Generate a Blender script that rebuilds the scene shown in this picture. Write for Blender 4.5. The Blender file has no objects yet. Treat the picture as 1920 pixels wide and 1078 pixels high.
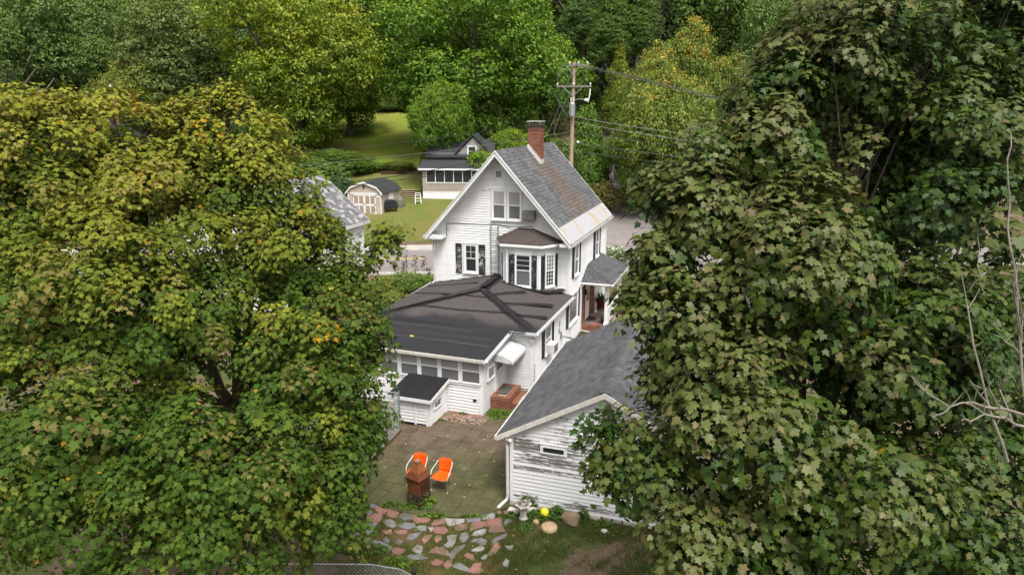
import bpy, bmesh, math, random
import numpy as np
from mathutils import Vector, Matrix
random.seed(7); RNG = np.random.default_rng(11)
SC = bpy.context.scene
COL = SC.collection
R = math.radians

# ---------------------------------------------------------------- camera, light, exposure
cam_d = bpy.data.cameras.new('camera'); cam = bpy.data.objects.new('camera', cam_d); COL.objects.link(cam)
cam.location = (0, 0, 10.43); cam.rotation_euler = (R(90 - 14.49), 0, 0)
cam_d.sensor_width = 36; cam_d.lens = 24.0; cam_d.clip_end = 1000; cam_d.clip_start = .1
SC.camera = cam
W = bpy.data.worlds.new('World'); SC.world = W; W.use_nodes = True
wn = W.node_tree.nodes; wl = W.node_tree.links
bg = wn['Background']
sky = wn.new('ShaderNodeTexSky'); sky.sky_type = 'NISHITA'; sky.sun_disc = False
SUN_EL, SUN_AZ = 60.0, 160.0            # azimuth clockwise from +Y
sky.sun_elevation = R(SUN_EL); sky.sun_rotation = R(SUN_AZ)
sky.air_density = 1.0; sky.dust_density = 6.0; sky.ozone_density = 1.0
hs = wn.new('ShaderNodeHueSaturation'); hs.inputs['Saturation'].default_value = .12
wl.new(sky.outputs[0], hs.inputs['Color']); wl.new(hs.outputs[0], bg.inputs['Color'])
bg.inputs['Strength'].default_value = .12
sd = bpy.data.lights.new('sun', 'SUN'); sun = bpy.data.objects.new('sun', sd); COL.objects.link(sun)
sd.energy = 1.5; sd.angle = R(16); sd.color = (1, .96, .9)
_d = Vector((math.sin(R(SUN_AZ)) * math.cos(R(SUN_EL)), math.cos(R(SUN_AZ)) * math.cos(R(SUN_EL)), math.sin(R(SUN_EL))))
sun.rotation_euler = _d.to_track_quat('Z', 'Y').to_euler(); sun.location = (0, 0, 60)
SC.view_settings.view_transform = 'Standard'; SC.view_settings.look = 'None'
SC.view_settings.gamma = 1; SC.view_settings.exposure = 0.95
SC.view_settings.use_curve_mapping = False
SC.cycles.max_bounces = 6; SC.cycles.diffuse_bounces = 3; SC.cycles.glossy_bounces = 2; SC.cycles.transmission_bounces = 3
SC.cycles.transparent_max_bounces = 4; SC.cycles.use_denoising = True; SC.cycles.caustics_reflective = False; SC.cycles.caustics_refractive = False

# ---------------------------------------------------------------- helpers
class MB:
    def __init__(s): s.v = []; s.f = []; s.c = None
    def poly(s, pts):
        n = len(s.v); s.v += [tuple(p) for p in pts]; s.f.append(tuple(range(n, n + len(pts)))); return s
    def box(s, x0, x1, y0, y1, z0, z1):
        return s.hexa([(x0,y0,z0),(x1,y0,z0),(x1,y1,z0),(x0,y1,z0),(x0,y0,z1),(x1,y0,z1),(x1,y1,z1),(x0,y1,z1)])
    def hexa(s, p):
        n = len(s.v); s.v += [tuple(q) for q in p]
        for f in ((3,2,1,0),(4,5,6,7),(0,1,5,4),(1,2,6,5),(2,3,7,6),(3,0,4,7)): s.f.append(tuple(n + i for i in f))
        return s
    def prism(s, pts, d):
        """pts: planar loop; d: offset vector to the other face"""
        n = len(s.v); k = len(pts); d = Vector(d)
        s.v += [tuple(p) for p in pts] + [tuple(Vector(p) + d) for p in pts]
        s.f.append(tuple(range(n + k - 1, n - 1, -1))); s.f.append(tuple(range(n + k, n + 2 * k)))
        for i in range(k):
            j = (i + 1) % k; s.f.append((n + i, n + j, n + k + j, n + k + i))
        return s
    def bar(s, a, b, w, h=None, up=(0, 0, 1)):
        a = Vector(a); b = Vector(b); h = h or w; t = (b - a).normalized(); up = Vector(up)
        if abs(t.dot(up)) > .95: up = Vector((1, 0, 0))
        x = t.cross(up).normalized() * w / 2; y = x.cross(t).normalized() * h / 2
        return s.hexa([a - x - y, a + x - y, a + x + y, a - x + y, b - x - y, b + x - y, b + x + y, b - x + y])
    def tube(s, pts, r, n=6, cap=True):
        pts = [Vector(p) for p in pts]; rs = r if hasattr(r, '__len__') else [r] * len(pts); base = len(s.v)
        pu = None
        for i, p in enumerate(pts):
            t = (pts[min(i + 1, len(pts) - 1)] - pts[max(i - 1, 0)]).normalized()
            if pu is None:
                pu = Vector((0, 0, 1)) if abs(t.z) < .9 else Vector((1, 0, 0))
            x = t.cross(pu).normalized(); y = x.cross(t).normalized(); pu = y
            for k in range(n):
                a = 2 * math.pi * k / n; s.v.append(tuple(p + (x * math.cos(a) + y * math.sin(a)) * rs[i]))
        for i in range(len(pts) - 1):
            for k in range(n):
                a = base + i * n + k; b = base + i * n + (k + 1) % n; s.f.append((a, b, b + n, a + n))
        if cap:
            s.f.append(tuple(base + k for k in range(n - 1, -1, -1))); s.f.append(tuple(base + (len(pts) - 1) * n + k for k in range(n)))
        return s
    def lathe(s, prof, n=12, c=(0, 0, 0)):
        base = len(s.v)
        for r, z in prof:
            for k in range(n):
                a = 2 * math.pi * k / n; s.v.append((c[0] + r * math.cos(a), c[1] + r * math.sin(a), c[2] + z))
        for i in range(len(prof) - 1):
            for k in range(n):
                a = base + i * n + k; b = base + i * n + (k + 1) % n; s.f.append((a, b, b + n, a + n))
        s.f.append(tuple(base + k for k in range(n - 1, -1, -1))); s.f.append(tuple(base + (len(prof) - 1) * n + k for k in range(n)))
        return s
    def mesh(s, name):
        me = bpy.data.meshes.new(name); me.from_pydata(s.v, [], s.f); me.update(); return me
    def build(s, name, m, parent=None, loc=None, rz=0, smooth=False, bevel=0):
        me = s.mesh(name)
        bm = bmesh.new(); bm.from_mesh(me); bmesh.ops.recalc_face_normals(bm, faces=bm.faces)
        if bevel: bmesh.ops.bevel(bm, geom=bm.edges[:] , offset=bevel, segments=1, affect='EDGES')
        bm.to_mesh(me); bm.free()
        if m: me.materials.append(m)
        if smooth:
            for p in me.polygons: p.use_smooth = True
        return link(name, me, parent, loc, rz)
def link(name, me, parent=None, loc=None, rz=0):
    o = bpy.data.objects.new(name, me); COL.objects.link(o)
    if parent: o.parent = parent
    if loc is not None: o.location = loc
    if rz: o.rotation_euler = (0, 0, rz)
    return o
def tag(o, label, cat, group=None, kind=None):
    o['label'] = label; o['category'] = cat
    if group: o['group'] = group
    if kind: o['kind'] = kind
    return o
def thing(name, label, cat, loc=(0, 0, 0), rz=0, group=None):
    o = bpy.data.objects.new(name, None); COL.objects.link(o); o.empty_display_size = .3
    o.location = loc; o.rotation_euler = (0, 0, rz); return tag(o, label, cat, group)
def struct(o): o['kind'] = 'structure'; return o
def stuff(o): o['kind'] = 'stuff'; return o
def np_mesh(name, V, F, m=None, col=None, smooth=False):
    V = np.asarray(V, np.float32); F = np.asarray(F, np.int32); n, k = F.shape
    me = bpy.data.meshes.new(name); me.vertices.add(len(V)); me.vertices.foreach_set('co', V.ravel())
    me.loops.add(n * k); me.loops.foreach_set('vertex_index', F.ravel())
    me.polygons.add(n); me.polygons.foreach_set('loop_start', np.arange(0, n * k, k, dtype=np.int32))
    if smooth: me.polygons.foreach_set('use_smooth', np.ones(n, bool))
    me.update(calc_edges=True)
    if col is not None:
        a = me.color_attributes.new('col', 'FLOAT_COLOR', 'POINT'); c = np.ones((len(V), 4), np.float32); c[:, :3] = col
        a.data.foreach_set('color', c.ravel())
    if m: me.materials.append(m)
    return me

# ---------------------------------------------------------------- materials
def nm(name):
    m = bpy.data.materials.new(name); m.use_nodes = True; t = m.node_tree; return m, t.nodes, t.links, t.nodes['Principled BSDF']
def noise(n, l, scale, det=4, co=None, vec=None, rough=.55):
    x = n.new('ShaderNodeTexNoise'); x.inputs['Scale'].default_value = scale; x.inputs['Detail'].default_value = det; x.inputs['Roughness'].default_value = rough
    if vec is not None: l.new(vec, x.inputs['Vector'])
    return x.outputs['Fac']
def coords(n, l, kind='Object', sc=(1, 1, 1)):
    if kind == 'World': o = n.new('ShaderNodeNewGeometry').outputs['Position']
    else: o = n.new('ShaderNodeTexCoord').outputs[kind]
    mp = n.new('ShaderNodeMapping'); mp.inputs['Scale'].default_value = sc; l.new(o, mp.inputs['Vector']); return mp.outputs['Vector']
def ramp(n, l, fac, stops):
    r = n.new('ShaderNodeValToRGB'); e = r.color_ramp.elements
    while len(e) < len(stops): e.new(.5)
    for i, (p, c) in enumerate(stops): e[i].position = p; e[i].color = (*c, 1) if len(c) == 3 else c
    if fac is not None: l.new(fac, r.inputs['Fac'])
    return r.outputs['Color']
def mixc(n, l, fac, a, b, mode='MIX'):
    x = n.new('ShaderNodeMix'); x.data_type = 'RGBA'; x.blend_type = mode
    for s, v in ((0, fac), (6, a), (7, b)):
        if isinstance(v, (int, float)): x.inputs[s].default_value = v
        elif isinstance(v, tuple): x.inputs[s].default_value = (*v, 1)
        else: l.new(v, x.inputs[s])
    return x.outputs[2]
def mth(n, l, op, a, b=0.):
    x = n.new('ShaderNodeMath'); x.operation = op
    for s, v in ((0, a), (1, b)):
        if isinstance(v, (int, float)): x.inputs[s].default_value = v
        else: l.new(v, x.inputs[s])
    return x.outputs[0]
def bump(n, l, p, h, st=.3, dist=.02):
    b = n.new('ShaderNodeBump'); b.inputs['Strength'].default_value = st; b.inputs['Distance'].default_value = dist
    l.new(h, b.inputs['Height']); l.new(b.outputs[0], p.inputs['Normal'])
def mat(name, c, c2=None, scale=6, rough=.65, spec=.3, bmp=.15, metal=0, island=0., sc=(1, 1, 1), world=False, objr=0.):
    m, n, l, p = nm(name); v = coords(n, l, 'World' if world else 'Object', sc)
    f = noise(n, l, scale, 5, vec=v)
    c2 = c2 or tuple(x * .72 for x in c)
    o = mixc(n, l, ramp(n, l, f, [(.35, (0,) * 3), (.68, (1,) * 3)]), c2, c)
    f2 = noise(n, l, scale * .17, 2, vec=v)
    o = mixc(n, l, .5, o, ramp(n, l, f2, [(.3, tuple(x * .8 for x in c)), (.7, tuple(min(1, x * 1.15) for x in c))]))
    if island or objr:
        g = n.new('ShaderNodeNewGeometry').outputs['Random Per Island'] if island else n.new('ShaderNodeObjectInfo').outputs['Random']
        a = island or objr
        k = ramp(n, l, g, [(0, (1 - a,) * 3), (1, (1 + a,) * 3)]); o = mixc(n, l, 1., o, k, 'MULTIPLY')
    l.new(o, p.inputs['Base Color']); p.inputs['Roughness'].default_value = rough; p.inputs['Metallic'].default_value = metal
    p.inputs['Specular IOR Level'].default_value = spec
    if bmp: bump(n, l, p, noise(n, l, scale * 5, 3, vec=v), bmp)
    return m
M = {}
M['siding'] = mat('white_siding', (.77, .77, .765), (.62, .61, .59), 1.3, .55, .25, .03, sc=(2.2, 2.2, .6), objr=.05)
M['trim'] = mat('white_trim', (.77, .77, .765), (.68, .68, .67), 4, .45, .4, .03)
M['pinktrim'] = mat('aged_white_trim', (.70, .68, .64), (.40, .33, .28), 9, .6, .3, .1)
M['metal_white'] = mat('white_sheet_metal', (.60, .60, .60), (.52, .52, .51), 3, .35, .5, 0)
M['gutter'] = mat('gutter_paint', (.66, .65, .63), (.45, .42, .38), 5, .4, .5, .03)
M['dark'] = mat('dark_opening', (.012, .012, .013), rough=.5, bmp=0)
M['brick'] = mat('red_brick', (.24, .095, .058), (.14, .058, .04), 14, .85, .2, .3, island=.3)
M['mortar'] = mat('mortar', (.38, .33, .29), (.26, .22, .2), 20, .9, .1, .3)
M['chimcap'] = mat('chimney_cap_metal', (.55, .55, .53), (.32, .30, .28), 8, .4, .5, .05)
M['soot'] = mat('sooty_brick', (.10, .06, .05), (.05, .04, .04), 12, .9, .1, .3, island=.3)
M['galv'] = mat('galvanised', (.42, .43, .44), (.30, .31, .32), 10, .4, .5, .05, metal=.6)
M['wire'] = mat('galvanised_wire', (.30, .30, .29), (.20, .20, .19), 10, .5, .4, 0, metal=.4)
M['cable'] = mat('black_cable', (.03, .03, .03), rough=.5, bmp=0)
M['cablegrey'] = mat('aluminium_cable', (.13, .13, .13), (.08, .08, .08), 3, .4, .5, 0)
M['polewood'] = mat('pole_wood', (.40, .30, .22), (.24, .18, .13), 12, .9, .1, .4, sc=(4, 4, .5))
M['greywood'] = mat('grey_weathered_wood', (.22, .20, .18), (.13, .12, .11), 10, .9, .1, .3, sc=(1, 4, 4))
M['brownwood'] = mat('brown_fence_wood', (.14, .08, .05), (.07, .04, .03), 10, .9, .1, .3, sc=(5, 5, 1))
M['ceramic'] = mat('white_ceramic', (.75, .74, .72), rough=.2, bmp=0)
M['orange'] = mat('orange_plastic', (.80, .105, .004), (.72, .085, .003), 6, .38, .4, .04)
M['chrome'] = mat('pale_metal_tube', (.72, .70, .66), (.58, .56, .52), 6, .3, .5, 0, metal=.3)
M['legmetal'] = mat('grey_leg_metal', (.30, .29, .27), rough=.4, metal=.6, bmp=0)
M['rust'] = mat('rusted_iron', (.20, .062, .022), (.055, .020, .012), 7, .8, .25, .35)
M['rustdark'] = mat('dark_rusted_iron', (.05, .022, .015), (.02, .012, .010), 8, .8, .25, .3)
M['rustlight'] = mat('bright_rust', (.30, .11, .04), (.16, .05, .02), 8, .85, .2, .3)
M['concrete'] = mat('concrete', (.50, .47, .44), (.38, .36, .33), 5, .85, .2, .2)
M['asphalt'] = mat('asphalt_road', (.23, .205, .195), (.19, .17, .16), 3, .9, .2, .15, world=True)
M['drive'] = mat('driveway_asphalt', (.06, .052, .05), (.035, .03, .03), 4, .9, .2, .2, world=True)
M['street'] = mat('side_street_asphalt', (.24, .21, .20), (.17, .15, .145), 2, .9, .2, .15, world=True)
M['sidewalk'] = mat('sidewalk_concrete', (.42, .38, .35), (.34, .31, .28), 4, .9, .2, .1, world=True)
M['yellow'] = mat('yellow_road_paint', (.62, .42, .06), (.45, .31, .06), 6, .7, .2, 0)
M['whitepaint'] = mat('white_road_paint', (.5, .48, .46), rough=.7, bmp=0)
M['urn'] = mat('weathered_white_stone', (.56, .52, .46), (.34, .30, .26), 16, .8, .2, .4)
M['deadleaf'] = mat('dead_leaves', (.20, .15, .11), (.08, .06, .05), 20, .9, .1, .5, island=.4)
M['ball'] = mat('yellow_ball', (.72, .70, .02), (.62, .58, .02), 3, .35, .4, 0)
M['tanstone'] = mat('tan_stone', (.52, .38, .22), (.36, .26, .15), 12, .85, .2, .3)
M['acgrey'] = mat('air_conditioner_casing', (.17, .165, .155), (.13, .125, .12), 6, .5, .3, 0)
M['boulder'] = mat('brown_boulder', (.30, .21, .14), (.17, .12, .08), 9, .9, .15, .5)
M['fstone'] = mat('foundation_stone', (.36, .32, .27), (.22, .20, .17), 9, .9, .15, .5, objr=.25)
M['cottage'] = mat('cottage_shingle_siding', (.34, .29, .25), (.27, .23, .20), 12, .8, .2, .1)
M['cottagegrey'] = mat('cottage_grey_siding', (.27, .26, .25), (.21, .20, .19), 10, .8, .2, .1)
M['shedwall'] = mat('beige_shed_siding', (.46, .38, .33), (.40, .33, .28), 8, .7, .2, .05)
M['shedpanel'] = mat('taupe_door_panel', (.33, .25, .20), (.28, .21, .17), 8, .7, .2, .05)
M['darkroof'] = mat('dark_roof_sheet', (.045, .047, .05), (.03, .03, .033), 6, .8, .2, .2)
M['bark'] = mat('maple_bark', (.13, .105, .085), (.06, .05, .042), 14, .9, .1, .5, sc=(3, 3, .6))
M['barkpale'] = mat('pale_bark', (.24, .21, .18), (.12, .10, .085), 10, .9, .1, .4, sc=(3, 3, .6))
M['barkdead'] = mat('dead_branch_bark', (.27, .24, .20), (.15, .125, .10), 30, .85, .2, .4)
M['doormat'] = mat('dark_doormat', (.045, .047, .03), (.02, .022, .015), 12, .95, .1, .3)
M['pot'] = mat('dark_red_pot', (.09, .02, .015), rough=.35, bmp=0)
M['stool'] = mat('white_step_stool', (.72, .70, .68), rough=.5, bmp=0)
M['timber'] = mat('dark_timber', (.07, .045, .03), (.04, .027, .02), 8, .9, .1, .3)
M['stair'] = mat('stair_timber', (.40, .31, .23), (.28, .22, .16), 8, .9, .1, .3)
M['tarp'] = mat('black_cover', (.02, .021, .024), rough=.4, bmp=.1)
M['grass_blade'] = mat('grass_blades', (.085, .125, .028), (.055, .085, .02), 3, .7, .2, 0, island=.35, world=True)
M['paint_black'] = mat('black_iron', (.02, .02, .02), rough=.5, bmp=0)

def shingle_mat(name, c, c2, stain=False, rnd=.22, obj=False):
    m, n, l, p = nm(name); v = coords(n, l, 'World')
    f = noise(n, l, 40, 3, vec=v); o = mixc(n, l, f, c2, c)
    g = (n.new('ShaderNodeObjectInfo').outputs['Random'] if obj else n.new('ShaderNodeNewGeometry').outputs['Random Per Island'])
    o = mixc(n, l, 1., o, ramp(n, l, g, [(0, (1 - rnd,) * 3), (1, (1 + rnd,) * 3)]), 'MULTIPLY')
    f2 = noise(n, l, .8, 3, vec=v); o = mixc(n, l, 1., o, ramp(n, l, f2, [(.3, (.88,) * 3), (.7, (1.1,) * 3)]), 'MULTIPLY')
    if stain:   # brown run-off stain below the chimney, fixed in the house's own coordinates
        sx = n.new('ShaderNodeSeparateXYZ'); mp = n.new('ShaderNodeMapping'); mp.vector_type = 'POINT'
        g2 = n.new('ShaderNodeNewGeometry').outputs['Position']
        # world -> house frame: rotate by +yaw about the house origin
        su = n.new('ShaderNodeVectorMath'); su.operation = 'SUBTRACT'; su.inputs[1].default_value = (2.6, 29.61, 0); l.new(g2, su.inputs[0])
        ro = n.new('ShaderNodeVectorRotate'); ro.rotation_type = 'Z_AXIS'; ro.inputs['Angle'].default_value = R(19.24); l.new(su.outputs[0], ro.inputs['Vector'])
        l.new(ro.outputs[0], sx.inputs[0])
        nz = noise(n, l, 1.3, 5, vec=v); wob = mth(n, l, 'MULTIPLY', mth(n, l, 'SUBTRACT', nz, .5), 2.2)
        d = mth(n, l, 'ABSOLUTE', mth(n, l, 'ADD', mth(n, l, 'SUBTRACT', sx.outputs[1], 4.0), wob))
        k = ramp(n, l, mth(n, l, 'DIVIDE', d, 2.2), [(.15, (1,) * 3), (1, (0,) * 3)])
        k2 = mth(n, l, 'MULTIPLY', k, ramp(n, l, noise(n, l, 6, 4, vec=v), [(.25, (.25,) * 3), (.65, (1,) * 3)]))
        # only below the chimney (a > -2.7)
        lim = ramp(n, l, mth(n, l, 'ADD', mth(n, l, 'MULTIPLY', sx.outputs[0], .5), 1.5), [(.0, (0,) * 3), (.2, (1,) * 3)])
        k3 = mth(n, l, 'MULTIPLY', mth(n, l, 'MULTIPLY', k2, lim), .62)
        o = mixc(n, l, k3, o, (.135, .082, .048))
    l.new(o, p.inputs['Base Color']); p.inputs['Roughness'].default_value = .9; p.inputs['Specular IOR Level'].default_value = .2
    bump(n, l, p, noise(n, l, 120, 2, vec=v), .3, .01); return m
M['shingle'] = shingle_mat('grey_roof_shingle', (.135, .136, .139), (.07, .07, .073), True)
M['shingle_o'] = shingle_mat('grey_roof_shingle_single', (.135, .136, .139), (.07, .07, .073), True, obj=True)
M['gshingle'] = shingle_mat('garage_shingle', (.118, .117, .121), (.062, .061, .064))
M['gshingle_o'] = shingle_mat('garage_shingle_single', (.118, .117, .121), (.062, .061, .064), obj=True)
M['nshingle'] = None
def lichen_mat():
    m, n, l, p = nm('lichen_spotted_shingle'); v = coords(n, l, 'World')
    f = noise(n, l, 30, 3, vec=v); o = mixc(n, l, f, (.10, .10, .105), (.17, .165, .172))
    g = n.new('ShaderNodeNewGeometry').outputs['Random Per Island']
    o = mixc(n, l, 1., o, ramp(n, l, g, [(0, (.8,) * 3), (1, (1.2,) * 3)]), 'MULTIPLY')
    k = ramp(n, l, noise(n, l, 2.1, 4, vec=v), [(.54, (0,) * 3), (.60, (.85,) * 3)])
    o = mixc(n, l, k, o, (.38, .37, .38)); l.new(o, p.inputs['Base Color']); p.inputs['Roughness'].default_value = .9; return m
M['nshingle'] = lichen_mat()
def glass_mat(name, c, rough=.04):
    m, n, l, p = nm(name); v = coords(n, l, 'Object'); f = noise(n, l, 1.2, 2, vec=v)
    o = mixc(n, l, f, tuple(x * .6 for x in c), c); l.new(o, p.inputs['Base Color'])
    p.inputs['Roughness'].default_value = rough; p.inputs['Specular IOR Level'].default_value = .6
    bump(n, l, p, noise(n, l, 1.5, 1, vec=v), .03, .05); return m
M['glass'] = glass_mat('dark_window_glass', (.035, .038, .040))
M['glass_grey'] = glass_mat('screened_glass', (.17, .17, .175), .15)
M['glass_blind'] = glass_mat('glass_over_blind', (.44, .43, .43), .1)
M['glass_mid'] = glass_mat('mid_grey_glass', (.24, .24, .245), .1)  # mid-grey pane colour, between the screened and the blind panes
def shutter_mat():
    m, n, l, p = nm('weathered_black_shutter'); v = coords(n, l, 'Object', (1, 1, .8))
    k = ramp(n, l, noise(n, l, 9, 5, vec=v, rough=.7), [(.50, (0,) * 3), (.60, (.8,) * 3)])
    lf = ramp(n, l, noise(n, l, 2.5, 2, vec=v), [(.40, (0,) * 3), (.62, (1,) * 3)])
    at = n.new('ShaderNodeAttribute'); at.attribute_type = 'OBJECT'; at.attribute_name = 'wear'
    k = mth(n, l, 'MULTIPLY', mth(n, l, 'MULTIPLY', k, lf), at.outputs['Fac'])
    l.new(mixc(n, l, k, (.016, .017, .02), (.55, .55, .55)), p.inputs['Base Color']); p.inputs['Roughness'].default_value = .6; return m
M['shutter'] = shutter_mat()
def peel_mat():
    m, n, l, p = nm('peeling_white_paint'); v = coords(n, l, 'Object', (1.1, 1, 9))
    at = n.new('ShaderNodeAttribute'); at.attribute_type = 'OBJECT'; at.attribute_name = 'peel'
    a = noise(n, l, 3.2, 6, vec=v, rough=.66); b = noise(n, l, .9, 3, vec=coords(n, l, 'Object', (1, 1, 2)))
    s = mth(n, l, 'ADD', mth(n, l, 'ADD', a, mth(n, l, 'MULTIPLY', mth(n, l, 'SUBTRACT', b, .5), .7)), at.outputs['Fac'])
    k = ramp(n, l, s, [(.635, (0,) * 3), (.655, (1,) * 3)])
    wood = mixc(n, l, noise(n, l, 8, 4, vec=v), (.10, .092, .085), (.26, .24, .225))
    paint = mixc(n, l, noise(n, l, 2.5, 4, vec=v), (.62, .62, .63), (.74, .74, .75))
    l.new(mixc(n, l, k, paint, wood), p.inputs['Base Color']); p.inputs['Roughness'].default_value = .65
    bump(n, l, p, mth(n, l, 'SUBTRACT', 1., k), .35, .004); return m
M['peel'] = peel_mat()
def rolled_mat():
    m, n, l, p = nm('rolled_roofing'); v = coords(n, l, 'World')
    sx = n.new('ShaderNodeSeparateXYZ'); l.new(n.new('ShaderNodeTexCoord').outputs['Object'], sx.inputs[0])
    wob = mth(n, l, 'MULTIPLY', mth(n, l, 'SUBTRACT', noise(n, l, .9, 4, vec=v), .5), 1.5)
    # older brown-grey sheet up the roof, black recoated sheet along the eaves
    t = mth(n, l, 'ADD', sx.outputs[1], wob)
    k = ramp(n, l, mth(n, l, 'MULTIPLY', mth(n, l, 'ADD', t, 6.6), .25), [(.30, (0,) * 3), (.42, (1,) * 3)])
    old = mixc(n, l, noise(n, l, 3, 5, vec=v), (.052, .045, .043), (.086, .074, .070))
    new = mixc(n, l, noise(n, l, 2, 5, vec=coords(n, l, 'Object', (.35, 2.5, 1))), (.016, .016, .0175), (.034, .033, .036))
    l.new(mixc(n, l, k, new, old), p.inputs['Base Color']); p.inputs['Roughness'].default_value = .8; p.inputs['Specular IOR Level'].default_value = .18
    bump(n, l, p, noise(n, l, 60, 3, vec=v), .2, .01); return m
M['rolled'] = rolled_mat()
M['tar'] = mat('tar_coating', (.020, .019, .020), (.013, .012, .013), 5, .75, .2, .3)
def patch_mat():
    m, n, l, p = nm('worn_roofing_patch'); v = coords(n, l, 'World')
    l.new(mixc(n, l, noise(n, l, 3, 5, vec=v), (.06, .055, .056), (.10, .09, .088)), p.inputs['Base Color']); p.inputs['Roughness'].default_value = .75; return m
M['seam'] = mat('chalky_roof_seam', (.060, .058, .062), (.030, .029, .031), 3.5, .8, .2, .1)
M['bayroof'] = mat('brown_black_roll_roof', (.075, .060, .052), (.045, .036, .033), 3, .85, .2, .25)
def corr_mat():
    m, n, l, p = nm('white_metal_flashing'); v = coords(n, l, 'Object')
    k = ramp(n, l, noise(n, l, .9, 4, vec=v), [(.52, (0,) * 3), (.66, (.8,) * 3)])
    l.new(mixc(n, l, k, (.36, .36, .37), (.36, .27, .15)), p.inputs['Base Color']); p.inputs['Roughness'].default_value = .4; p.inputs['Specular IOR Level'].default_value = .5; return m
M['flash'] = corr_mat()
def paver_mat():
    m, n, l, p = nm('mossy_paver'); v = coords(n, l, 'World')
    sx = n.new('ShaderNodeSeparateXYZ'); l.new(n.new('ShaderNodeNewGeometry').outputs['Position'], sx.inputs[0])
    w = mth(n, l, 'MULTIPLY', mth(n, l, 'SUBTRACT', noise(n, l, .8, 4, vec=v), .5), 3.4)
    k = ramp(n, l, mth(n, l, 'MULTIPLY', mth(n, l, 'ADD', mth(n, l, 'SUBTRACT', sx.outputs[1], 17.6), w), .3), [(.15, (0,) * 3), (.8, (1,) * 3)])
    brown = mixc(n, l, noise(n, l, 7, 5, vec=v), (.088, .066, .042), (.145, .108, .074))
    moss = mixc(n, l, noise(n, l, 9, 5, vec=v), (.062, .062, .024), (.112, .108, .050))
    o = mixc(n, l, k, moss, brown)
    o = mixc(n, l, 1., o, ramp(n, l, n.new('ShaderNodeObjectInfo').outputs['Random'], [(0, (.86,) * 3), (1, (1.14, 1.12, 1.12))]), 'MULTIPLY')
    st = ramp(n, l, noise(n, l, 2.2, 3, vec=v), [(.3, (.72,) * 3), (.6, (1.06,) * 3)]); o = mixc(n, l, 1., o, st, 'MULTIPLY')
    l.new(o, p.inputs['Base Color']); p.inputs['Roughness'].default_value = .8; p.inputs['Specular IOR Level'].default_value = .25
    bump(n, l, p, noise(n, l, 45, 3, vec=v), .3, .01); return m
M['paver'] = paver_mat()
def fs_mat(name, c):
    m, n, l, p = nm(name); v = coords(n, l, 'World'); f = noise(n, l, 7, 5, vec=v)
    o = mixc(n, l, f, tuple(x * .62 for x in c), c)
    o = mixc(n, l, 1., o, ramp(n, l, n.new('ShaderNodeObjectInfo').outputs['Random'], [(0, (.72,) * 3), (1, (1.15,) * 3)]), 'MULTIPLY')
    k = ramp(n, l, noise(n, l, 3.2, 5, vec=v), [(.48, (0,) * 3), (.62, (.8,) * 3)]); o = mixc(n, l, k, o, (.085, .085, .035))
    l.new(o, p.inputs['Base Color']); p.inputs['Roughness'].default_value = .75
    bump(n, l, p, noise(n, l, 25, 4, vec=v), .5, .01); return m
FS = [fs_mat('red_flagstone', (.33, .155, .125)), fs_mat('grey_flagstone', (.20, .20, .20)), fs_mat('lilac_flagstone', (.215, .19, .205)), fs_mat('pale_flagstone', (.33, .315, .30))]
def ground_mat(name, g1, g2, d1, d2, sc=1.0, thr=(.46, .56), fine=14):
    m, n, l, p = nm(name); v = coords(n, l, 'World')
    gr = mixc(n, l, noise(n, l, fine, 5, vec=v), g1, g2); di = mixc(n, l, noise(n, l, 5, 5, vec=v), d1, d2)
    k = ramp(n, l, noise(n, l, sc, 5, vec=v), [(thr[0], (0,) * 3), (thr[1], (1,) * 3)])
    l.new(mixc(n, l, k, di, gr), p.inputs['Base Color']); p.inputs['Roughness'].default_value = .95; p.inputs['Specular IOR Level'].default_value = .1
    bump(n, l, p, noise(n, l, 30, 4, vec=v), .6, .04); return m
M['yard'] = ground_mat('yard_soil_and_grass', (.05, .066, .018), (.092, .105, .034), (.115, .080, .052), (.18, .13, .09), .55)
M['field'] = ground_mat('mown_field', (.105, .190, .018), (.175, .245, .030), (.170, .185, .035), (.21, .20, .042), .12, (.42, .60), 2.2)
M['lawn'] = ground_mat('rough_lawn', (.070, .110, .020), (.140, .165, .036), (.13, .135, .040), (.18, .14, .055), .5, (.36, .60), 2.6)
M['moss'] = ground_mat('mossy_joint_soil', (.052, .068, .016), (.10, .098, .026), (.11, .062, .026), (.15, .10, .05), 1.4, (.38, .55))

def leaf_mat(name='maple_leaf', rough=.42, tr=.22, spec=.35, gain=1.):
    m, n, l, p = nm(name); a = n.new('ShaderNodeAttribute'); a.attribute_name = 'col'
    o = a.outputs['Color']
    if gain != 1: o = mixc(n, l, 1., o, (gain,) * 3, 'MULTIPLY')
    geo = n.new('ShaderNodeNewGeometry'); back = mixc(n, l, .45, o, (.16, .18, .10))
    o2 = mixc(n, l, geo.outputs['Backfacing'], o, back)
    l.new(o2, p.inputs['Base Color']); p.inputs['Roughness'].default_value = rough; p.inputs['Specular IOR Level'].default_value = spec
    t = n.new('ShaderNodeBsdfTranslucent'); l.new(mixc(n, l, 1., o, (1.5, 1.6, .7), 'MULTIPLY'), t.inputs['Color'])
    ms = n.new('ShaderNodeMixShader'); ms.inputs[0].default_value = tr; l.new(p.outputs[0], ms.inputs[1]); l.new(t.outputs[0], ms.inputs[2])
    l.new(ms.outputs[0], n['Material Output'].inputs['Surface']); return m
M['leaf'] = leaf_mat('maple_leaf', .6, .16, .10); M['leaf_sheen'] = leaf_mat('sheen_maple_leaf', .48, .14, .22)
M['weedleaf'] = leaf_mat('weed_leaf', .6, .25, .2)
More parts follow.
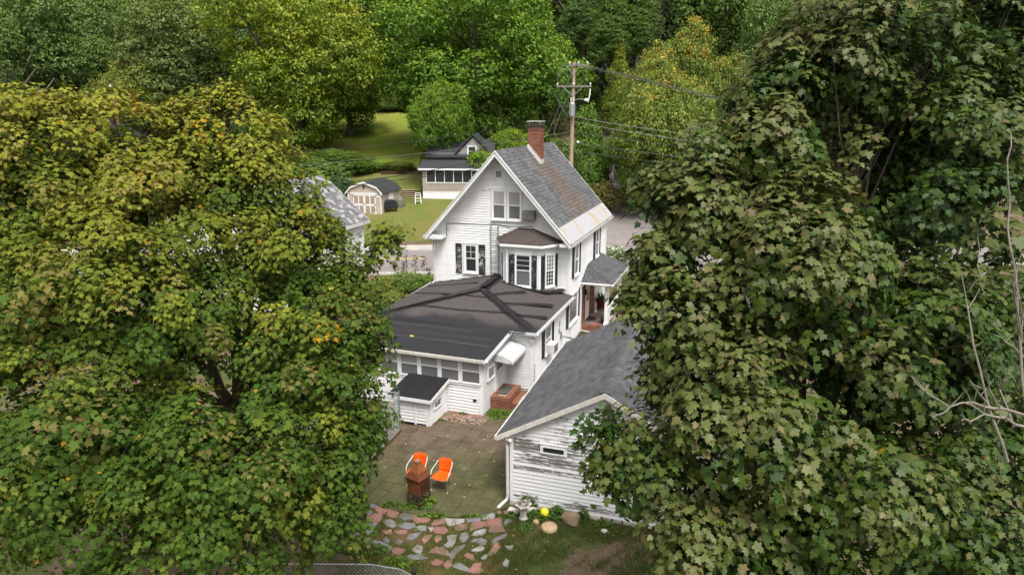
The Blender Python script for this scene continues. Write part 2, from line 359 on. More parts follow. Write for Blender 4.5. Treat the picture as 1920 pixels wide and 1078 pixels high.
def crown_mat(name, stops):
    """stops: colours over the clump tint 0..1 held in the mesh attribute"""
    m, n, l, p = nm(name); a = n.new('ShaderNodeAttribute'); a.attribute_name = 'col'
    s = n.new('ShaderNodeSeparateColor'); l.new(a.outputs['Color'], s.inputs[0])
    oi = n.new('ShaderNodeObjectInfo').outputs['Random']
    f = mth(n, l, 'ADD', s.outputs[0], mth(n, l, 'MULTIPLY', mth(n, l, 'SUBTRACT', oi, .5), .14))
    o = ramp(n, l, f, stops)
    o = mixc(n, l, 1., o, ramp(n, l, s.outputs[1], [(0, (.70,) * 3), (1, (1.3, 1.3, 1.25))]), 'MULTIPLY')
    l.new(o, p.inputs['Base Color']); p.inputs['Roughness'].default_value = .55; p.inputs['Specular IOR Level'].default_value = .25
    t = n.new('ShaderNodeBsdfTranslucent'); l.new(mixc(n, l, 1., o, (1.4, 1.5, .7), 'MULTIPLY'), t.inputs['Color'])
    ms = n.new('ShaderNodeMixShader'); ms.inputs[0].default_value = .2; l.new(p.outputs[0], ms.inputs[1]); l.new(t.outputs[0], ms.inputs[2])
    l.new(ms.outputs[0], n['Material Output'].inputs['Surface']); return m
CR = dict(
 yellowgreen=crown_mat('yellow_green_foliage', [(0, (0.081, 0.136, 0.015)), (.45, (0.157, 0.223, 0.020)), (.80, (0.255, 0.279, 0.023)), (1, (0.383, 0.298, 0.028))]),
 bright=crown_mat('bright_green_foliage', [(0, (0.051, 0.118, 0.013)), (.45, (0.107, 0.198, 0.018)), (.78, (0.186, 0.267, 0.020)), (.98, (0.278, 0.310, 0.024))]),
 mid=crown_mat('mid_green_foliage', [(0, (0.058, 0.109, 0.018)), (.5, (0.104, 0.174, 0.028)), (.95, (0.162, 0.229, 0.035))]),
 dark=crown_mat('dark_green_foliage', [(0, (0.065, 0.112, 0.028)), (.5, (0.107, 0.174, 0.039)), (.95, (0.157, 0.229, 0.048))]),
 bluegreen=crown_mat('blue_green_foliage', [(0, (0.044, 0.079, 0.031)), (.5, (0.072, 0.122, 0.046)), (.95, (0.107, 0.161, 0.052))]),
 greygreen=crown_mat('grey_green_foliage', [(0, (0.065, 0.099, 0.028)), (.5, (0.107, 0.156, 0.039)), (.9, (0.168, 0.205, 0.044)), (1, (0.220, 0.198, 0.037))]),
 olive=crown_mat('olive_foliage', [(0, (0.077, 0.109, 0.020)), (.5, (0.145, 0.180, 0.031)), (.95, (0.244, 0.236, 0.041))]),
 orange=crown_mat('orange_tipped_foliage', [(0, (0.077, 0.124, 0.022)), (.62, (0.145, 0.198, 0.031)), (.80, (0.215, 0.236, 0.033)), (.80, (0.464, 0.285, 0.041)), (1, (0.522, 0.273, 0.046))]),
 orangegreen=crown_mat('light_green_orange_foliage', [(0, (0.081, 0.134, 0.024)), (.55, (0.157, 0.217, 0.037)), (.80, (0.209, 0.242, 0.039)), (.95, (0.441, 0.285, 0.041))]),
 arbor=crown_mat('arborvitae_foliage', [(0, (0.056, 0.122, 0.015)), (.5, (0.099, 0.186, 0.022)), (.95, (0.139, 0.229, 0.028))]),
 brown=crown_mat('brownish_foliage', [(0, (0.075, 0.074, 0.020)), (.5, (0.122, 0.118, 0.028)), (.95, (0.174, 0.130, 0.037))]),
 weed=crown_mat('weedy_foliage', [(0, (0.064, 0.099, 0.017)), (.5, (0.110, 0.149, 0.028)), (.95, (0.197, 0.211, 0.046))]),
 hydrangea=crown_mat('white_flower_foliage', [(0, (0.035, 0.074, 0.015)), (.55, (0.075, 0.130, 0.028)), (.66, (0.116, 0.161, 0.046)), (.70, (.75, .75, .68)), (1, (.8, .8, .72))]))
STONES=[[0, [[-4.34, 16.77], [-4.1, 16.77], [-4.1, 16.66], [-4.19, 16.6]]], [1, [[-4.08, 16.65], [-3.98, 16.75], [-3.79, 16.77], [-3.67, 16.65], [-3.73, 16.43], [-3.9, 16.45], [-3.98, 16.53]]], [0, [[-4.16, 16.4], [-4.09, 16.58], [-3.95, 16.48], [-3.97, 16.3], [-4.06, 16.25]]], [2, [[-4.04, 16.06], [-3.97, 16.33], [-3.76, 16.22], [-3.83, 15.98], [-3.93, 15.89]]], [0, [[-3.71, 16.43], [-3.64, 16.63], [-3.5, 16.6], [-3.32, 16.37], [-3.41, 16.22], [-3.51, 16.12]]], [0, [[-3.8, 15.9], [-3.71, 16.12], [-3.47, 16.11], [-3.45, 15.89], [-3.52, 15.72], [-3.66, 15.8]]], [0, [[-3.31, 16.06], [-3.32, 16.3], [-3.22, 16.37], [-3.04, 16.19], [-3.06, 15.98], [-3.19, 15.98]]], [1, [[-2.98, 16.0], [-2.9, 16.22], [-2.63, 16.11], [-2.64, 15.92], [-2.83, 15.86]]], [0, [[-2.62, 15.89], [-2.57, 16.09], [-2.43, 16.09], [-2.18, 15.89], [-2.22, 15.78], [-2.47, 15.73]]], [0, [[-2.1, 15.66], [-2.02, 15.84], [-1.81, 15.9], [-1.75, 15.73], [-1.94, 15.64]]], [3, [[-3.35, 15.77], [-3.24, 15.86], [-3.12, 15.8], [-3.02, 15.64], [-3.09, 15.51], [-3.25, 15.6]]], [1, [[-2.93, 15.61], [-2.81, 15.73], [-2.57, 15.7], [-2.51, 15.55], [-2.66, 15.46], [-2.83, 15.52]]], [2, [[-3.72, 15.38], [-3.7, 15.64], [-3.51, 15.69], [-3.57, 15.43], [-3.56, 15.2], [-3.67, 15.23]]], [0, [[-3.33, 15.38], [-3.27, 15.43], [-3.09, 15.4], [-3.09, 15.27], [-3.22, 15.26]]], [0, [[-2.99, 15.33], [-2.85, 15.4], [-2.7, 15.38], [-2.7, 15.26], [-2.89, 15.23]]], [3, [[-2.46, 15.52], [-2.38, 15.6], [-2.23, 15.57], [-2.21, 15.4], [-2.35, 15.39]]], [3, [[-2.17, 15.51], [-2.06, 15.58], [-2.02, 15.43], [-2.08, 15.35]]], [0, [[-2.02, 15.38], [-1.98, 15.51], [-1.75, 15.52], [-1.65, 15.38], [-1.76, 15.23], [-1.92, 15.26]]], [1, [[-2.65, 15.03], [-2.59, 15.23], [-2.34, 15.3], [-2.39, 15.14], [-2.52, 15.0]]], [0, [[-2.25, 15.0], [-2.22, 15.16], [-2.05, 15.2], [-2.05, 15.06], [-2.18, 14.88]]], [0, [[-1.94, 15.03], [-1.91, 15.16], [-1.79, 15.17], [-1.77, 15.03], [-1.88, 14.89]]], [1, [[-3.25, 15.03], [-3.17, 15.09], [-3.07, 14.97], [-3.07, 14.86], [-3.17, 14.89]]], [2, [[-2.92, 14.92], [-2.84, 15.03], [-2.73, 14.95], [-2.75, 14.81], [-2.85, 14.81]]], [0, [[-3.74, 15.0], [-3.64, 15.09], [-3.51, 15.03], [-3.53, 14.81], [-3.66, 14.86]]], [1, [[-3.53, 14.82], [-3.44, 14.95], [-3.28, 14.92], [-2.97, 14.67], [-3.06, 14.52], [-3.26, 14.63]]], [0, [[-2.93, 14.56], [-2.86, 14.67], [-2.63, 14.59], [-2.73, 14.38], [-2.82, 14.4]]], [3, [[-2.45, 14.62], [-2.34, 14.78], [-2.22, 14.72], [-2.23, 14.43], [-2.33, 14.48]]], [1, [[-2.56, 14.35], [-2.44, 14.4], [-2.27, 14.4], [-2.05, 14.3], [-2.2, 14.22], [-2.41, 14.21]]], [0, [[-2.02, 14.48], [-1.92, 14.64], [-1.71, 14.7], [-1.58, 14.54], [-1.56, 14.38], [-1.83, 14.46]]], [0, [[-1.93, 14.09], [-1.82, 14.22], [-1.65, 14.14], [-1.74, 14.02], [-1.85, 14.01]]], [2, [[-4.06, 15.2], [-3.99, 15.35], [-3.88, 15.26], [-3.93, 15.09], [-4.02, 15.06]]], [0, [[-1.96, 15.83], [-1.84, 15.9], [-1.76, 15.83], [-1.82, 15.7], [-1.95, 15.69]]], [3, [[-1.76, 15.94], [-1.5, 15.9], [-1.29, 15.9], [-1.29, 15.77], [-1.43, 15.66], [-1.62, 15.61], [-1.68, 15.7]]], [2, [[-1.19, 15.89], [-1.11, 15.97], [-0.86, 15.98], [-0.84, 15.83], [-0.99, 15.78], [-1.15, 15.78]]], [3, [[-0.84, 16.05], [-0.72, 16.14], [-0.48, 16.17], [-0.47, 16.01], [-0.56, 15.9], [-0.74, 15.86]]], [0, [[-0.45, 16.24], [-0.32, 16.32], [-0.29, 16.2], [-0.37, 16.14]]], [0, [[-0.23, 16.24], [-0.15, 16.3], [-0.01, 16.22], [-0.08, 16.12], [-0.19, 16.14]]], [0, [[-1.48, 15.54], [-1.35, 15.63], [-1.18, 15.61], [-1.18, 15.46], [-1.34, 15.39], [-1.44, 15.4]]], [0, [[-1.08, 15.49], [-1.02, 15.7], [-0.88, 15.77], [-0.69, 15.77], [-0.67, 15.57], [-0.94, 15.46], [-1.04, 15.39]]], [0, [[-0.67, 15.81], [-0.53, 15.9], [-0.29, 15.97], [-0.26, 15.58], [-0.54, 15.52], [-0.63, 15.64]]], [0, [[-0.61, 15.38], [-0.53, 15.49], [-0.25, 15.57], [-0.2, 15.35], [-0.37, 15.32], [-0.56, 15.31]]], [1, [[-0.22, 15.7], [-0.13, 15.92], [-0.04, 16.03], [0.03, 15.83], [-0.08, 15.73], [-0.15, 15.61]]], [3, [[-1.01, 15.2], [-0.93, 15.35], [-0.69, 15.46], [-0.69, 15.29], [-0.77, 15.19], [-0.91, 15.17]]], [2, [[-1.31, 15.06], [-1.29, 15.26], [-1.17, 15.29], [-1.1, 15.11], [-1.18, 14.92], [-1.27, 14.95]]], [3, [[-1.67, 14.78], [-1.59, 14.95], [-1.64, 15.11], [-1.55, 15.17], [-1.41, 15.17], [-1.42, 14.92], [-1.48, 14.75], [-1.59, 14.7]]], [2, [[-1.01, 14.92], [-0.92, 15.03], [-0.76, 15.07], [-0.63, 14.95], [-0.68, 14.81], [-0.78, 14.77], [-0.86, 14.89]]], [2, [[-0.5, 14.92], [-0.42, 15.07], [-0.28, 15.19], [-0.15, 15.23], [-0.18, 15.07], [-0.33, 14.99], [-0.46, 14.86]]], [3, [[-0.99, 14.59], [-0.88, 14.67], [-0.8, 14.74], [-0.68, 14.67], [-0.74, 14.55], [-0.89, 14.54]]], [0, [[-0.59, 14.43], [-0.51, 14.59], [-0.45, 14.83], [-0.35, 14.86], [-0.29, 14.7], [-0.39, 14.48], [-0.5, 14.38]]], [3, [[-0.74, 14.3], [-0.65, 14.4], [-0.59, 14.38], [-0.63, 14.25], [-0.71, 14.23]]], [1, [[-1.49, 14.48], [-1.4, 14.67], [-1.17, 14.78], [-1.24, 14.59], [-1.38, 14.38], [-1.42, 14.2], [-1.48, 14.25]]], [0, [[-1.15, 14.38], [-1.07, 14.46], [-0.95, 14.4], [-0.91, 14.25], [-0.97, 14.21], [-1.09, 14.3]]], [0, [[-1.84, 14.64], [-1.72, 14.67], [-1.61, 14.54], [-1.49, 14.38], [-1.63, 14.38], [-1.82, 14.48]]], [0, [[-1.61, 14.07], [-1.54, 14.17], [-1.44, 14.17], [-1.44, 13.99], [-1.52, 13.89], [-1.59, 13.97]]], [1, [[-1.41, 13.97], [-1.31, 14.09], [-1.21, 14.07], [-1.02, 13.89], [-1.06, 13.79], [-1.26, 13.87]]], [0, [[-1.02, 13.79], [-0.91, 14.04], [-0.74, 14.08], [-0.75, 13.92], [-0.64, 13.77], [-0.79, 13.73], [-0.94, 13.75]]], [0, [[-1.79, 14.2], [-1.69, 14.17], [-1.65, 14.09], [-1.72, 14.02], [-1.77, 14.01]]], [3, [[-0.17, 14.75], [-0.07, 14.74], [0.03, 14.78], [0.0, 14.62], [-0.09, 14.6]]], [3, [[-0.22, 14.07], [-0.15, 14.25], [-0.07, 14.14], [-0.1, 13.97], [-0.18, 13.99]]]]
LOBES_L=[[-8.98, 12.58, 9.14, 1.71], [-7.7, 13.62, 9.19, 1.58], [-6.18, 14.24, 9.56, 1.31], [-6.4, 14.51, 10.62, 0.49], [-5.85, 14.54, 10.73, 0.31], [-5.28, 13.87, 8.95, 1.19], [-6.64, 12.05, 7.1, 2.1], [-4.69, 13.19, 7.5, 1.24], [-3.4, 13.22, 7.22, 0.74], [-4.06, 12.23, 5.79, 1.62], [-7.13, 9.98, 5.09, 1.93], [-5.03, 10.32, 4.41, 1.93], [-3.52, 10.7, 3.88, 0.89], [-9.0, 11.48, 6.87, 1.78], [-2.95, 11.58, 4.89, 0.61], [-2.89, 12.52, 6.12, 0.54], [-4.38, 13.94, 8.4, 0.53], [-2.51, 13.32, 8.01, 0.34], [-2.74, 12.2, 5.69, 0.41], [-9.45, 13.4, 10.31, 0.71], [-3.83, 13.85, 8.08, 0.33], [-2.95, 11.07, 4.51, 0.48]]
LOBES_R=[[4.65, 9.82, 11.26, 1.09], [3.62, 9.42, 10.89, 0.56], [3.16, 8.79, 10.06, 0.64], [2.46, 8.47, 9.23, 0.6], [3.46, 8.05, 8.81, 1.06], [2.32, 8.13, 7.91, 0.7], [2.75, 7.43, 7.21, 0.91], [1.74, 7.62, 6.35, 0.56], [1.23, 7.52, 6.34, 0.23], [2.43, 7.22, 5.58, 0.77], [3.75, 7.18, 6.24, 1.12], [6.09, 10.15, 9.74, 1.84], [6.25, 9.46, 7.09, 1.64], [7.3, 11.07, 11.29, 1.64], [5.77, 7.97, 5.31, 1.2], [4.78, 8.54, 7.49, 1.27], [1.89, 8.85, 9.52, 0.22], [1.85, 8.43, 8.66, 0.37], [1.59, 8.19, 8.17, 0.24], [3.33, 7.1, 5.15, 0.9], [1.1, 7.61, 6.71, 0.14], [3.06, 9.23, 10.59, 0.35], [2.55, 8.75, 9.9, 0.37], [2.01, 7.96, 7.27, 0.35]]
BARE=[[[5.95, 6.38, 5.56], [5.7, 6.55, 6.61], [5.43, 6.63, 7.32], [5.28, 6.73, 8.11], [5.18, 6.78, 8.67], [5.04, 6.77, 9.06], [5.03, 6.89, 9.53], [4.93, 6.9, 9.96], [4.97, 6.97, 10.22]], [[5.08, 6.33, 6.95], [4.89, 6.33, 7.34], [4.74, 6.38, 7.73], [4.6, 6.44, 8.16], [4.54, 6.53, 8.52], [4.48, 6.62, 8.85]], [[4.56, 6.58, 8.7], [4.6, 6.51, 8.85], [4.57, 6.54, 8.95], [4.57, 6.62, 9.26]], [[4.6, 6.51, 8.85], [4.67, 6.53, 8.91]], [[5.43, 6.63, 7.32], [4.96, 6.38, 7.52], [4.7, 6.29, 7.58], [4.6, 6.3, 7.62], [4.29, 6.19, 7.62], [4.06, 6.23, 7.76], [3.93, 6.27, 7.91]], [[4.29, 6.19, 7.62], [4.21, 6.18, 7.55], [4.12, 6.17, 7.54]], [[4.06, 6.23, 7.76], [4.08, 6.25, 7.83]], [[5.35, 6.51, 7.25], [4.99, 6.35, 7.43], [4.7, 6.27, 7.51], [4.5, 6.16, 7.48], [4.41, 6.16, 7.49]], [[4.7, 6.27, 7.51], [4.51, 6.2, 7.64], [4.36, 6.15, 7.84]], [[4.91, 6.36, 7.47], [4.67, 6.32, 7.69], [4.5, 6.25, 7.84]], [[4.96, 6.38, 7.52], [4.79, 6.32, 7.69], [4.75, 6.35, 7.82]], [[5.3, 6.73, 8.11], [5.08, 6.65, 8.59], [5.0, 6.64, 8.93]], [[5.27, 6.71, 8.0], [5.06, 6.64, 8.14], [4.86, 6.56, 8.25]], [[5.3, 6.67, 8.25], [5.06, 6.56, 8.62], [5.02, 6.6, 8.77], [5.09, 6.68, 9.08]], [[5.14, 6.42, 7.3], [5.0, 6.52, 7.67], [5.01, 6.46, 7.86], [5.02, 6.35, 7.82]], [[5.28, 6.73, 8.11], [5.28, 6.75, 8.57], [5.23, 6.76, 9.01]]]
WIRES=[[[4.52, 54.2, 10.0], [-1.92, 52.5, 8.97], [-8.56, 50.6, 8.15], [-29.1, 46.0, 6.65]], [[4.54, 54.2, 8.88], [-1.73, 52.5, 7.99], [-10.39, 50.2, 7.11], [-29.29, 46.0, 5.45]], [[4.56, 54.2, 8.27], [-2.18, 52.5, 6.84], [-6.44, 51.4, 6.09], [-12.92, 49.8, 5.31], [-29.52, 46.0, 4.02]], [[4.57, 54.2, 7.5], [-2.43, 52.5, 6.2], [-13.17, 49.8, 5.04], [-29.57, 46.0, 3.73]], [[4.85, 54.2, 10.0], [8.95, 53.5, 9.3], [21.1, 51.0, 7.9]], [[4.86, 54.2, 9.6], [8.35, 53.5, 8.98], [21.16, 51.0, 7.33]], [[4.83, 54.2, 8.88], [8.99, 53.5, 8.3], [21.2, 51.0, 6.94]], [[5.18, 54.2, 8.03], [9.24, 53.5, 7.46], [21.27, 51.0, 6.24]], [[4.82, 54.2, 7.5], [10.26, 53.3, 6.74], [21.34, 51.0, 5.58]], [[4.84, 54.2, 13.87], [7.91, 50.0, 12.93], [16.36, 40.0, 10.23]], [[4.92, 54.2, 13.72], [7.92, 50.0, 12.82], [16.37, 40.0, 10.08]], [[5.63, 54.0, 13.75], [7.92, 50.0, 12.86], [16.37, 40.0, 10.14]], [[4.56, 108.0, 19.12], [4.47, 80.0, 15.06], [4.44, 66.0, 13.45], [4.22, 54.2, 12.6]], [[5.84, 108.0, 18.82], [5.24, 80.0, 15.23], [4.93, 66.0, 13.68], [4.54, 54.2, 12.83]], [[4.53, 54.2, 13.3], [3.86, 54.0, 11.34], [2.73, 53.5, 8.78]], [[3.85, 108.0, 17.67], [3.94, 75.0, 13.05], [4.31, 54.2, 10.08]], [[4.73, 108.0, 17.9], [4.51, 75.0, 12.24], [4.54, 60.0, 10.13]], [[4.48, 54.2, 11.94], [3.68, 54.0, 10.16], [3.18, 53.5, 8.78]]]
TREES=[(-24.0, 78, 4.8, 20.5, 17.7, 0, 'yellowgreen', 'huge yellow-green maple with a forked trunk at the near left corner of the field'), (-20.7, 90, 7.2, 12.8, 12.0, 1, 'yellowgreen', 'rounded yellow-green maple with gold patches between the field and the forest'), (-29.9, 84, 6.0, 12.5, 12.5, 2, 'olive', 'olive-yellow tree tucked against the huge yellow-green maple on its left side'), (-4.2, 80, 5.2, 21.6, 20.6, 3, 'bright', 'huge bright green maple towering over the grey cottage'), (3.3, 88, 6.8, 14.5, 13.1, 1, 'bright', 'bright green maple directly behind the brick chimney and far utility pole'), (-7.1, 69, 3.0, 12.1, 6.6, 4, 'bright', 'low spreading bright green tree hanging over the cottage roof'), (0.0, 70, 3.2, 6.2, 6.0, 2, 'bright', 'small dense green tree between cottage and brick chimney'), (-38.6, 84, 6.0, 18.2, 17.1, 1, 'greygreen', 'broad grey-green tree with pale bare limbs, behind the near maple top'), (-41.8, 80, 5.2, 14.0, 10.6, 4, 'olive', 'olive tree with yellowing top above the far brick chimney'), (-58.0, 92, 7.6, 20.4, 18.7, 3, 'dark', 'dark green tree filling the far upper corner beside the grey trunk'), (-56.3, 80, 5.2, 15.7, 11.2, 5, 'dark', 'dark tree at the very left edge with a grey trunk'), (-51.4, 90, 7.2, 12.5, 10.5, 0, 'dark', 'dark blue-green tree right behind the far brick chimney'), (-47.7, 72, 3.6, 10.9, 10.7, 4, 'bluegreen', 'blue-green rounded tree just over the near yellow maple top'), (-30.1, 76, 4.4, 9.0, 7.1, 2, 'dark', 'dark green tree between grey-green tree and huge yellow-green maple'), (16.1, 66, 2.4, 16.4, 9.8, 1, 'orange', 'yellow-green tree with orange autumn top right of the utility pole'), (12.7, 60, 1.2, 13.5, 8.9, 0, 'orangegreen', 'light green tree with orange tips over the side street'), (13.3, 90, 7.2, 11.9, 5.6, 5, 'yellowgreen', 'thin yellowing tree behind the utility pole crossarms'), (21.7, 68, 2.8, 15.6, 9.0, 4, 'olive', 'pale olive tree tucked beside the near grey-leaved maple'), (15.9, 56, 0.4, 9.6, 6.6, 2, 'mid', 'mid green tree at the side street corner beside the near maple'), (12.3, 64, 2.0, 8.1, 7.5, 3, 'mid', 'soft green tree overhanging the end of the side street'), (27.8, 72, 3.6, 21.0, 12.4, 3, 'dark', 'dark tree behind the top of the near grey-leaved maple'), (37.3, 74, 4.0, 20.1, 15.0, 0, 'dark', 'dark tree seen in gaps of the near maple crown'), (45.1, 70, 3.2, 20.1, 14.2, 1, 'dark', 'dark tree behind the bare dead branches'), (-19.2, 74, 4.0, 3.1, 8.7, 4, 'mid', 'low dark green tree at the foot of the huge yellow-green maple'), (8.5, 100, 9.2, 11.6, 7.0, 5, 'dark', 'slim dark tree directly behind the crossarms of the pole'), (11.2, 104, 10.0, 7.6, 5.7, 5, 'mid', 'slim mid green tree with bare lower trunk beside the orange tree'), (-84.7, 112, 11.6, 27.6, 20.1, 3, 'dark', 'tall dark green forest tree on the hill above the far left corner'), (-81.7, 119, 13.0, 25.2, 21.4, 0, 'mid', 'tall mid green forest tree on the hill left of the far brick chimney'), (-69.6, 113, 11.8, 26.6, 20.3, 5, 'dark', 'tall dark green forest tree on the hill over the far brick chimney'), (-65.6, 120, 13.2, 24.1, 21.6, 1, 'greygreen', 'tall grey-green forest tree on the hill behind the grey-green tree'), (-54.3, 114, 12.0, 25.6, 20.5, 4, 'mid', 'tall leafy green forest tree on the hill behind the pale bare limbs'), (-49.2, 121, 13.4, 27.7, 21.7, 3, 'dark', 'tall deep green forest tree on the hill left of the huge yellow maple'), (-38.7, 115, 12.2, 24.6, 20.7, 0, 'bluegreen', 'tall blue-green forest tree on the hill behind the huge yellow maple'), (-32.5, 122, 13.6, 26.7, 21.9, 5, 'dark', 'tall dark green forest tree on the hill right of the huge yellow maple'), (-22.9, 116, 12.4, 23.6, 20.8, 1, 'mid', 'tall mid green forest tree on the hill over the left end of the field'), (-15.6, 123, 13.8, 25.6, 22.1, 4, 'dark', 'tall dark green forest tree on the hill over the middle of the field'), (-6.7, 117, 12.6, 27.1, 21.0, 3, 'greygreen', 'tall grey-green forest tree on the hill over the right end of the field'), (1.6, 124, 14.0, 24.5, 22.3, 0, 'mid', 'tall leafy green forest tree on the hill behind the huge bright maple'), (9.8, 118, 12.8, 26.1, 21.2, 5, 'dark', 'tall deep green forest tree on the hill behind the cottage chimney side'), (17.1, 112, 11.6, 27.5, 20.1, 1, 'bluegreen', 'tall blue-green forest tree on the hill behind the brick chimney'), (26.5, 119, 13.0, 25.1, 21.4, 4, 'dark', 'tall dark green forest tree on the hill left of the far utility pole'), (33.0, 113, 11.8, 26.5, 20.3, 3, 'mid', 'tall mid green forest tree on the hill behind the far utility pole'), (43.5, 120, 13.2, 24.0, 21.6, 0, 'dark', 'tall dark green forest tree on the hill behind the near pole top'), (49.2, 114, 12.0, 25.6, 20.5, 5, 'greygreen', 'tall grey-green forest tree on the hill over the side street'), (60.7, 121, 13.4, 27.6, 21.7, 1, 'mid', 'tall leafy green forest tree on the hill behind the orange tree'), (65.8, 115, 12.2, 24.6, 20.7, 4, 'dark', 'tall deep green forest tree on the hill right of the orange tree'), (78.3, 122, 13.6, 26.6, 21.9, 3, 'bluegreen', 'tall blue-green forest tree on the hill behind the grey-leaved maple top'), (82.5, 116, 12.4, 23.5, 20.8, 0, 'dark', 'tall dark green forest tree on the hill behind the bare branches'), (-99.8, 132, 15.6, 31.3, 30.9, 0, 'dark', None), (-84.8, 137, 16.6, 31.7, 32.1, 3, 'mid', None), (-64.0, 133, 15.8, 31.3, 31.2, 1, 'greygreen', None), (-47.4, 138, 16.8, 31.7, 32.3, 4, 'dark', None), (-27.6, 134, 16.0, 31.4, 31.4, 0, 'mid', None), (-9.6, 139, 17.0, 31.8, 32.6, 3, 'greygreen', None), (9.3, 135, 16.2, 31.5, 31.6, 1, 'dark', None), (28.9, 140, 17.2, 31.9, 32.8, 4, 'mid', None), (46.7, 136, 16.4, 31.6, 31.9, 0, 'greygreen', None), (63.5, 132, 15.6, 31.3, 30.9, 3, 'dark', None), (84.8, 137, 16.6, 31.7, 32.1, 1, 'mid', None), (100.5, 133, 15.8, 31.3, 31.2, 4, 'greygreen', None)]
SHRUBS=[(7.0, 64, 2.15, 8.71, 4.3, 'arbor', 'dense bright green arborvitae hedge beside the side street'), (4.7, 72, 3.75, 3.76, 3.94, 'mid', 'green shrub between the chimney and the arborvitae'), (2.3, 76, 4.55, 4.89, 3.56, 'mid', 'green shrub behind the brick chimney, left of the far pole'), (7.8, 60, 1.35, 3.32, 2.81, 'brown', 'brownish green juniper bush at the street corner behind the roof'), (12.7, 78, 4.95, 0.68, 3.9, 'bluegreen', 'dark blue-green juniper at the top of the side street'), (-21.4, 105, 10.35, 1.58, 4.1, 'olive', 'olive bush at the left end of the far field edge'), (-18.6, 105, 10.35, 1.43, 4.1, 'mid', 'green bush in the middle of the far field edge'), (-15.4, 105, 10.35, 1.58, 4.1, 'brown', 'reddish brown bush at the far field edge'), (-12.8, 106, 10.55, 1.24, 4.14, 'olive', 'olive bush at the right end of the far field edge'), (-16.6, 73, 3.95, 1.44, 3.99, 'mid', 'green shrub by the near left field corner'), (-18.8, 68, 2.95, 2.78, 5.84, 'dark', 'dark green shrub behind the lichen spotted roof'), (-15.9, 64, 2.15, 2.39, 3.0, 'bluegreen', 'blue-green shrub just left of the garden shed'), (-12.0, 74, 4.15, 1.17, 3.24, 'weed', 'weedy bush at the near field edge'), (-14.2, 74, 4.15, 0.15, 2.31, 'mid', 'low bush at the near field edge above the garden shed'), (-7.8, 70, 3.35, 3.93, 2.41, 'dark', 'dark bush at the left corner of the cottage'), (-2.8, 66, 2.55, 4.71, 3.09, 'bright', 'green bush at the right side of the cottage'), (-6.1, 38.5, -0.05, 1.34, 2.41, 'mid', 'leafy green shrub between white house and road'), (-7.2, 38, -0.05, 1.21, 2.08, 'olive', 'olive shrub beside the road, half behind the near maple'), (-5.2, 40, -0.05, 0.66, 1.44, 'mid', 'green shrub at the left corner of the white house'), (-6.4, 35, -0.05, 1.12, 1.91, 'olive', 'yellowish shrub along the black roof edge'), (6.9, 46.5, -0.05, 1.35, 2.4, 'hydrangea', 'white flowering hydrangea at the house corner by the road'), (12.7, 62, 1.75, 2.97, 2.91, 'mid', 'green bush on the right bank of the side street'), (11.8, 50, -0.05, 2.35, 3.52, 'mid', 'green bush at the main road behind the near maple'), (4.3, 62, 1.75, 2.97, 2.91, 'dark', 'dark bush at the foot of the utility pole'), (1.5, 64, 2.15, 3.85, 2.5, 'bright', 'bright green bush behind the roof ridge'), (-8.2, 66, 2.55, 0.69, 1.34, 'weed', 'weedy plant between the stairs and the cottage'), (-22.2, 30, -0.05, 5.58, 4.69, 'dark', 'dark shrub on the slope far to the left, behind the near maple')]
# ---------------------------------------------------------------- terrain, roads, yard
def tz(x, y):
    return .2 * max(0., y - 53) if y < 150 else 19.4 + .12 * (y - 150)
def sheet(name, poly_fn, xs, ys, m, dz):
    V = []; F = []; nx = len(xs)
    for y in ys:
        for x in xs:
            px, py = poly_fn(x, y); V.append((px, py, tz(px, py) + dz))
    for j in range(len(ys) - 1):
        for i in range(nx - 1): a = j * nx + i; F.append((a, a + 1, a + 1 + nx, a + nx))
    return struct(link(name, np_mesh(name, V, F, m, smooth=True)))
ident = lambda x, y: (x, y)
ys = sorted(set(list(np.linspace(-40, 53, 12)) + list(np.linspace(53, 150, 30)) + [200, 260, 330, 400]))
sheet('ground', ident, np.linspace(-300, 300, 31), ys, M['yard'], 0)
sheet('lawn', ident, np.linspace(-40, 9, 8), np.linspace(54.2, 74, 10), M['lawn'], .012)
sheet('field', lambda x, y: (x - (y - 74) * .18, y), np.linspace(-24, -7, 6), np.linspace(74, 104, 14), M['field'], .012)
sheet('forest_floor', ident, np.linspace(-150, 150, 12), np.linspace(104.5, 149, 10), mat('forest_floor', (.06, .055, .03), (.035, .03, .02), 2, .95, .05, .4, world=True), .02)
# main road runs nearly along x, turned 4 degrees
RA = R(4); rc, rs = math.cos(RA), math.sin(RA)
def rd(u, v): return (u * rc - v * rs * 1, 48.6 + u * rs + v * rc)
def strip(name, v0, v1, z, m, h=None, u0=-120, u1=120):
    mb = MB(); a = [rd(u0, v0), rd(u1, v0), rd(u1, v1), rd(u0, v1)]
    if h is None: mb.poly([(*p, z) for p in a])
    else: mb.prism([(*p, z) for p in a], (0, 0, h))
    return struct(mb.build(name, m))
strip('road', -4.2, 3.6, .008, M['asphalt'])
yl = strip('road_marking', .55, .80, .012, M['yellow'], u0=-9.9, u1=-6.4)
strip('road_marking', .55, .80, .012, M['yellow'], u0=-40, u1=-13)
strip('road_marking', -3.75, -3.62, .012, M['whitepaint'])
strip('kerb', 3.6, 3.78, 0, M['concrete'], .13, -120, 7.6)
strip('sidewalk', 3.78, 5.3, 0, M['sidewalk'], .125, -120, 7.6)
strip('kerb', -4.38, -4.2, 0, M['concrete'], .13)
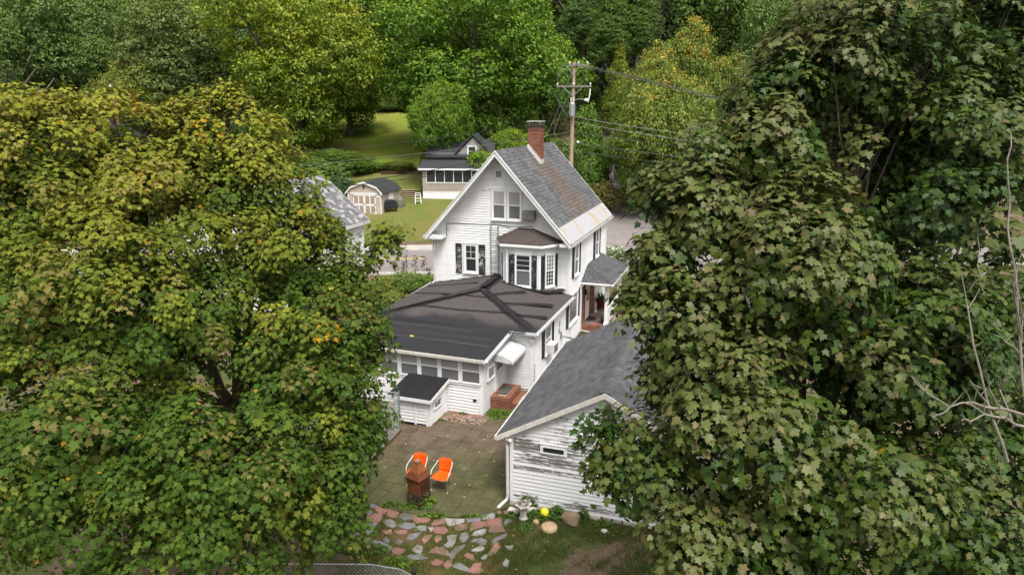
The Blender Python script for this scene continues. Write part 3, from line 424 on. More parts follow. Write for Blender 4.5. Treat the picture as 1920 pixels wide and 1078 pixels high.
# side street climbing away
mb = MB(); pth = [(9.6, 52.2, 5.2), (10.0, 56, 4.6), (10.6, 62, 4.2), (11.6, 69, 4.0), (12.8, 76, 4.0), (15.5, 83, 4.0), (20, 88, 4), (28, 91, 4)]
V = []; F = []
for i, (x, y, w) in enumerate(pth):
    V += [(x - w / 2, y, tz(0, y) + .02), (x + w / 2, y, tz(0, y) + .02)]
    if i: F.append((2 * i - 2, 2 * i - 1, 2 * i + 1, 2 * i))
struct(link('side_street', np_mesh('side_street', V, F, M['street'])))

HX, HY, HYAW = 2.6, 29.61, R(19.24)
def hw(a, b, z=0):      # house frame -> world
    return (HX + a * math.cos(HYAW) + b * math.sin(HYAW), HY - a * math.sin(HYAW) + b * math.cos(HYAW), z)
GX, GY, GYAW = -.05, 16.65, R(17.9)
def gw(a, b, z=0):
    return (GX + a * math.cos(GYAW) + b * math.sin(GYAW), GY - a * math.sin(GYAW) + b * math.cos(GYAW), z)
mb = MB(); mb.poly([(*hw(.02, 1.9)[:2], .006), (*hw(.02, -5.0)[:2], .006), (*gw(0, 2)[:2], .006), (*gw(.3, 8)[:2], .006), (*hw(9, 8)[:2], .006), (*hw(9, 14.5)[:2], .006), (*hw(3, 14.5)[:2], .006), (*hw(2.4, 2)[:2], .006)])
struct(mb.build('driveway', M['drive']))

# patio: mossy square pavers on a bed
def clip(poly, a, b):    # keep the left side of a->b
    out = []
    for i in range(len(poly)):
        p, q = poly[i], poly[(i + 1) % len(poly)]
        sp = (b[0]-a[0])*(p[1]-a[1])-(b[1]-a[1])*(p[0]-a[0]); sq = (b[0]-a[0])*(q[1]-a[1])-(b[1]-a[1])*(q[0]-a[0])
        if sp >= 0: out.append(p)
        if (sp >= 0) != (sq >= 0):
            t = sp / (sp - sq); out.append((p[0] + (q[0]-p[0])*t, p[1] + (q[1]-p[1])*t))
    return out
PATIO = [(-4.75, 17.35), (-4.22, 16.92), (-3.6, 16.5), (-2.95, 16.2), (-2.1, 15.98), (-1.27, 15.97), (-.6, 16.14), (-.12, 16.45), (1.55, 21.5), (1.0, 22.6), (-.3, 22.3), (-3.5, 21.35), (-3.75, 20.9)]
patio = MB(); patio.poly([(*p, .005) for p in PATIO]); patio = struct(patio.build('patio', mat('patio_bed', (.075, .058, .034), (.05, .042, .022), 6, .95, .1, .3, world=True)))
PY = R(17.5); S_ = .43; pr = random.Random(3)
for i in range(-16, 17):
    for j in range(-16, 17):
        g = .0045; off = (.5 if j % 2 else 0) * 0
        sq = []
        for u, v in ((i+off, j), (i+off+1, j), (i+off+1, j+1), (i+off, j+1)):
            u = (u - (i+off+.5)) * (1 - 2*g/S_) + i + off + .5; v = (v - (j+.5)) * (1 - 2*g/S_) + j + .5
            sq.append((-1.6 + S_*(u*math.cos(PY)+v*math.sin(PY)), 18.9 + S_*(-u*math.sin(PY)+v*math.cos(PY))))
        c = sq
        for k in range(len(PATIO)):
            c = clip(c, PATIO[k], PATIO[(k+1) % len(PATIO)])
            if len(c) < 3: break
        if len(c) < 3: continue
        ar = abs(sum(c[k][0]*c[(k+1) % len(c)][1]-c[(k+1) % len(c)][0]*c[k][1] for k in range(len(c))))/2
        if ar < .012: continue
        z = .018 + pr.uniform(0, .008); tx, ty = pr.uniform(-.008, .008), pr.uniform(-.008, .008)
        cx = sum(p[0] for p in c)/len(c); cy = sum(p[1] for p in c)/len(c)
        MB().prism([(p[0], p[1], z + tx*(p[0]-cx) + ty*(p[1]-cy)) for p in c], (0, 0, .03)).build('paver', M['paver'], patio)

# flagstone path
path = MB(); path.poly([(x, y, .004) for x, y in ((-5.2, 16.9), (-4.3, 15.2), (-3.6, 14.3), (-2.4, 13.75), (-1.6, 13.3), (-.4, 13.3), (-.1, 14.2), (.15, 15.2), (.3, 16.1), (-.1, 16.42), (-.62, 16.12), (-1.3, 15.95), (-2.1, 15.96), (-2.97, 16.18), (-3.62, 16.48), (-4.24, 16.9), (-4.8, 17.35))])
path = struct(path.build('path', M['moss']))
STONE_POLYS = []
for col, pts in STONES:
    c = np.mean(pts, 0); pts = [(c[0] + (x-c[0])*1.16, c[1] + (y-c[1])*1.16) for x, y in pts]
    # ragged outline: extra midpoints pushed in and out
    q = []
    for i in range(len(pts)):
        a, b = pts[i], pts[(i+1) % len(pts)]; q.append(a); k = pr.uniform(.35, .65); n_ = (b[1]-a[1], a[0]-b[0]); e = pr.uniform(-.05, .05)
        q.append((a[0]+(b[0]-a[0])*k+n_[0]*e, a[1]+(b[1]-a[1])*k+n_[1]*e))
    STONE_POLYS.append(q); z = .012 + pr.uniform(0, .012)
    MB().prism([(x, y, .0) for x, y in q], (0, 0, z + .012)).build('flagstone', FS[col], path)

# ---------------------------------------------------------------- windows, boards, shutters
def boards(wall, xlim, z0, z1, m, ex=.118, out=.036, y=0., peel=None, name='clapboard'):
    """one object per board, in the wall's own frame: x along, -y outwards"""
    z = z0; i = 0
    while z < z1 - .02:
        zt = min(z + ex, z1); a0, b0 = xlim(z); a1, b1 = xlim(zt)
        if b0 - a0 > .05:
            mb = MB(); b1 = max(b1, a1 + .01)
            mb.hexa([(a0, y - out, z), (b0, y - out, z), (b0, y, z), (a0, y, z), (a1, y - .003, zt + .004), (b1, y - .003, zt + .004), (b1, y, zt + .004), (a1, y, zt + .004)])
            o = mb.build(name, m, wall)
            if peel: o['peel'] = float(peel(i, z))
        z += ex; i += 1
def window(parent, x, z, w, h, loc=(0, 0, 0), rz=0, panes=('glass', 'glass'), depth=.085, casing=.09, rail=True, muntins=None, sill=True, name='window', y=0., sashes=True):
    """x,z: lower left of the glass opening in the wall's frame (-y outwards)"""
    c = casing; f = MB()
    f.box(x-c, x, y-depth, y, z-c*.6, z+h+c); f.box(x+w, x+w+c, y-depth, y, z-c*.6, z+h+c)
    f.box(x, x+w, y-depth, y, z+h, z+h+c); f.box(x, x+w, y-depth, y, z-c*.6, z)
    if sill: f.box(x-c-.03, x+w+c+.03, y-depth-.04, y-.001, z-c*.6-.05, z-c*.6-.002)
    f.box(x-c-.02, x+w+c+.02, y-depth-.02, y-.001, z+h+c+.002, z+h+c+.035)
    fr = f.build(name, M['trim'], parent, loc, rz)
    zs = [z, z+h] if not rail else [z, z+h*.5, z+h]
    for k in range(len(zs)-1):
        z0, z1 = zs[k], zs[k+1]; yy = y-.044-(.012 if k else 0); s = .028 if sashes else .012
        MB().poly([(x, yy, z0), (x+w, yy, z0), (x+w, yy, z1), (x, yy, z1)]).build('pane', M[panes[k]], fr)
        sm = MB(); sm.box(x, x+s, yy-.02, yy-.001, z0, z1); sm.box(x+w-s, x+w, yy-.02, yy-.001, z0, z1)
        sm.box(x+s, x+w-s, yy-.02, yy-.001, z0, z0+s); sm.box(x+s, x+w-s, yy-.02, yy-.001, z1-s, z1); sm.build('sash', M['trim'], fr)
        if muntins and muntins[k]:
            nx, nz = muntins[k]; mm = MB()
            for i in range(1, nx): xx = x+w*i/nx; mm.box(xx-.008, xx+.008, yy-.012, yy-.0005, z0+s, z1-s)
            for i in range(1, nz): z_ = z0+(z1-z0)*i/nz; mm.box(x+s, x+w-s, yy-.013, yy-.0004, z_-.008, z_+.008)
            mm.build('muntin', M['trim'], fr)
    return fr
def shutter(parent, x, z, w, h, loc=(0, 0, 0), rz=0, wear=.0, y=0.):
    f = MB(); t = .035; s = .045
    t = .05; y -= .02
    f.box(x, x+s, y-t, y-.002, z, z+h); f.box(x+w-s, x+w, y-t, y-.002, z, z+h)
    for zz in (z, z+h*.48, z+h-.06): f.box(x+s, x+w-s, y-t, y-.002, zz, zz+.06)
    n = int(h/.055)
    for i in range(n):
        zz = z + .03 + (h-.06)*i/n; f.hexa([(x+s, y-.03, zz), (x+w-s, y-.03, zz), (x+w-s, y-.006, zz+.02), (x+s, y-.006, zz+.02), (x+s, y-.03, zz+.012), (x+w-s, y-.03, zz+.012), (x+w-s, y-.006, zz+.032), (x+s, y-.006, zz+.032)])
    f.box(x+s, x+w-s, y-.005, y-.002, z+.02, z+h-.02)
    o = f.build('shutter', M['shutter'], parent, loc, rz); o['wear'] = wear; return o

def shingled(roof, P0, U, Vv, N, lu, lv, m, mo, ex=.14, tab=.28, keep=None, singles=0, key=None, limu=None, name='shingle'):
    """P0 eave corner, U along eave, Vv up the slope, N out; real tabs, the `singles` nearest ones as parts"""
    P0, U, Vv, N = map(Vector, (P0, U, Vv, N)); rr = random.Random(5); tabs = []
    nv = int(lv/ex)+1
    for j in range(nv):
        off = rr.uniform(0, tab); x = -off
        while x < lu:
            w = tab*rr.uniform(.92, 1.08); a = max(0, x); b = min(lu, x+w-.008); x += w
            if limu: l0, l1 = limu(j*ex); a = max(a, l0); b = min(b, l1)
            if b-a < .04: continue
            v0 = j*ex; v1 = min(v0+ex*1.12, lv)
            if v1-v0 < .03: continue
            lift = .020+rr.uniform(-.005, .006)
            tabs.append((a, b, v0, v1, lift))
    def corners(t):
        a, b, v0, v1, h = t
        return [P0+U*a+Vv*v0+N*h, P0+U*b+Vv*v0+N*h, P0+U*b+Vv*v1+N*.003, P0+U*a+Vv*v1+N*.003, P0+U*a+Vv*v0, P0+U*b+Vv*v0]
    idx = list(range(len(tabs))); single = set()
    if singles:
        idx.sort(key=lambda i: key(P0+U*tabs[i][0]+Vv*tabs[i][2])); single = set(idx[:singles])
    mb = MB()
    def put(mb, c):
        n = len(mb.v); mb.v += [tuple(p) for p in c]; mb.f += [(n, n+1, n+2, n+3), (n+4, n+5, n+1, n), (n+4, n, n+3), (n+5, n+2, n+1)]
    for i, t in enumerate(tabs):
        if i in single:
            s = MB(); put(s, corners(t)); me = s.mesh('shingle'); me.materials.append(mo); link(name, me, roof)
        else: put(mb, corners(t))
    me = mb.mesh('shingle_courses'); me.materials.append(m); stuff(link('shingle_courses', me, roof))

# ---------------------------------------------------------------- the white house
H = thing('white_house', 'white clapboard house with black shutters, steep grey gable roof and black-roofed rear wing', 'house', (HX, HY, 0), -HYAW)
HW, HD, ZE, ZR, SL = 6.6, 7.55, 4.93, 8.62, 1.118
RT = R(90)   # right wall frame: local x -> +b, -y -> +a
def gable(z): 
    if z <= ZE: return (-HW, 0.)
    d = (z-ZE)/SL; return (-HW+d+.02, -d-.02)
fw = MB().prism([(-HW, 0, 0), (0, 0, 0), (0, 0, ZE), (-HW/2, 0, ZR-.05), (-HW, 0, ZE)], (0, .15, 0)).build('front_wall', M['siding'], H)
boards(fw, lambda z: (gable(z)[0]+(.1 if z < ZE else 0), gable(z)[1]-(.1 if z < ZE else 0)), 2.35, ZR-.2, M['siding'])
rw = MB().box(.15, HD, 0, .15, 0, ZE-.05).build('side_wall', M['siding'], H, (0, 0, 0), RT)
boards(rw, lambda z: (.1, HD-.1), .15, ZE-.2, M['siding'])
MB().prism([(-HW, HD, 0), (0, HD, 0), (0, HD, ZE), (-HW/2, HD, ZR-.05), (-HW, HD, ZE)], (0, .15, 0)).build('back_wall', M['siding'], H)
MB().box(-HW, -HW+.15, .15, HD, 0, ZE-.05).build('side_wall', M['siding'], H)
for a0, a1, b0, b1, z0 in ((-.1, .018, -.03, 0, 0), (-HW-.018, -HW+.1, -.03, 0, 2.3)):
    MB().box(a0, a1, b0-.012, b1, z0, ZE-.12).build('corner_board', M['trim'], H)
MB().box(.019, .042, .0, .1, 0, ZE-.12).build('corner_board', M['trim'], H); MB().box(.0, .042, HD-.1, HD+.15, 0, ZE-.12).build('corner_board', M['trim'], H)
# roof: two slabs
FB, BB = -.66, 8.35; OV = .16
def rp(a, b, up=0):      # point on the right slope
    return (a, b, ZR - SL*(a+HW/2) + up)
def lp(a, b, up=0): return (a, b, ZR + SL*(a+HW/2) + up)
rf = MB(); rf.prism([rp(-HW/2, FB), rp(OV, FB), rp(OV, BB), rp(-HW/2, BB)], (0, 0, .13))
rf.prism([lp(-HW/2-.001, FB), lp(-HW-OV, FB), lp(-HW-OV, BB), lp(-HW/2-.001, BB)], (0, 0, .13))
rf = rf.build('roof', mat('roof_underlay', (.10, .10, .105), rough=.9, bmp=0), H)
ls = math.sqrt(1+SL*SL); Uv = (0, 1, 0); Vr = Vector((-1, 0, SL)).normalized(); Nr = Vector((SL, 0, 1)).normalized()
P0 = Vector(rp(OV, FB, .132)); LV = (HW/2+OV)*ls
camh = Vector((0, 0, 10.43))
hmat = Matrix.Translation((HX, HY, 0)) @ Matrix.Rotation(-HYAW, 4, 'Z'); caml = hmat.inverted() @ camh
flv = .86
ch_a0, ch_a1, ch_b0, ch_b1 = -3.2, -2.55, 3.62, 4.2
shingled(rf, P0+Vr*flv*1.0, Uv, Vr, Nr, BB-FB, LV-flv-.02, M['shingle'], M['shingle_o'], ex=.185, tab=.36, singles=290, key=lambda p: (p-caml).length)
Vl = Vector((1, 0, SL)).normalized(); Nl = Vector((-SL, 0, 1)).normalized()
shingled(rf, Vector(lp(-HW-OV, BB, .132)), (0, -1, 0), Vl, Nl, BB-FB, LV-.02, M['shingle'], M['shingle_o'], ex=.2, tab=.4)
rc_ = MB()
for i in range(30):
    b = FB+i*(BB-FB)/30; rc_.hexa([(-HW/2-.16, b, ZR-.03), (-HW/2+.16, b, ZR-.03), (-HW/2+.16, b+.31, ZR-.035), (-HW/2-.16, b+.31, ZR-.035), (-HW/2-.02, b, ZR+.165), (-HW/2+.02, b, ZR+.165), (-HW/2+.02, b+.31, ZR+.158), (-HW/2-.02, b+.31, ZR+.158)])
stuff(rc_.build('ridge_shingles', M['shingle'], H))
# white corrugated metal eave flashing
fl = MB(); nco = 40
for i in range(nco):
    b0 = FB+.02+(BB-FB-.04)*i/nco; b1 = FB+.02+(BB-FB-.04)*(i+1)/nco; bm_ = (b0+b1)/2
    e0 = P0+Vr*(-.04)-Vector((0, FB, 0)); 
    for (p, q, h0, h1) in ((b0, bm_, .004, .028), (bm_, b1, .028, .004)):
        A = e0+Vector((0, p, 0))+Nr*h0; B_ = e0+Vector((0, q, 0))+Nr*h1
        fl.poly([A, B_, B_+Vr*(flv+.04), A+Vr*(flv+.04)])
fl.build('eave_flashing', M['flash'], H)
# rake boards, gutters, cornice returns
def rake(b, t=.05):
    for s in (1, -1):
        f = rp if s > 0 else lp; a_end = OV if s > 0 else -HW-OV
        MB().prism([f(-HW/2, b, .15), f(a_end, b, .15), f(a_end, b, -.10), f(-HW/2, b, -.10)], (0, t if b > 0 else -t, 0)).build('rake_board', M['trim'], H)
        if b < 0: MB().prism([f(-HW/2, b-t, .155), f(a_end, b-t, .155), f(a_end, b-t, .08), f(-HW/2, b-t, .08)], (0, -.03, 0)).build('rake_trim', M['metal_white'], H)
        # frieze on the wall
        if b < 0: MB().prism([f(-HW/2, -.017, -.01), f(a_end-.2*s, -.017, -.01), f(a_end-.2*s, -.017, -.2), f(-HW/2, -.017, -.2)], (0, -.02, 0)).build('frieze_board', M['trim'], H)
rake(FB); rake(BB)
sf = MB(); 
for s in (1, -1):
    f = rp if s > 0 else lp; a_end = OV if s > 0 else -HW-OV
    sf.prism([f(-HW/2, FB+.01, -.012), f(a_end, FB+.01, -.012), f(a_end, -.02, -.012), f(-HW/2, -.02, -.012)], (0, 0, .01))
sf.build('soffit', M['trim'], H)
zeav = rp(OV, 0)[2]
g = MB(); g.box(OV-.02, OV+.10, FB-.03, BB+.03, zeav-.02, zeav+.005); g.box(OV+.08, OV+.10, FB-.03, BB+.03, zeav+.005, zeav+.10); g.box(0.02, OV-.021, FB+.01, BB, zeav-.12, zeav-.03)
for i in range(24): b = FB+.2+i*.36; g.box(OV-.02, OV+.08, b, b+.03, zeav+.07, zeav+.085)
g.build('gutter', M['gutter'], H)
g = MB(); g.tube([(-HW-OV-.06, FB-.05, zeav+.06), (-HW-OV-.06, BB, zeav+.06)], .07, 8); g.build('gutter', M['metal_white'], H)
MB().tube([(-HW-OV-.04, FB+.05, zeav), (-HW-OV+.05, FB+.2, zeav-.12), (-HW-.06, -.1, zeav-.25), (-HW-.06, -.07, 2.55), (-HW-.12, -.25, 2.45)], .04, 6).build('downspout', M['metal_white'], H)
MB().prism([(-HW-OV-.02, FB+.02, zeav-.05), (-HW+.62, FB+.02, zeav-.05), (-HW+.62, FB+.02, zeav+.06), (-HW+.12, FB+.02, zeav+.14), (-HW-OV-.02, FB+.02, zeav+.1)], (0, .62, 0)).build('cornice_return', M['trim'], H)
MB().prism([(OV+.0, FB+.02, zeav-.05), (-.35, FB+.02, zeav-.05), (-.35, FB+.02, zeav+.06), (OV, FB+.02, zeav+.1)], (0, .62, 0)).build('cornice_return', M['trim'], H)
# front wall details
window(H, -5.03, 3.16, .54, 1.24, panes=('glass', 'glass'), muntins=((1, 1), (2, 2)))
shutter(H, -5.53, 3.05, .30, 1.40, wear=1.25); shutter(H, -4.36, 3.05, .31, 1.40, wear=1.3)
window(H, -3.64, 5.72, .56, 1.24, panes=('glass_grey', 'glass_blind'), casing=.08); window(H, -2.90, 5.72, .56, 1.24, panes=('glass_grey', 'glass_blind'), casing=.08)
MB().box(-3.83, -2.2, -.085, -.02, 7.08, 7.12).build('window_cap', M['trim'], H)
v = MB(); v.box(-3.52, -3.24, -.03, -.005, 7.55, 7.84)
v = v.build('gable_vent', M['gutter'], H)
s = MB()
for i in range(7): s.hexa([(-3.50, -.045, 7.57+i*.038), (-3.26, -.045, 7.57+i*.038), (-3.26, -.031, 7.585+i*.038), (-3.50, -.031, 7.585+i*.038)] + [(-3.50, -.045, 7.58+i*.038), (-3.26, -.045, 7.58+i*.038), (-3.26, -.031, 7.6+i*.038), (-3.50, -.031, 7.6+i*.038)])
s.build('louvre', M['wire'], v)
MB().box(-4.15, -4.0, -.07, -.02, 6.98, 7.06).build('floodlight', M['trim'], H)
MB().box(-3.27, -3.19, -.05, -.016, 3.98, 4.18).build('meter_box', M['paint_black'], H); MB().box(-3.25, -3.20, -.04, -.016, 3.86, 3.90).build('meter_box', M['paint_black'], H)
MB().tube([(-5.98, -.06, 4.75), (-5.96, -.05, 5.34), (-5.9, -.03, 5.37), (-4.4, -.03, 5.40), (-3.5, -.03, 5.44), (-2.9, -.05, 5.37), (-2.5, -.2, 5.40), (-1.75, -.1, 5.46)], .014, 5).build('cable', M['cable'], H)
# chimney
ch = MB().box(ch_a0+.012, ch_a1-.012, ch_b0+.012, ch_b1-.012, 7.3, 9.72).build('chimney', M['mortar'], H)
br = MB(); bt = MB(); rr = random.Random(9); z = 7.45; j = 0
while z < 9.70:
    h = .062
    tgt = bt if z > 9.55 else br
    for (p0, p1, fix, ax, sgn) in ((ch_a0, ch_a1, ch_b0, 0, -1), (ch_a0, ch_a1, ch_b1, 0, 1), (ch_b0, ch_b1, ch_a1, 1, 1), (ch_b0, ch_b1, ch_a0, 1, -1)):
        L = p1-p0; x = p0 - (.1 if j % 2 else 0)
        while x < p1-.02:
            a = max(p0, x); b = min(p1, x+.195); x += .207
            if b-a < .03: continue
            o = rr.uniform(0, .004)+(.02 if z > 9.5 and z < 9.58 else 0)
            lo, hi = sorted((fix+sgn*o, fix-sgn*.05))
            if ax == 0: tgt.box(a, b, lo, hi, z, z+h)
            else: tgt.box(lo, hi, a+.001, b-.001, z, z+h)
    z += .074; j += 1
stuff(br.build('brick_courses', M['brick'], ch)); stuff(bt.build('sooty_brick_courses', M['soot'], ch))
MB().box(ch_a0-.03, ch_a1+.03, ch_b0-.03, ch_b1+.03, 9.72, 9.78).build('chimney_crown', M['soot'], ch)
cp = MB(); cp.box(ch_a0-.04, ch_a1+.04, ch_b0-.04, ch_b1+.04, 9.92, 9.96)
for a in (ch_a0+.04, ch_a1-.08):
    for b in (ch_b0+.04, ch_b1-.08): cp.box(a, a+.03, b, b+.03, 9.78, 9.92)
cp.build('chimney_cap', M['chimcap'], ch)
fs = MB()
for i in range(7):     # stepped metal flashing on the near face of the stack
    a0 = ch_a0+i*.095; zt = ZR-SL*(a0+HW/2)+.34; fs.box(a0-.02, a0+.10, ch_b0-.03-.002*i, ch_b0-.012-.002*i, ZR-SL*(a0+.1+HW/2)+.05, zt)
fs.box(ch_a1+.006, ch_a1+.022, ch_b0-.03, ch_b1, ZR-SL*(ch_a1+HW/2)+.05, ZR-SL*(ch_a1+HW/2)+.34)
fs.build('step_flashing', M['metal_white'], ch)
# bay
BA = [(-3.28, 0), (-2.70, -.92), (-1.19, -.92), (-.58, 0)]
bay = MB().prism([(x, y, 2.2) for x, y in BA], (0, 0, 2.62)).build('bay', M['siding'], H)
def face(a, b):
    a, b = Vector((*a, 0)), Vector((*b, 0)); d = b-a; return a, d.length, math.atan2(d.y, d.x)
for k in range(3):
    p, L, an = face(BA[k], BA[k+1])
    tb = MB(); tb.box(.0, .09, -.03, -.001, 2.3, 4.72); tb.box(L-.09, L, -.03, -.001, 2.3, 4.72); tb.box(.09, L-.09, -.028, -.001, 4.52, 4.72); tb.box(.09, L-.09, -.028, -.001, 2.3, 2.78)
    tb.build('bay_trim', M['trim'], H, p, an)
    if k == 1:
        window(H, .47, 2.93, .66, 1.38, p, an, panes=('glass_grey', 'glass'), muntins=((1, 1), (1, 3)), casing=.05)
        shutter(H, .14, 2.86, .26, 1.46, p, an, wear=.85); shutter(H, 1.19, 2.86, .24, 1.46, p, an, wear=.85)
    if k == 2:
        window(H, .36, 2.9, .45, 1.4, p, an, panes=('glass', 'glass_mid'), muntins=((3, 4), (3, 4)), casing=.05)
        shutter(H, .11, 2.8, .18, 1.5, p, an, wear=.1); shutter(H, .88, 2.8, .16, 1.5, p, an, wear=.1)
    if k == 0: window(H, .36, 2.9, .4, 1.4, p, an, panes=('glass', 'glass'))
EA = [(-3.50, -.02), (-2.93, -1.14), (-1.0, -1.14), (-.26, -.02)]; TA = [(-2.42, -.02), (-1.73, -.02)]
mb = MB(); e = [(*p, 4.84) for p in EA]; t = [(*p, 5.36) for p in TA]
mb.poly([e[0], e[1], t[0]]); mb.poly([e[1], e[2], t[1], t[0]]); mb.poly([e[2], e[3], t[1]]); mb.prism([(*p, 4.80) for p in EA], (0, 0, .04))
br_ = mb.build('bay_roof', M['bayroof'], H)
MB().prism([(*p, 4.68) for p in EA], (0, 0, .119)).build('bay_fascia', M['trim'], H)
MB().box(-2.42, -1.7, -.12, -.025, 5.36, 5.40).build('bay_roof_flashing', M['metal_white'], H)
# right wall windows
wr = dict(rz=RT, loc=(0, 0, 0))
window(H, .56, 3.22, .66, 1.36, panes=('glass_grey', 'glass_mid'), casing=.06, **wr); shutter(H, .12, 3.14, .34, 1.5, wear=.0, **wr); shutter(H, 1.31, 3.14, .34, 1.5, wear=.0, **wr)
window(H, 4.9, 3.22, .68, 1.36, panes=('glass_grey', 'glass_mid'), casing=.06, **wr); shutter(H, 4.47, 3.14, .34, 1.5, **wr); shutter(H, 5.67, 3.14, .34, 1.5, **wr)
window(H, -.28, 1.1, 1.5, 1.22, panes=('glass_grey', 'glass_grey'), casing=.07, rail=False, **wr); shutter(H, -.72, 1.02, .34, 1.38, **wr); shutter(H, 1.34, 1.02, .34, 1.38, **wr)
# rear wing
LW = -5.51; PB = -8.14; PA = -1.0
ww = MB().box(LW+.15, -.002, 0, .15, 0, 2.36).build('wing_side_wall', M['siding'], H, (0, 0, 0), RT)
boards(ww, lambda z: (LW+.1, -.01), .12, 2.3, M['siding'])
MB().box(0, .042, LW-.042, LW+.1, 0, 2.32).build('corner_board', M['trim'], H)
wf = MB().box(PA, 0, LW, LW+.15, 0, 2.36).build('wing_rear_wall', M['siding'], H)
boards(wf, lambda z: (PA, -.08), .1, 2.3, M['siding'], y=LW)
MB().box(-.09, .0, LW-.042, LW, 0, 2.32).build('corner_board', M['trim'], H)
MB().box(-HW, -HW+.15, PB+.15, -.002, 0, 2.2).build('wing_side_wall', M['siding'], H)
pf = MB().box(-HW, PA, PB, PB+.15, 0, 2.14).build('porch_rear_wall', M['siding'], H)
boards(pf, lambda z: (-HW+.05, PA-.1), 0.02, 1.08, M['siding'], y=PB)
MB().box(PA-.11, PA+.0, PB-.044, PB, 0, 2.12).build('corner_board', M['trim'], H)
MB().box(-HW, PA-.11, PB-.06, PB-.0005, 1.08, 1.13).build('window_ledge', M['trim'], H)
for i in range(7):
    x = -1.79-.80*i+.02; window(H, x, 1.19, .70, .90, y=PB, panes=('glass_grey' if i else 'glass_grey', 'glass_blind'), casing=.045, depth=.08, sill=False)
ps = MB().box(PB+.15, LW, 0, .12, 0, 2.2).build('porch_side_wall', M['siding'], H, (PA, 0, 0), RT)
MB().box(PB, PB+.11, -.025, -.0005, 0, 2.12).build('corner_board', M['trim'], H, (PA, 0, 0), RT)
window(H, PB+.42, 1.16, .60, .90, (PA, 0, 0), RT, panes=('glass_grey', 'glass_mid'), casing=.05, depth=.08, sill=False)
dr = MB(); dr.box(-6.98, -6.05, -.03, -.001, .45, 2.06); dr.box(-6.93, -6.10, -.045, -.031, .46, .62); dr.box(-6.93, -6.84, -.045, -.031, .62, 2.05); dr.box(-6.19, -6.10, -.045, -.031, .62, 2.05); dr.box(-6.84, -6.19, -.045, -.031, 1.96, 2.05)
dr = dr.build('door', M['trim'], H, (PA, 0, 0), RT)
MB().poly([(-6.82, -.033, 1.2), (-6.21, -.033, 1.2), (-6.21, -.033, 1.95), (-6.82, -.033, 1.95)]).build('pane', M['glass'], dr)
MB().box(-6.17, -6.12, -.09, -.046, 1.3, 1.4).box(-6.17, -6.13, -.08, -.046, 1.5, 1.54).build('handle', M['paint_black'], dr)
# wing roof
zA = 3.13; PH = (-3.2, -2.45, 3.02); ER = (.17, 0, 2.42); HR = (.17, -5.68, 2.43); IC = (PA+.16, -5.68, 2.43); PR = (PA+.16, -8.34, 2.17); PL = (-HW-.17, -8.34, 2.19); HL = (-HW-.17, -5.68, 2.44); EL = (-HW-.17, 0, 2.47); AP = (-3.35, 0, zA)
wr_ = MB()
for f in ((AP, PH, HR, ER), (PH, HL, IC, HR), (AP, EL, HL, PH), (HL, PL, PR, IC)):
    wr_.poly(f)
    wr_.poly([(x, y, z-.09) for x, y, z in reversed(f)])
rim = [ER, HR, IC, PR, PL, HL, EL]
for i in range(6):
    a, b = rim[i], rim[i+1]; wr_.poly([a, b, (b[0], b[1], b[2]-.09), (a[0], a[1], a[2]-.09)])
wro = link('wing_roof', wr_.mesh('wing_roof'), H); wro.data.materials.append(M['rolled'])
def plane(f):
    a, b, c = map(Vector, f[:3]); n = (b-a).cross(c-a).normalized(); n = n if n.z > 0 else -n
    return lambda x, y: a.z - (n.x*(x-a.x)+n.y*(y-a.y))/n.z
PLN = dict(R=plane((AP, PH, HR)), F=plane((PH, HL, HR)), L=plane((AP, EL, HL)), P=plane((HL, PL, PR)))
tr = random.Random(21)
def tar(pts, w, pl, m='tar', nm_='tar_strip'):
    """irregular brushed band of tar along a line on a roof slope"""
    f = PLN[pl]; pts = [Vector((x, y, 0)) for x, y in pts]; out = []; L_ = []; R_ = []
    for i in range(len(pts)-1):
        n = max(2, int((pts[i+1]-pts[i]).length/.12))
        for k in range(n+(1 if i == len(pts)-2 else 0)):
            p = pts[i].lerp(pts[i+1], k/n); d = (pts[i+1]-pts[i]).normalized(); nn = Vector((-d.y, d.x, 0))
            L_.append(p+nn*w/2*tr.uniform(.75, 1.25)); R_.append(p-nn*w/2*tr.uniform(.75, 1.25))
    mb = MB()
    for i in range(len(L_)-1):
        mb.poly([(q.x, q.y, f(q.x, q.y)+.006) for q in (R_[i], R_[i+1], L_[i+1], L_[i])])
    me = mb.mesh(nm_); me.materials.append(M[m]); link(nm_, me, wro)
tar([(-3.34, -.05), (-3.2, -2.4)], .5, 'R'); tar([(-3.36, -.05), (-3.22, -2.4)], .3, 'L')
tar([(PH[0]+.08, PH[1]-.05), (HR[0]-.2, HR[1]+.25)], .34, 'R'); tar([(PH[0]+.02, PH[1]-.1), (HR[0]-.3, HR[1]+.1)], .34, 'F')
tar([(PH[0]-.05, PH[1]-.05), (HL[0]+.2, HL[1]+.25)], .22, 'L'); tar([(PH[0]-.02, PH[1]-.1), (HL[0]+.3, HL[1]+.1)], .22, 'F')
tar([(-5.3, -4.45), (-3.4, -4.5), (-1.35, -4.35)], .16, 'F'); tar([(-3.95, -3.15), (-2.5, -3.2)], .13, 'F')
tar([(-1.95, -3.55), (-.1, -2.4)], .3, 'R'); tar([(-1.05, -4.45), (.1, -3.9)], .34, 'R'); tar([(-2.6, -2.75), (-1.6, -1.5)], .28, 'R')
tar([(-4.4, -3.2), (-6.6, -2.2)], .18, 'L'); tar([(-3.9, -1.4), (-6.6, -.9)], .2, 'L'); tar([(-2.9, -.98), (-.9, -.98), (-.2, -.1)], .3, 'R'); tar([(-3.4, -.1), (-6.6, -.12)], .24, 'L'); tar([(-6.4, -5.75), (-.2, -5.75)], .28, 'P')
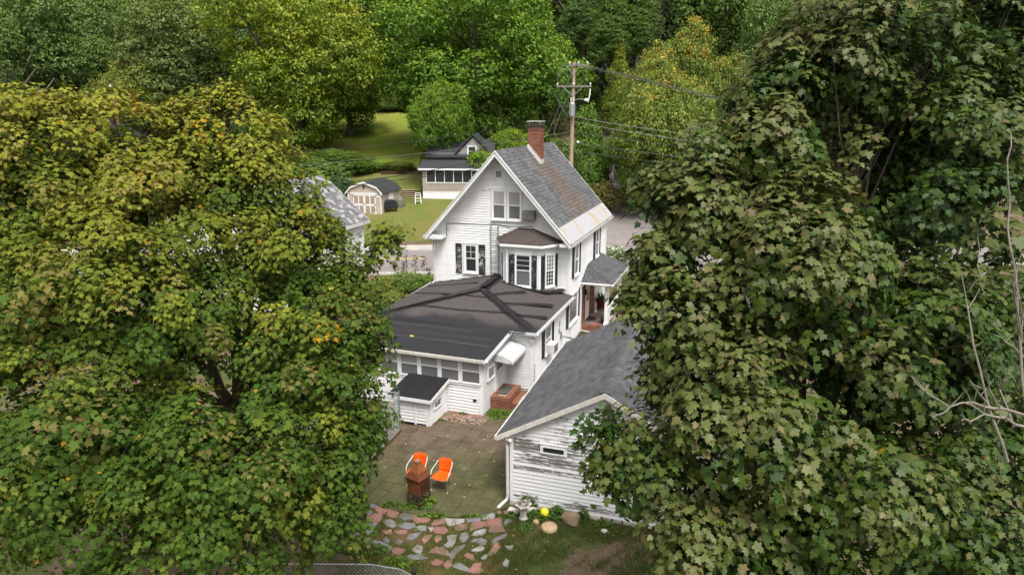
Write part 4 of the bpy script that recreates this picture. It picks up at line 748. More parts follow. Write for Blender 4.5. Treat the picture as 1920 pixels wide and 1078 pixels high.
for b, w in ((-6.15, .07), (-6.75, .05), (-7.25, .09)): tar([(-6.5, b-.03), (-4, b+.04), (-1.1, b)], w, 'P', 'seam', 'roof_seam')
# gutters and fascia of the wing
def gut(a, b, out, name='gutter', m='metal_white'):
    a = Vector(a); b = Vector(b); o = Vector(out); up = Vector((0, 0, 1)); dz = Vector((0, 0, -.10))
    mb = MB(); mb.prism([a+dz, b+dz, b+dz+o*.1, a+dz+o*.1], up*.012); mb.prism([a+dz+o*.1, b+dz+o*.1, b+o*.11+up*.0, a+o*.11], o*.012); mb.prism([a+dz-up*.06, b+dz-up*.06, b-up*.012, a-up*.012], o*.02)
    return mb.build(name, M[m], H)
gut(ER, HR, (1, 0, 0)); gut(HR, IC, (0, -1, 0)); gut(IC, PR, (1, 0, 0)); gut(PR, PL, (0, -1, 0), m='pinktrim'); gut(EL, PL, (-1, 0, 0))
MB().tube([(PA+.2, -8.3, 2.1), (PA+.1, -8.2, 1.95), (PA+.05, -8.12, 1.85), (PA+.05, -8.12, .1)], .035, 6).build('downspout', M['metal_white'], H)
# awning over the porch door
aw = MB(); prof = [(-1.0, 2.02), (-.75, 1.98), (-.5, 1.92), (-.33, 1.84), (-.25, 1.75), (-.24, 1.66)]
for i in range(len(prof)-1):
    (a0, z0), (a1, z1) = prof[i], prof[i+1]; aw.hexa([(a0, -7.2, z0-.015), (a1, -7.2, z1-.015), (a1, -5.6, z1-.015), (a0, -5.6, z0-.015), (a0, -7.2, z0), (a1, -7.2, z1), (a1, -5.6, z1), (a0, -5.6, z0)])
awn = aw.build('awning', M['metal_white'], H)
MB().prism([(-.985, -7.212, 1.99), (-.75, -7.212, 1.95), (-.5, -7.212, 1.89), (-.34, -7.212, 1.81), (-.27, -7.212, 1.70), (-.34, -7.212, 1.68), (-.985, -7.212, 1.74)], (0, .02, 0)).build('awning_side_panel', M['gutter'], awn)
MB().box(-.02, .1, LW-.16, LW-.05, 2.06, 2.16).lathe([(.03, -.1), (.05, 0)], 8, (.04, LW-.12, 2.06)).build('floodlight', M['pinktrim'], H)
MB().box(PA-.35, PA-.23, PB-.06, PB-.014, .52, .58).build('dryer_vent', M['paint_black'], H)
MB().tube([(.05, -1.52, 1.0), (.25, -1.45, .95), (.5, -1.2, .8), (.52, -1.1, .7)], .05, 8).build('vent_pipe', M['galv'], H); MB().box(.016, .04, -1.65, -1.4, .85, 1.15).build('vent_plate', M['galv'], H)
MB().box(-5.34, -5.28, -.03, -.016, .3, 1.08).build('conduit', M['paint_black'], H, (0, 0, 0), RT)
# entry porch on the side
ep = MB().box(.02, 1.32, 2.25, 6.0, .05, .36).build('entry_porch', M['mortar'], H)
tr2 = random.Random(4); fl_m = [FS[1], FS[2], FS[0], FS[1]]
for i in range(3):
    for j in range(6):
        a0 = .03+i*.43; b0 = 2.45+j*.59; MB().box(a0, a0+.41+tr2.uniform(-.03, .01), b0, b0+.57+tr2.uniform(-.05, .0), .36, .385+tr2.uniform(0, .006)).build('flagstone', fl_m[(i*2+j*3) % 4], ep)
bb = MB()
for i in range(13): bb.box(.03+i*.1, .03+i*.1+.09, 2.24, 2.45, .36, .385)
for k in range(4):
    for i in range(6): bb.box(.02+i*.215+(k % 2)*.1, .02+i*.215+.205+(k % 2)*.1 if i < 5 else 1.32, 2.235, 2.26, .05+k*.075, .05+k*.075+.065)
stuff(bb.build('brick_edging', M['brick'], ep))
bw = MB(); rr = random.Random(2)
for k in range(26):
    x = 2.1-(.1 if k % 2 else 0)
    while x < 5.0:
        a, b = max(2.1, x), min(5.0, x+.2); x += .21
        if b-a > .03 and not (2.95 < (a+b)/2 < 3.75): bw.box(.018, .045+rr.uniform(0, .004), a, b, .39+k*.075, .39+k*.075+.065)
stuff(bw.build('brick_veneer', M['brick'], H))
ed = MB(); ed.box(.02, .06, 2.97, 3.72, .39, 2.3); ed = ed.build('entry_door', M['trim'], H)
MB().box(.061, .066, 3.1, 3.6, 1.3, 2.1).build('pane', M['glass_mid'], ed)
MB().box(.046, .14, 2.72, 2.84, 1.75, 2.0).build('wall_lantern', M['paint_black'], H)
pt = [(.0, 3.35, 3.14), (.0, 6.3, 3.14)]; e1 = (.0, 2.0, 2.55); e2 = (1.55, 2.0, 2.55); e3 = (1.55, 6.35, 2.55); hp = (.45, 3.35, 2.97)
er = MB(); er.poly([e1, e2, pt[0]]); er.poly([e2, e3, pt[1], pt[0]]); er.prism([(0.02, 2.0, 2.44), (1.55, 2.0, 2.44), (1.55, 6.35, 2.44), (.02, 6.35, 2.44)], (0, 0, .1))
er = er.build('entry_roof', M['trim'], H)
def roofplane(P0, U, Vv, lu, lv, lim):
    U = Vector(U).normalized(); Vv = Vector(Vv); Vv = (Vv-U*Vv.dot(U)).normalized(); N = U.cross(Vv).normalized(); N = N if N.z > 0 else -N
    shingled(er, Vector(P0)+N*.012, U, Vv, N, lu, lv, M['gshingle'], M['gshingle_o'], ex=.13, tab=.26, limu=lim)
l1 = math.hypot(1.35, .59); roofplane(e1, (1, 0, 0), (0, 1.35, .59), 1.55, l1, lambda v: (0, 1.55*(1-v/l1)))
l2 = math.hypot(1.55, .59); roofplane(e2, (0, 1, 0), (-1.55, 0, .59), 4.35, l2, lambda v: (1.35*v/l2, 4.35))
MB().tube([(.0, 1.95, 2.5), (1.6, 1.95, 2.5)], .06, 8).build('gutter', M['metal_white'], H)
MB().tube([(.16, 1.93, 2.48), (.1, 1.95, 2.36), (.05, 1.98, 2.26), (.05, 1.98, .1)], .035, 6).build('downspout', M['metal_white'], H)
for b in (2.45, 5.7):
    c = MB(); c.box(1.12, 1.28, b-.08, b+.08, .386, 2.42); c.box(1.09, 1.31, b-.11, b+.11, .386, .55); c.box(1.09, 1.31, b-.11, b+.11, 2.30, 2.437); c.build('column', M['trim'], H)
sp = MB(); sp.bar((1.20, 5.6, 1.15), (1.20, 2.55, 1.15), .07)
for i in range(16): sp.bar((1.20, 2.65+i*.19, .39), (1.20, 2.65+i*.19, 1.13), .03)
sp.build('porch_railing', M['trim'], H)
MB().tube([(.06, 2.1, .12), (.7, 2.05, .08), (1.4, 1.9, .06), (1.9, 1.6, .05)], .04, 6).build('drain_pipe', M['urn'], H)

# ---------------------------------------------------------------- things on and against the house
def ac(name, label, loc, rz):
    t = thing(name, label, 'air conditioner', loc, rz)
    MB().box(-.29, .29, -.36, 0, 0, .40).build('casing', M['acgrey' if 'attic' in label else 'gutter'], t, bevel=.015)
    gr = MB(); gr.box(-.25, .25, -.372, -.361, .04, .36); gr = gr.build('grille', M['greywood'], t)
    s = MB()
    for i in range(9): s.box(-.24, .24, -.380, -.373, .06+i*.033, .074+i*.033)
    s.build('louvre', M['acgrey'], gr); return t
ac('air_conditioner', 'grey wall air conditioner beside the attic double window', hw(-1.89, -.02, 5.76), -HYAW)
ac('air_conditioner', 'small white air conditioner in the wing side window by the black shutters', hw(.03, -3.62, .98), -HYAW+RT)
# wing side window behind that unit is part of the house
window(H, -4.02, 1.0, .78, 1.08, panes=('glass_grey', 'glass_mid'), casing=.06, **wr); shutter(H, -4.42, .92, .30, 1.26, **wr); shutter(H, -3.08, .92, .30, 1.26, **wr)
ld = thing('ladder', 'thin grey metal ladder fixed upright on the gable wall beside the bay', 'ladder', hw(-3.57, -.07, 3.02), -HYAW)
for s in (-.18, .18): MB().box(s-.02, s+.02, -.03, .0, 0, 2.42).build('rail', M['galv'], ld)
for i in range(9): MB().tube([(-.165, -.015, .18+i*.262), (.165, -.015, .18+i*.262)], .013, 5).build('rung', M['galv'], ld)
for nm_, lb, b, z in (('wall_ornament', 'upper grey metal ornament hung on the wing side wall between windows', -1.8, 1.62), ('wall_ornament', 'lower grey metal ornament hung on the wing side wall between windows', -1.83, 1.30)):
    t = thing(nm_, lb, 'ornament', hw(.022, b, z), -HYAW+RT, 'wall ornaments')
    mb = MB(); pts = []
    for k in range(16): r_ = .15 if k % 2 else .08; pts.append((r_*math.sin(k*math.pi/8), -.02, r_*math.cos(k*math.pi/8)))
    mb.prism(pts, (0, .015, 0)); mb.build('star', M['galv'], t); MB().lathe([(.05, 0), (.03, .02)], 8).build('boss', M['wire'], t)

# brick steps at the porch door
stp = thing('brick_steps', 'red brick landing with a lower step outside the porch door', 'steps', hw(-.62, -6.8), -HYAW)
def brickbox(parent, x0, x1, y0, y1, z0, z1, top=True):
    core = MB().box(x0+.012, x1-.012, y0+.012, y1-.012, z0, z1-.012).build('step_core', M['mortar'], parent)
    b = MB(); k = 0; z = z0; rr = random.Random(1)
    while z < z1-.04:
        zz = min(z+.062, z1-.07)
        if zz-z > .02:
            for (p0, p1, f, ax) in ((x0, x1, y0, 0), (x0, x1, y1-.05, 0), (y0+.051, y1-.051, x1-.05, 1), (y0+.051, y1-.051, x0, 1)):
                x = p0-(.1 if k % 2 else 0)
                while x < p1:
                    a, c = max(p0, x), min(p1, x+.195); x += .205
                    if c-a > .03:
                        if ax == 0: b.box(a, c, f, f+.05, z, zz)
                        else: b.box(f, f+.05, a, c, z, zz)
        z += .074; k += 1
    stuff(b.build('brick_courses', M['brick'], parent))
    # top edge bricks, each one a part
    n = int((x1-x0)/.10)
    for i in range(n):
        a = x0+(x1-x0)*i/n
        for y in (y0, y1-.2): MB().box(a+.004, a+(x1-x0)/n-.004, y+.002, y+.198, z1-.065, z1+rr.uniform(-.003, .003)).build('brick', M['brick'], parent)
    m = int((y1-y0-.4)/.10)
    for i in range(m):
        a = y0+.2+(y1-y0-.4)*i/m
        for x in (x0, x1-.2): MB().box(x+.002, x+.198, a+.004, a+(y1-y0-.4)/m-.004, z1-.065, z1+rr.uniform(-.003, .003)).build('brick', M['brick'], parent)
    MB().box(x0+.2, x1-.2, y0+.2, y1-.2, z1-.065, z1-.004).build('step_infill', M['mortar'], parent)
brickbox(stp, -.36, .36, -.63, .68, 0, .45); brickbox(stp, .37, .82, -.45, .62, 0, .22)
t = thing('doormat', 'dark patterned doormat on the brick landing', 'doormat', hw(-.66, -6.72, .456), -HYAW)
MB().box(-.22, .18, -.42, .42, 0, .015).build('mat', M['doormat'], t)
s = MB()
for i in range(7):
    for j in range(12): s.box(-.2+i*.052, -.2+i*.052+.022+(j % 3)*.006, -.4+j*.067, -.4+j*.067+.035, .0152, .019)
stuff(s.build('pattern', M['greywood'], t))
# lean-to store by the porch
SH = thing('storage_lean_to', 'small white clapboard lean-to with a black sloping roof under the porch windows', 'shed', hw(-2.39, -9.62), -HYAW)
sb = MB().prism([(0, 0, 0), (0, 1.44, 0), (0, 1.44, 1.17), (0, 0, 1.0)], (-1.32, 0, 0)).build('wall', M['siding'], SH)
boards(sb, lambda z: (-1.30, -.02), .12, .98, M['siding'], y=-.001)
s2 = MB().box(0, 1.44, 0, .01, .05, 1.0).build('side_wall', M['siding'], SH, (.012, 0, 0), RT)
boards(s2, lambda z: (.02, 1.43), .04, 1.0, M['siding'])
MB().box(-.52, -.44, -.045, -.016, .06, .98).build('door_batten', M['trim'], SH); MB().box(-.08, .0, -.042, -.0, .0, .98).build('corner_board', M['trim'], SH)
MB().box(-1.32, -.05, -.012, -.002, .0, .11).build('base_board', M['tarp'], SH)
window(SH, .36, .52, .50, .26, (.012, 0, 0), RT, panes=('glass',), rail=False, muntins=((2, 1),), casing=.035, depth=.075, sill=False)
rfs = MB().prism([(.16, -.15, 1.02), (-1.48, -.15, 1.02), (-1.42, 1.38, 1.235), (.13, 1.38, 1.235)], (0, 0, .05)).build('roof', M['tar'], SH)
for i in range(3): MB().prism([(-.95+i*.5, -.12, 1.079), (-.93+i*.5, -.12, 1.079), (-.93+i*.5, 1.3, 1.28), (-.95+i*.5, 1.3, 1.28)], (0, 0, .006)).build('roof_seam', M['tarp'], rfs)
MB().box(-1.48, .16, -.175, -.152, .95, 1.065).build('fascia', M['trim'], SH); MB().prism([(.162, -.15, .95), (.162, 1.38, 1.165), (.132 + .03, 1.38, 1.28), (.162, -.15, 1.065)], (.02, 0, 0)).build('fascia', M['trim'], SH)
# ---------------------------------------------------------------- garage
GA = thing('garage', 'white wooden garage with badly peeling paint and a grey shingle roof', 'garage', (GX, GY, 0), -GYAW)
GW_, GZE, GZR, GL, GOV, GF = 5.05, 2.16, 3.56, 7.6, .33, .14
GS = (GZR-GZE)/(GW_/2)
def glim(z):
    if z <= GZE: return (.1, GW_-.1)
    d = (z-GZE)/GS; return (d+.02, GW_-d-.02)
gwl = MB().prism([(0, 0, .12), (GW_, 0, .12), (GW_, 0, GZE), (GW_/2, 0, GZR-.03), (0, 0, GZE)], (0, .12, 0)).build('front_wall', M['peel'], GA); gwl['peel'] = .0
def peel(i, z):
    k = -.03
    if 1.95 < z < 2.7: k = .015
    if 1.62 < z < 2.0: k = .16
    if 1.30 < z < 1.62: k = .07
    if 1.02 < z < 1.14: k = .10
    if z < .75: k = -.11
    if .22 < z < .36: k = .05
    return k+.045+.03*math.sin(i*2.3)
boards(gwl, glim, .12, GZR-.12, M['peel'], ex=.112, out=.024, peel=peel)
MB().box(0, .1, -.03, .0, .12, GZE).box(GW_-.1, GW_, -.03, 0, .12, GZE).build('corner_board', M['trim'], GA)
sl_ = MB().box(-GL, -.12, -.001, .12, .12, GZE).build('side_wall', M['peel'], GA, (0, 0, 0), R(-90)); sl_['peel'] = -.1
boards(sl_, lambda z: (-GL+.1, -.02), .12, GZE-.1, M['peel'], ex=.112, out=.016, peel=lambda i, z: -.06)
MB().box(GW_-.12, GW_, .12, GL, .12, GZE).build('side_wall', M['siding'], GA)
MB().prism([(0, GL, .12), (GW_, GL, .12), (GW_, GL, GZE), (GW_/2, GL, GZR-.03), (0, GL, GZE)], (0, .12, 0)).build('back_wall', M['siding'], GA)
rr = random.Random(8); x = -.02
while x < GW_:
    w = rr.uniform(.25, .5); MB().hexa([(x, -.05-rr.uniform(0, .05), 0), (x+w-.02, -.05-rr.uniform(0, .05), 0), (x+w-.02, .1, 0), (x, .1, 0), (x+.02, -.03, .118), (x+w-.04, -.03, .118), (x+w-.04, .1, .118), (x+.02, .1, .118)]).build('foundation_stone', M['fstone'], GA, bevel=.015); x += w
window(GA, .90, 1.72, .62, .20, panes=('glass',), rail=False, casing=.05, depth=.04, sill=False, y=-.012)
def gp(a, b, up=0): return (a, b, GZR-GS*abs(a-GW_/2)+up)
rf2 = MB()
for s in (0, 1):
    ae = -GOV if s == 0 else GW_+GOV; rf2.prism([gp(GW_/2+(-.001 if s == 0 else .001), -GF), gp(ae, -GF), gp(ae, GL+.2), gp(GW_/2+(-.001 if s == 0 else .001), GL+.2)], (0, 0, .09))
rf2 = rf2.build('roof', mat('garage_roof_deck', (.10, .10, .105), rough=.9, bmp=0), GA)
gls = math.sqrt(1+GS*GS); glv = (GW_/2+GOV)*gls
gm = Matrix.Translation((GX, GY, 0)) @ Matrix.Rotation(-GYAW, 4, 'Z'); cg = gm.inverted() @ camh
shingled(rf2, Vector(gp(-GOV, GL+.2, .092)), (0, -1, 0), Vector((1, 0, GS)).normalized(), Vector((-GS, 0, 1)).normalized(), GL+.2+GF, glv-.01, M['gshingle'], M['gshingle_o'], ex=.16, tab=.32, singles=210, key=lambda p: (p-cg).length)
shingled(rf2, Vector(gp(GW_+GOV, -GF, .092)), (0, 1, 0), Vector((-1, 0, GS)).normalized(), Vector((GS, 0, 1)).normalized(), GL+.2+GF, glv-.01, M['gshingle'], M['gshingle_o'], ex=.17, tab=.30, singles=80, key=lambda p: (p-cg).length+.4*abs(p.x-GW_/2))
for i in range(30):
    b = -GF+i*(GL+.34)/30; c = GW_/2; MB().hexa([(c-.15, b, GZR+.075), (c+.15, b, GZR+.075), (c+.15, b+.28, GZR+.065), (c-.15, b+.28, GZR+.065), (c-.03, b, GZR+.125), (c+.03, b, GZR+.125), (c+.03, b+.28, GZR+.115), (c-.03, b+.28, GZR+.115)]).build('ridge_shingle', M['gshingle_o'], GA)
for s in (0, 1):
    ae = -GOV if s == 0 else GW_+GOV
    MB().prism([gp(GW_/2, -GF-.002, .095), gp(ae, -GF-.002, .095), gp(ae, -GF-.002, -.05), gp(GW_/2, -GF-.002, -.05)], (0, -.025, 0)).build('rake_board', M['pinktrim'], GA)
    zz = gp(ae, 0)[2]; o = -1 if s == 0 else 1
    MB().box(min(ae, ae+o*.06), max(ae, ae+o*.06), -GF-.02, GL+.2, zz-.02, zz+.085).build('gutter', M['pinktrim'], GA)
MB().prism([(-.01, -GF, GZE-.06), (-GOV, -GF, gp(-GOV, 0)[2]-.03), (-GOV, .0, gp(-GOV, 0)[2]-.03), (-.01, 0, GZE-.06)], (0, 0, .02)).build('soffit', M['trim'], GA)
fl2 = MB(); fl2.lathe([(.055, 0), (.06, .03), (.04, .06)], 10, (-.02, -.05, 1.93)); fl2.tube([(-.02, -.05, 1.97), (-.10, -.10, 1.99)], [.03, .05], 8); fl2.tube([(-.02, -.05, 1.97), (.05, -.14, 1.99)], [.03, .05], 8)
fl2.build('floodlight', M['trim'], GA)
dsp = MB(); dsp.tube([(-.10, .06, 1.85), (-.07, -.03, 1.7), (-.06, -.035, .25), (-.08, -.07, .16), (-.22, -.30, .06), (-.24, -.36, .04)], .045, 8); dsp.build('downspout', M['gutter'], GA)
hr = MB(); hr.tube([(-.02, 1.1, .95), (-.10, 1.1, .95), (-.14, 1.1, .85), (-.06, 1.1, .72), (-.02, 1.1, .72)], .012, 5); hr.tube([(-.08, 1.1, .72), (-.16, 1.05, .5), (-.05, 1.02, .44)], .016, 5)
hr.build('hose_bracket', M['trim'], GA)

# ---------------------------------------------------------------- orange chairs, fire pit, yard things
def chair(loc, rz, label):
    t = thing('garden_chair', label, 'chair', loc, rz, 'orange garden chairs'); t.scale = (.93,)*3
    # seat faces -y ; back at +y
    V = []; F = []; nu, nv = 9, 12
    prof = [(-.29, .41), (-.23, .43), (-.12, .425), (0, .42), (.08, .418), (.15, .43), (.195, .47), (.222, .54), (.24, .62), (.255, .70), (.268, .77), (.275, .815)]
    wid = [.235, .255, .26, .25, .235, .22, .205, .205, .215, .22, .215, .185]
    for j, (y, z) in enumerate(prof):
        for i in range(nu):
            u = i/(nu-1)*2-1; c = u*u
            V.append((u*wid[j], y-(.06*c if j > 5 else 0), z+(.035*c*c if j <= 5 else 0)))
    for j in range(nv-1):
        for i in range(nu-1): a = j*nu+i; F.append((a, a+1, a+1+nu, a+nu))
    sF = [f for f in F if f[0] < 6*nu]; bF = [f for f in F if f[0] >= 6*nu]
    for nme, fs_ in (('seat', sF), ('backrest', bF)):
        lo = min(min(f) for f in fs_); hi = max(max(f) for f in fs_)
        o = link(nme, np_mesh(nme, V[lo:hi+1], [tuple(i-lo for i in f) for f in fs_], M['orange'], smooth=True), t); md = o.modifiers.new('thickness', 'SOLIDIFY'); md.thickness = .016
    ring = [(-.27, -.26, .42), (-.29, -.25, .52), (-.30, -.15, .64), (-.27, .05, .70), (-.24, .19, .78), (-.19, .25, .825)]
    rg = ring+[(-.10, .277, .845), (0, .283, .85), (.10, .277, .845)]+[(-x, y, z) for x, y, z in reversed(ring)]
    def smoothpath(p, it=2):
        for _ in range(it):
            q = [p[0]]
            for i in range(len(p)-1): a, b = Vector(p[i]), Vector(p[i+1]); q += [a.lerp(b, .25), a.lerp(b, .75)]
            q.append(p[-1]); p = q
        return p
    rg = smoothpath(rg); n = len(rg)
    MB().tube(rg[:int(n*.33)], .014, 8).build('armrest', M['chrome'], t, smooth=True); MB().tube(rg[int(n*.67):], .014, 8).build('armrest', M['chrome'], t, smooth=True)
    MB().tube(rg[int(n*.32):int(n*.68)], .019, 8).build('back_rim', M['orange'], t, smooth=True)
    for sx in (-1, 1):
        for (y0, y1) in ((-.26, -.27), (.16, .28)):
            l_ = MB().tube([(sx*.25, y0, .43), (sx*.262, y1, .03)], .012, 6).build('leg', M['legmetal'], t)
            MB().lathe([(.012, .045), (.026, .035), (.03, .02), (.022, 0)], 8, (sx*.262, y1, .03-.03)).build('foot', M['urn'], l_)
    MB().bar((-.25, -.29, .395), (.25, -.29, .395), .02).bar((-.24, .15, .41), (.24, .15, .41), .02).bar((-.25, -.235, .40), (-.24, .15, .41), .018).bar((.25, -.235, .40), (.24, .15, .41), .018).build('seat_frame', M['legmetal'], t)
    return t
chair((-1.96, 17.40, .053), R(-20), 'orange chair standing alone beside the rusty fire pit')
chair((-2.70, 17.70, .053), R(-16), 'orange chair half hidden behind the rusty fire pit')
FP = thing('fire_pit', 'rusty iron patio fireplace with stepped pyramid hood on thin legs', 'fireplace', (-2.53, 16.56, .053), R(-36))
def frust(mb, h0, z0, h1, z1): mb.hexa([(-h0, -h0, z0), (h0, -h0, z0), (h0, h0, z0), (-h0, h0, z0), (-h1, -h1, z1), (h1, -h1, z1), (h1, h1, z1), (-h1, h1, z1)])
b = MB(); frust(b, .205, .40, .225, .80); b.build('firebox', M['rust'], FP)
b = MB(); frust(b, .245, .80, .255, .845); b.build('rim', M['rustdark'], FP)
b = MB(); frust(b, .215, .385, .215, .40); b.build('base_plate', M['rustdark'], FP)
for i in range(7):
    h0 = .235-.0235*i; z0 = .845+.058*i; b = MB(); frust(b, h0, z0, h0-.010, z0+.04); frust(b, h0-.016, z0+.04, h0-.03, z0+.058); b.build('hood_tier', M['rust'] if i < 3 else M['rustlight'], FP)
b = MB(); frust(b, .078, 1.251, .072, 1.30); b.build('hood_cap', M['rustlight'], FP); b = MB(); b.box(-.05, .05, -.05, .05, 1.30, 1.315); b.build('cap_plate', M['galv'], FP)
for sx in (-1, 1):
    for sy in (-1, 1): MB().bar((sx*.20, sy*.20, .40), (sx*.215, sy*.215, 0), .028).build('leg', M['rustdark'], FP)
b = MB()
for s in (-1, 1): b.bar((-.20, s*.205, .13), (.20, s*.205, .13), .02); b.bar((s*.205, -.20, .131), (s*.205, .20, .131), .02)
b.build('stretcher', M['rustdark'], FP)
b = MB()
for i in range(9): b.bar((.236, -.17+i*.042, .47), (.244, -.17+i*.042, .76), .012)
b.build('door_grille', M['rustdark'], FP)

U_ = thing('stone_urn', 'weathered white stone urn filled with dead leaves beside the garage corner', 'planter', (.30, 15.92, 0), R(10)); U_.scale = (.85, .85, .95)
MB().lathe([(.13, 0), (.14, .05), (.11, .10), (.115, .22), (.13, .33), (.20, .40), (.235, .45), (.235, .49), (.205, .495), (.19, .46), (.10, .44)], 12).build('bowl', M['urn'], U_)
for k in range(6):
    a = k*math.pi/3; MB().lathe([(.03, 0), (.05, .02), (.03, .05)], 6, (.225*math.cos(a), .225*math.sin(a), .44)).build('scallop', M['urn'], U_)
V = []; F = []; rr = random.Random(12)
for i in range(70):
    a = rr.uniform(0, 6.28); r_ = .19*math.sqrt(rr.random()); c = Vector((r_*math.cos(a), r_*math.sin(a), .47+rr.uniform(0, .06))); s = rr.uniform(.025, .05)
    u = Vector((rr.gauss(0, 1), rr.gauss(0, 1), rr.gauss(0, .4))).normalized()*s; w = Vector((rr.gauss(0, 1), rr.gauss(0, 1), rr.gauss(0, .4))).normalized()*s
    n = len(V); V += [tuple(c-u), tuple(c-w*.6), tuple(c+u), tuple(c+w*.6)]; F.append((n, n+1, n+2, n+3))
stuff(link('dead_leaves', np_mesh('dead_leaves', V, F, M['deadleaf']), U_))
bl = MB().lathe([(.02, 0)]+[(.125*math.sin(math.pi*k/10), .125-.125*math.cos(math.pi*k/10)) for k in range(1, 10)]+[(.01, .25)], 16).build('ball', M['ball'], None, (.86, 16.02, .02), smooth=True); tag(bl, 'bright yellow ball lying in the weeds along the garage wall', 'ball')
dk = MB().lathe([(.20, 0), (.215, .05), (.20, .11), (.13, .13), (.09, .155), (.05, .15)], 14).build('stone_disc', M['tanstone'], None, (.96, 15.46, 0)); tag(dk, 'flat round tan stone disc on the bare soil', 'stone disc')
def rock(name, loc, s, m, seed, label, cat='rock', group=None, rz=0):
    bm = bmesh.new(); bmesh.ops.create_icosphere(bm, subdivisions=3, radius=1); r2 = np.random.default_rng(seed); ds = r2.normal(size=(14, 3)); ds /= np.linalg.norm(ds, axis=1)[:, None]; hh = r2.uniform(.62, .92, 14)
    for v in bm.verts:
        for d, h in zip(ds, hh):
            k = v.co.dot(Vector(d)); 
            if k > h: v.co -= Vector(d)*(k-h)
        v.co *= 1+.03*math.sin(v.co.x*9+seed)*math.cos(v.co.y*8)
        v.co = Vector((v.co.x*s[0], v.co.y*s[1], max(-.1, v.co.z+.45)*s[2]))
    me = bpy.data.meshes.new(name); bm.to_mesh(me); bm.free(); me.materials.append(m); o = link(name, me, None, loc, rz); return tag(o, label, cat, group)
rock('boulder', (1.52, 15.72, 0), (.30, .17, .30), M['boulder'], 3, 'pointed brown boulder at the foot of the peeling garage wall', rz=R(-20))
rock('rock', (.62, 15.72, 0), (.09, .08, .09), M['tanstone'], 5, 'small tan rock between the urn and the stone disc')
rock('rock', (.02, 16.22, 0), (.17, .14, .13), M['urn'], 6, 'pale stone block beside the downspout outlet')
rock('rock', (.50, 16.28, 0), (.2, .1, .1), M['urn'], 9, 'pale stone behind the stone urn')
rock('rock', (2.35, 15.35, 0), (.10, .08, .07), M['urn'], 11, 'small pale rock under the near maple branches by the garage wall')

# chain-link kennel and fence
def chainlink(parent, a, b, z0, z1, step=.09, r=.0035, m='wire'):
    a = Vector(a); b = Vector(b); L = (b-a).length; d = (b-a)/L; hh = z1-z0; mb = MB()
    def seg(u0, w0, u1, w1):
        p = a+d*u0+Vector((0, 0, z0+w0)); q = a+d*u1+Vector((0, 0, z0+w1)); n = Vector((-d.y, d.x, 0)); t = (q-p).normalized(); k = t.cross(n).normalized()
        i = len(mb.v); mb.v += [tuple(p+n*r*1.2), tuple(p-n*r*.6+k*r), tuple(p-n*r*.6-k*r), tuple(q+n*r*1.2), tuple(q-n*r*.6+k*r), tuple(q-n*r*.6-k*r)]
        mb.f += [(i, i+1, i+4, i+3), (i+1, i+2, i+5, i+4), (i+2, i, i+3, i+5)]
    k = -hh
    while k < L:
        u0, w0, u1, w1 = k, 0, k+hh, hh
        if u0 < 0: w0 = -u0; u0 = 0
        if u1 > L: w1 = hh-(u1-L); u1 = L
        if u1 > u0: seg(u0, w0, u1, w1); seg(u0, hh-w0, u1, hh-w1)
        k += step
    me = mb.mesh('wire_mesh'); me.materials.append(M[m]); return stuff(link('wire_mesh', me, parent))
K = thing('dog_kennel', 'grey chain-link kennel with open top at the left edge of the patio', 'kennel', (-3.78, 21.0, 0))
kc = [(0, 0, 0), (-.62, -2.12, 0), (-2.6, -1.6, 0), (-2.0, .55, 0)]
for i in range(4):
    a, b = kc[i], kc[(i+1) % 4]
    MB().tube([a, (a[0], a[1], 1.42)], .025, 8).build('post', M['galv'], K)
    for z in (.06, .72, 1.40): MB().tube([(a[0], a[1], z), (b[0], b[1], z)], .019, 6).build('rail', M['galv'], K)
    chainlink(K, a, b, .04, 1.40)
MB().tube([(.03, .03, .05), (.03, .03, 1.46)], .02, 6).tube([(-.12, .03, .05), (-.12, .03, 1.44)], .016, 6).build('gate_post', M['galv'], K)
ek = thing('edging_board', 'weathered timber board edging the left side of the patio', 'edging', (-3.72, 20.95, 0))
MB().bar((0, 0, .05), (-.68, -2.4, .05), .06, .12).build('board', M['brownwood'], ek)
pl = thing('kennel_platform', 'grey wooden platform inside the chain-link kennel', 'platform', (-4.9, 20.3, 0), R(-16))
for i in range(8): MB().box(-.75, .75, -.6+i*.15, -.6+i*.15+.135, .30, .33).build('plank', M['greywood'], pl)
for x in (-.7, .64):
    for y in (-.55, .5): MB().box(x, x+.06, y, y+.06, 0, .299).build('leg', M['greywood'], pl)
F2 = thing('chain_link_fence', 'grey chain-link fence with a dark end post below the mossy path', 'fence', (-2.05, 12.35, 0))
MB().tube([(0, 0, 0), (0, 0, 1.08)], .04, 8).lathe([(.05, 1.08), (.05, 1.12), (.02, 1.16)], 8).build('post', M['tarp'], F2)
MB().tube([(0, 0, .98), (-.35, .22, 1.0), (-1.0, .40, .98), (-5, .45, .98)], .014, 6).build('rail', M['galv'], F2)
for a, b in (((0, 0, 0), (-.35, .22, 0)), ((-.35, .22, 0), (-1.0, .40, 0)), ((-1.0, .40, 0), (-5, .45, 0))): chainlink(F2, a, b, .02, 1.0, .095)
for x in (-2.4, -5): MB().tube([(x, .43, 0), (x, .43, 1.05)], .03, 8).build('post', M['galv'], F2)
wf_ = thing('wooden_fence', 'brown picket fence glimpsed under the near left maple', 'fence', (-6.2, 16.2, 0), R(62))
for i in range(34): MB().box(-2.2+i*.13, -2.2+i*.13+.11, 0, .02, .05, 1.25+.02*math.sin(i*3)).build('picket', M['brownwood'], wf_)
for z in (.35, 1.0): MB().box(-2.25, 2.25, .021, .06, z, z+.08).build('rail', M['brownwood'], wf_)

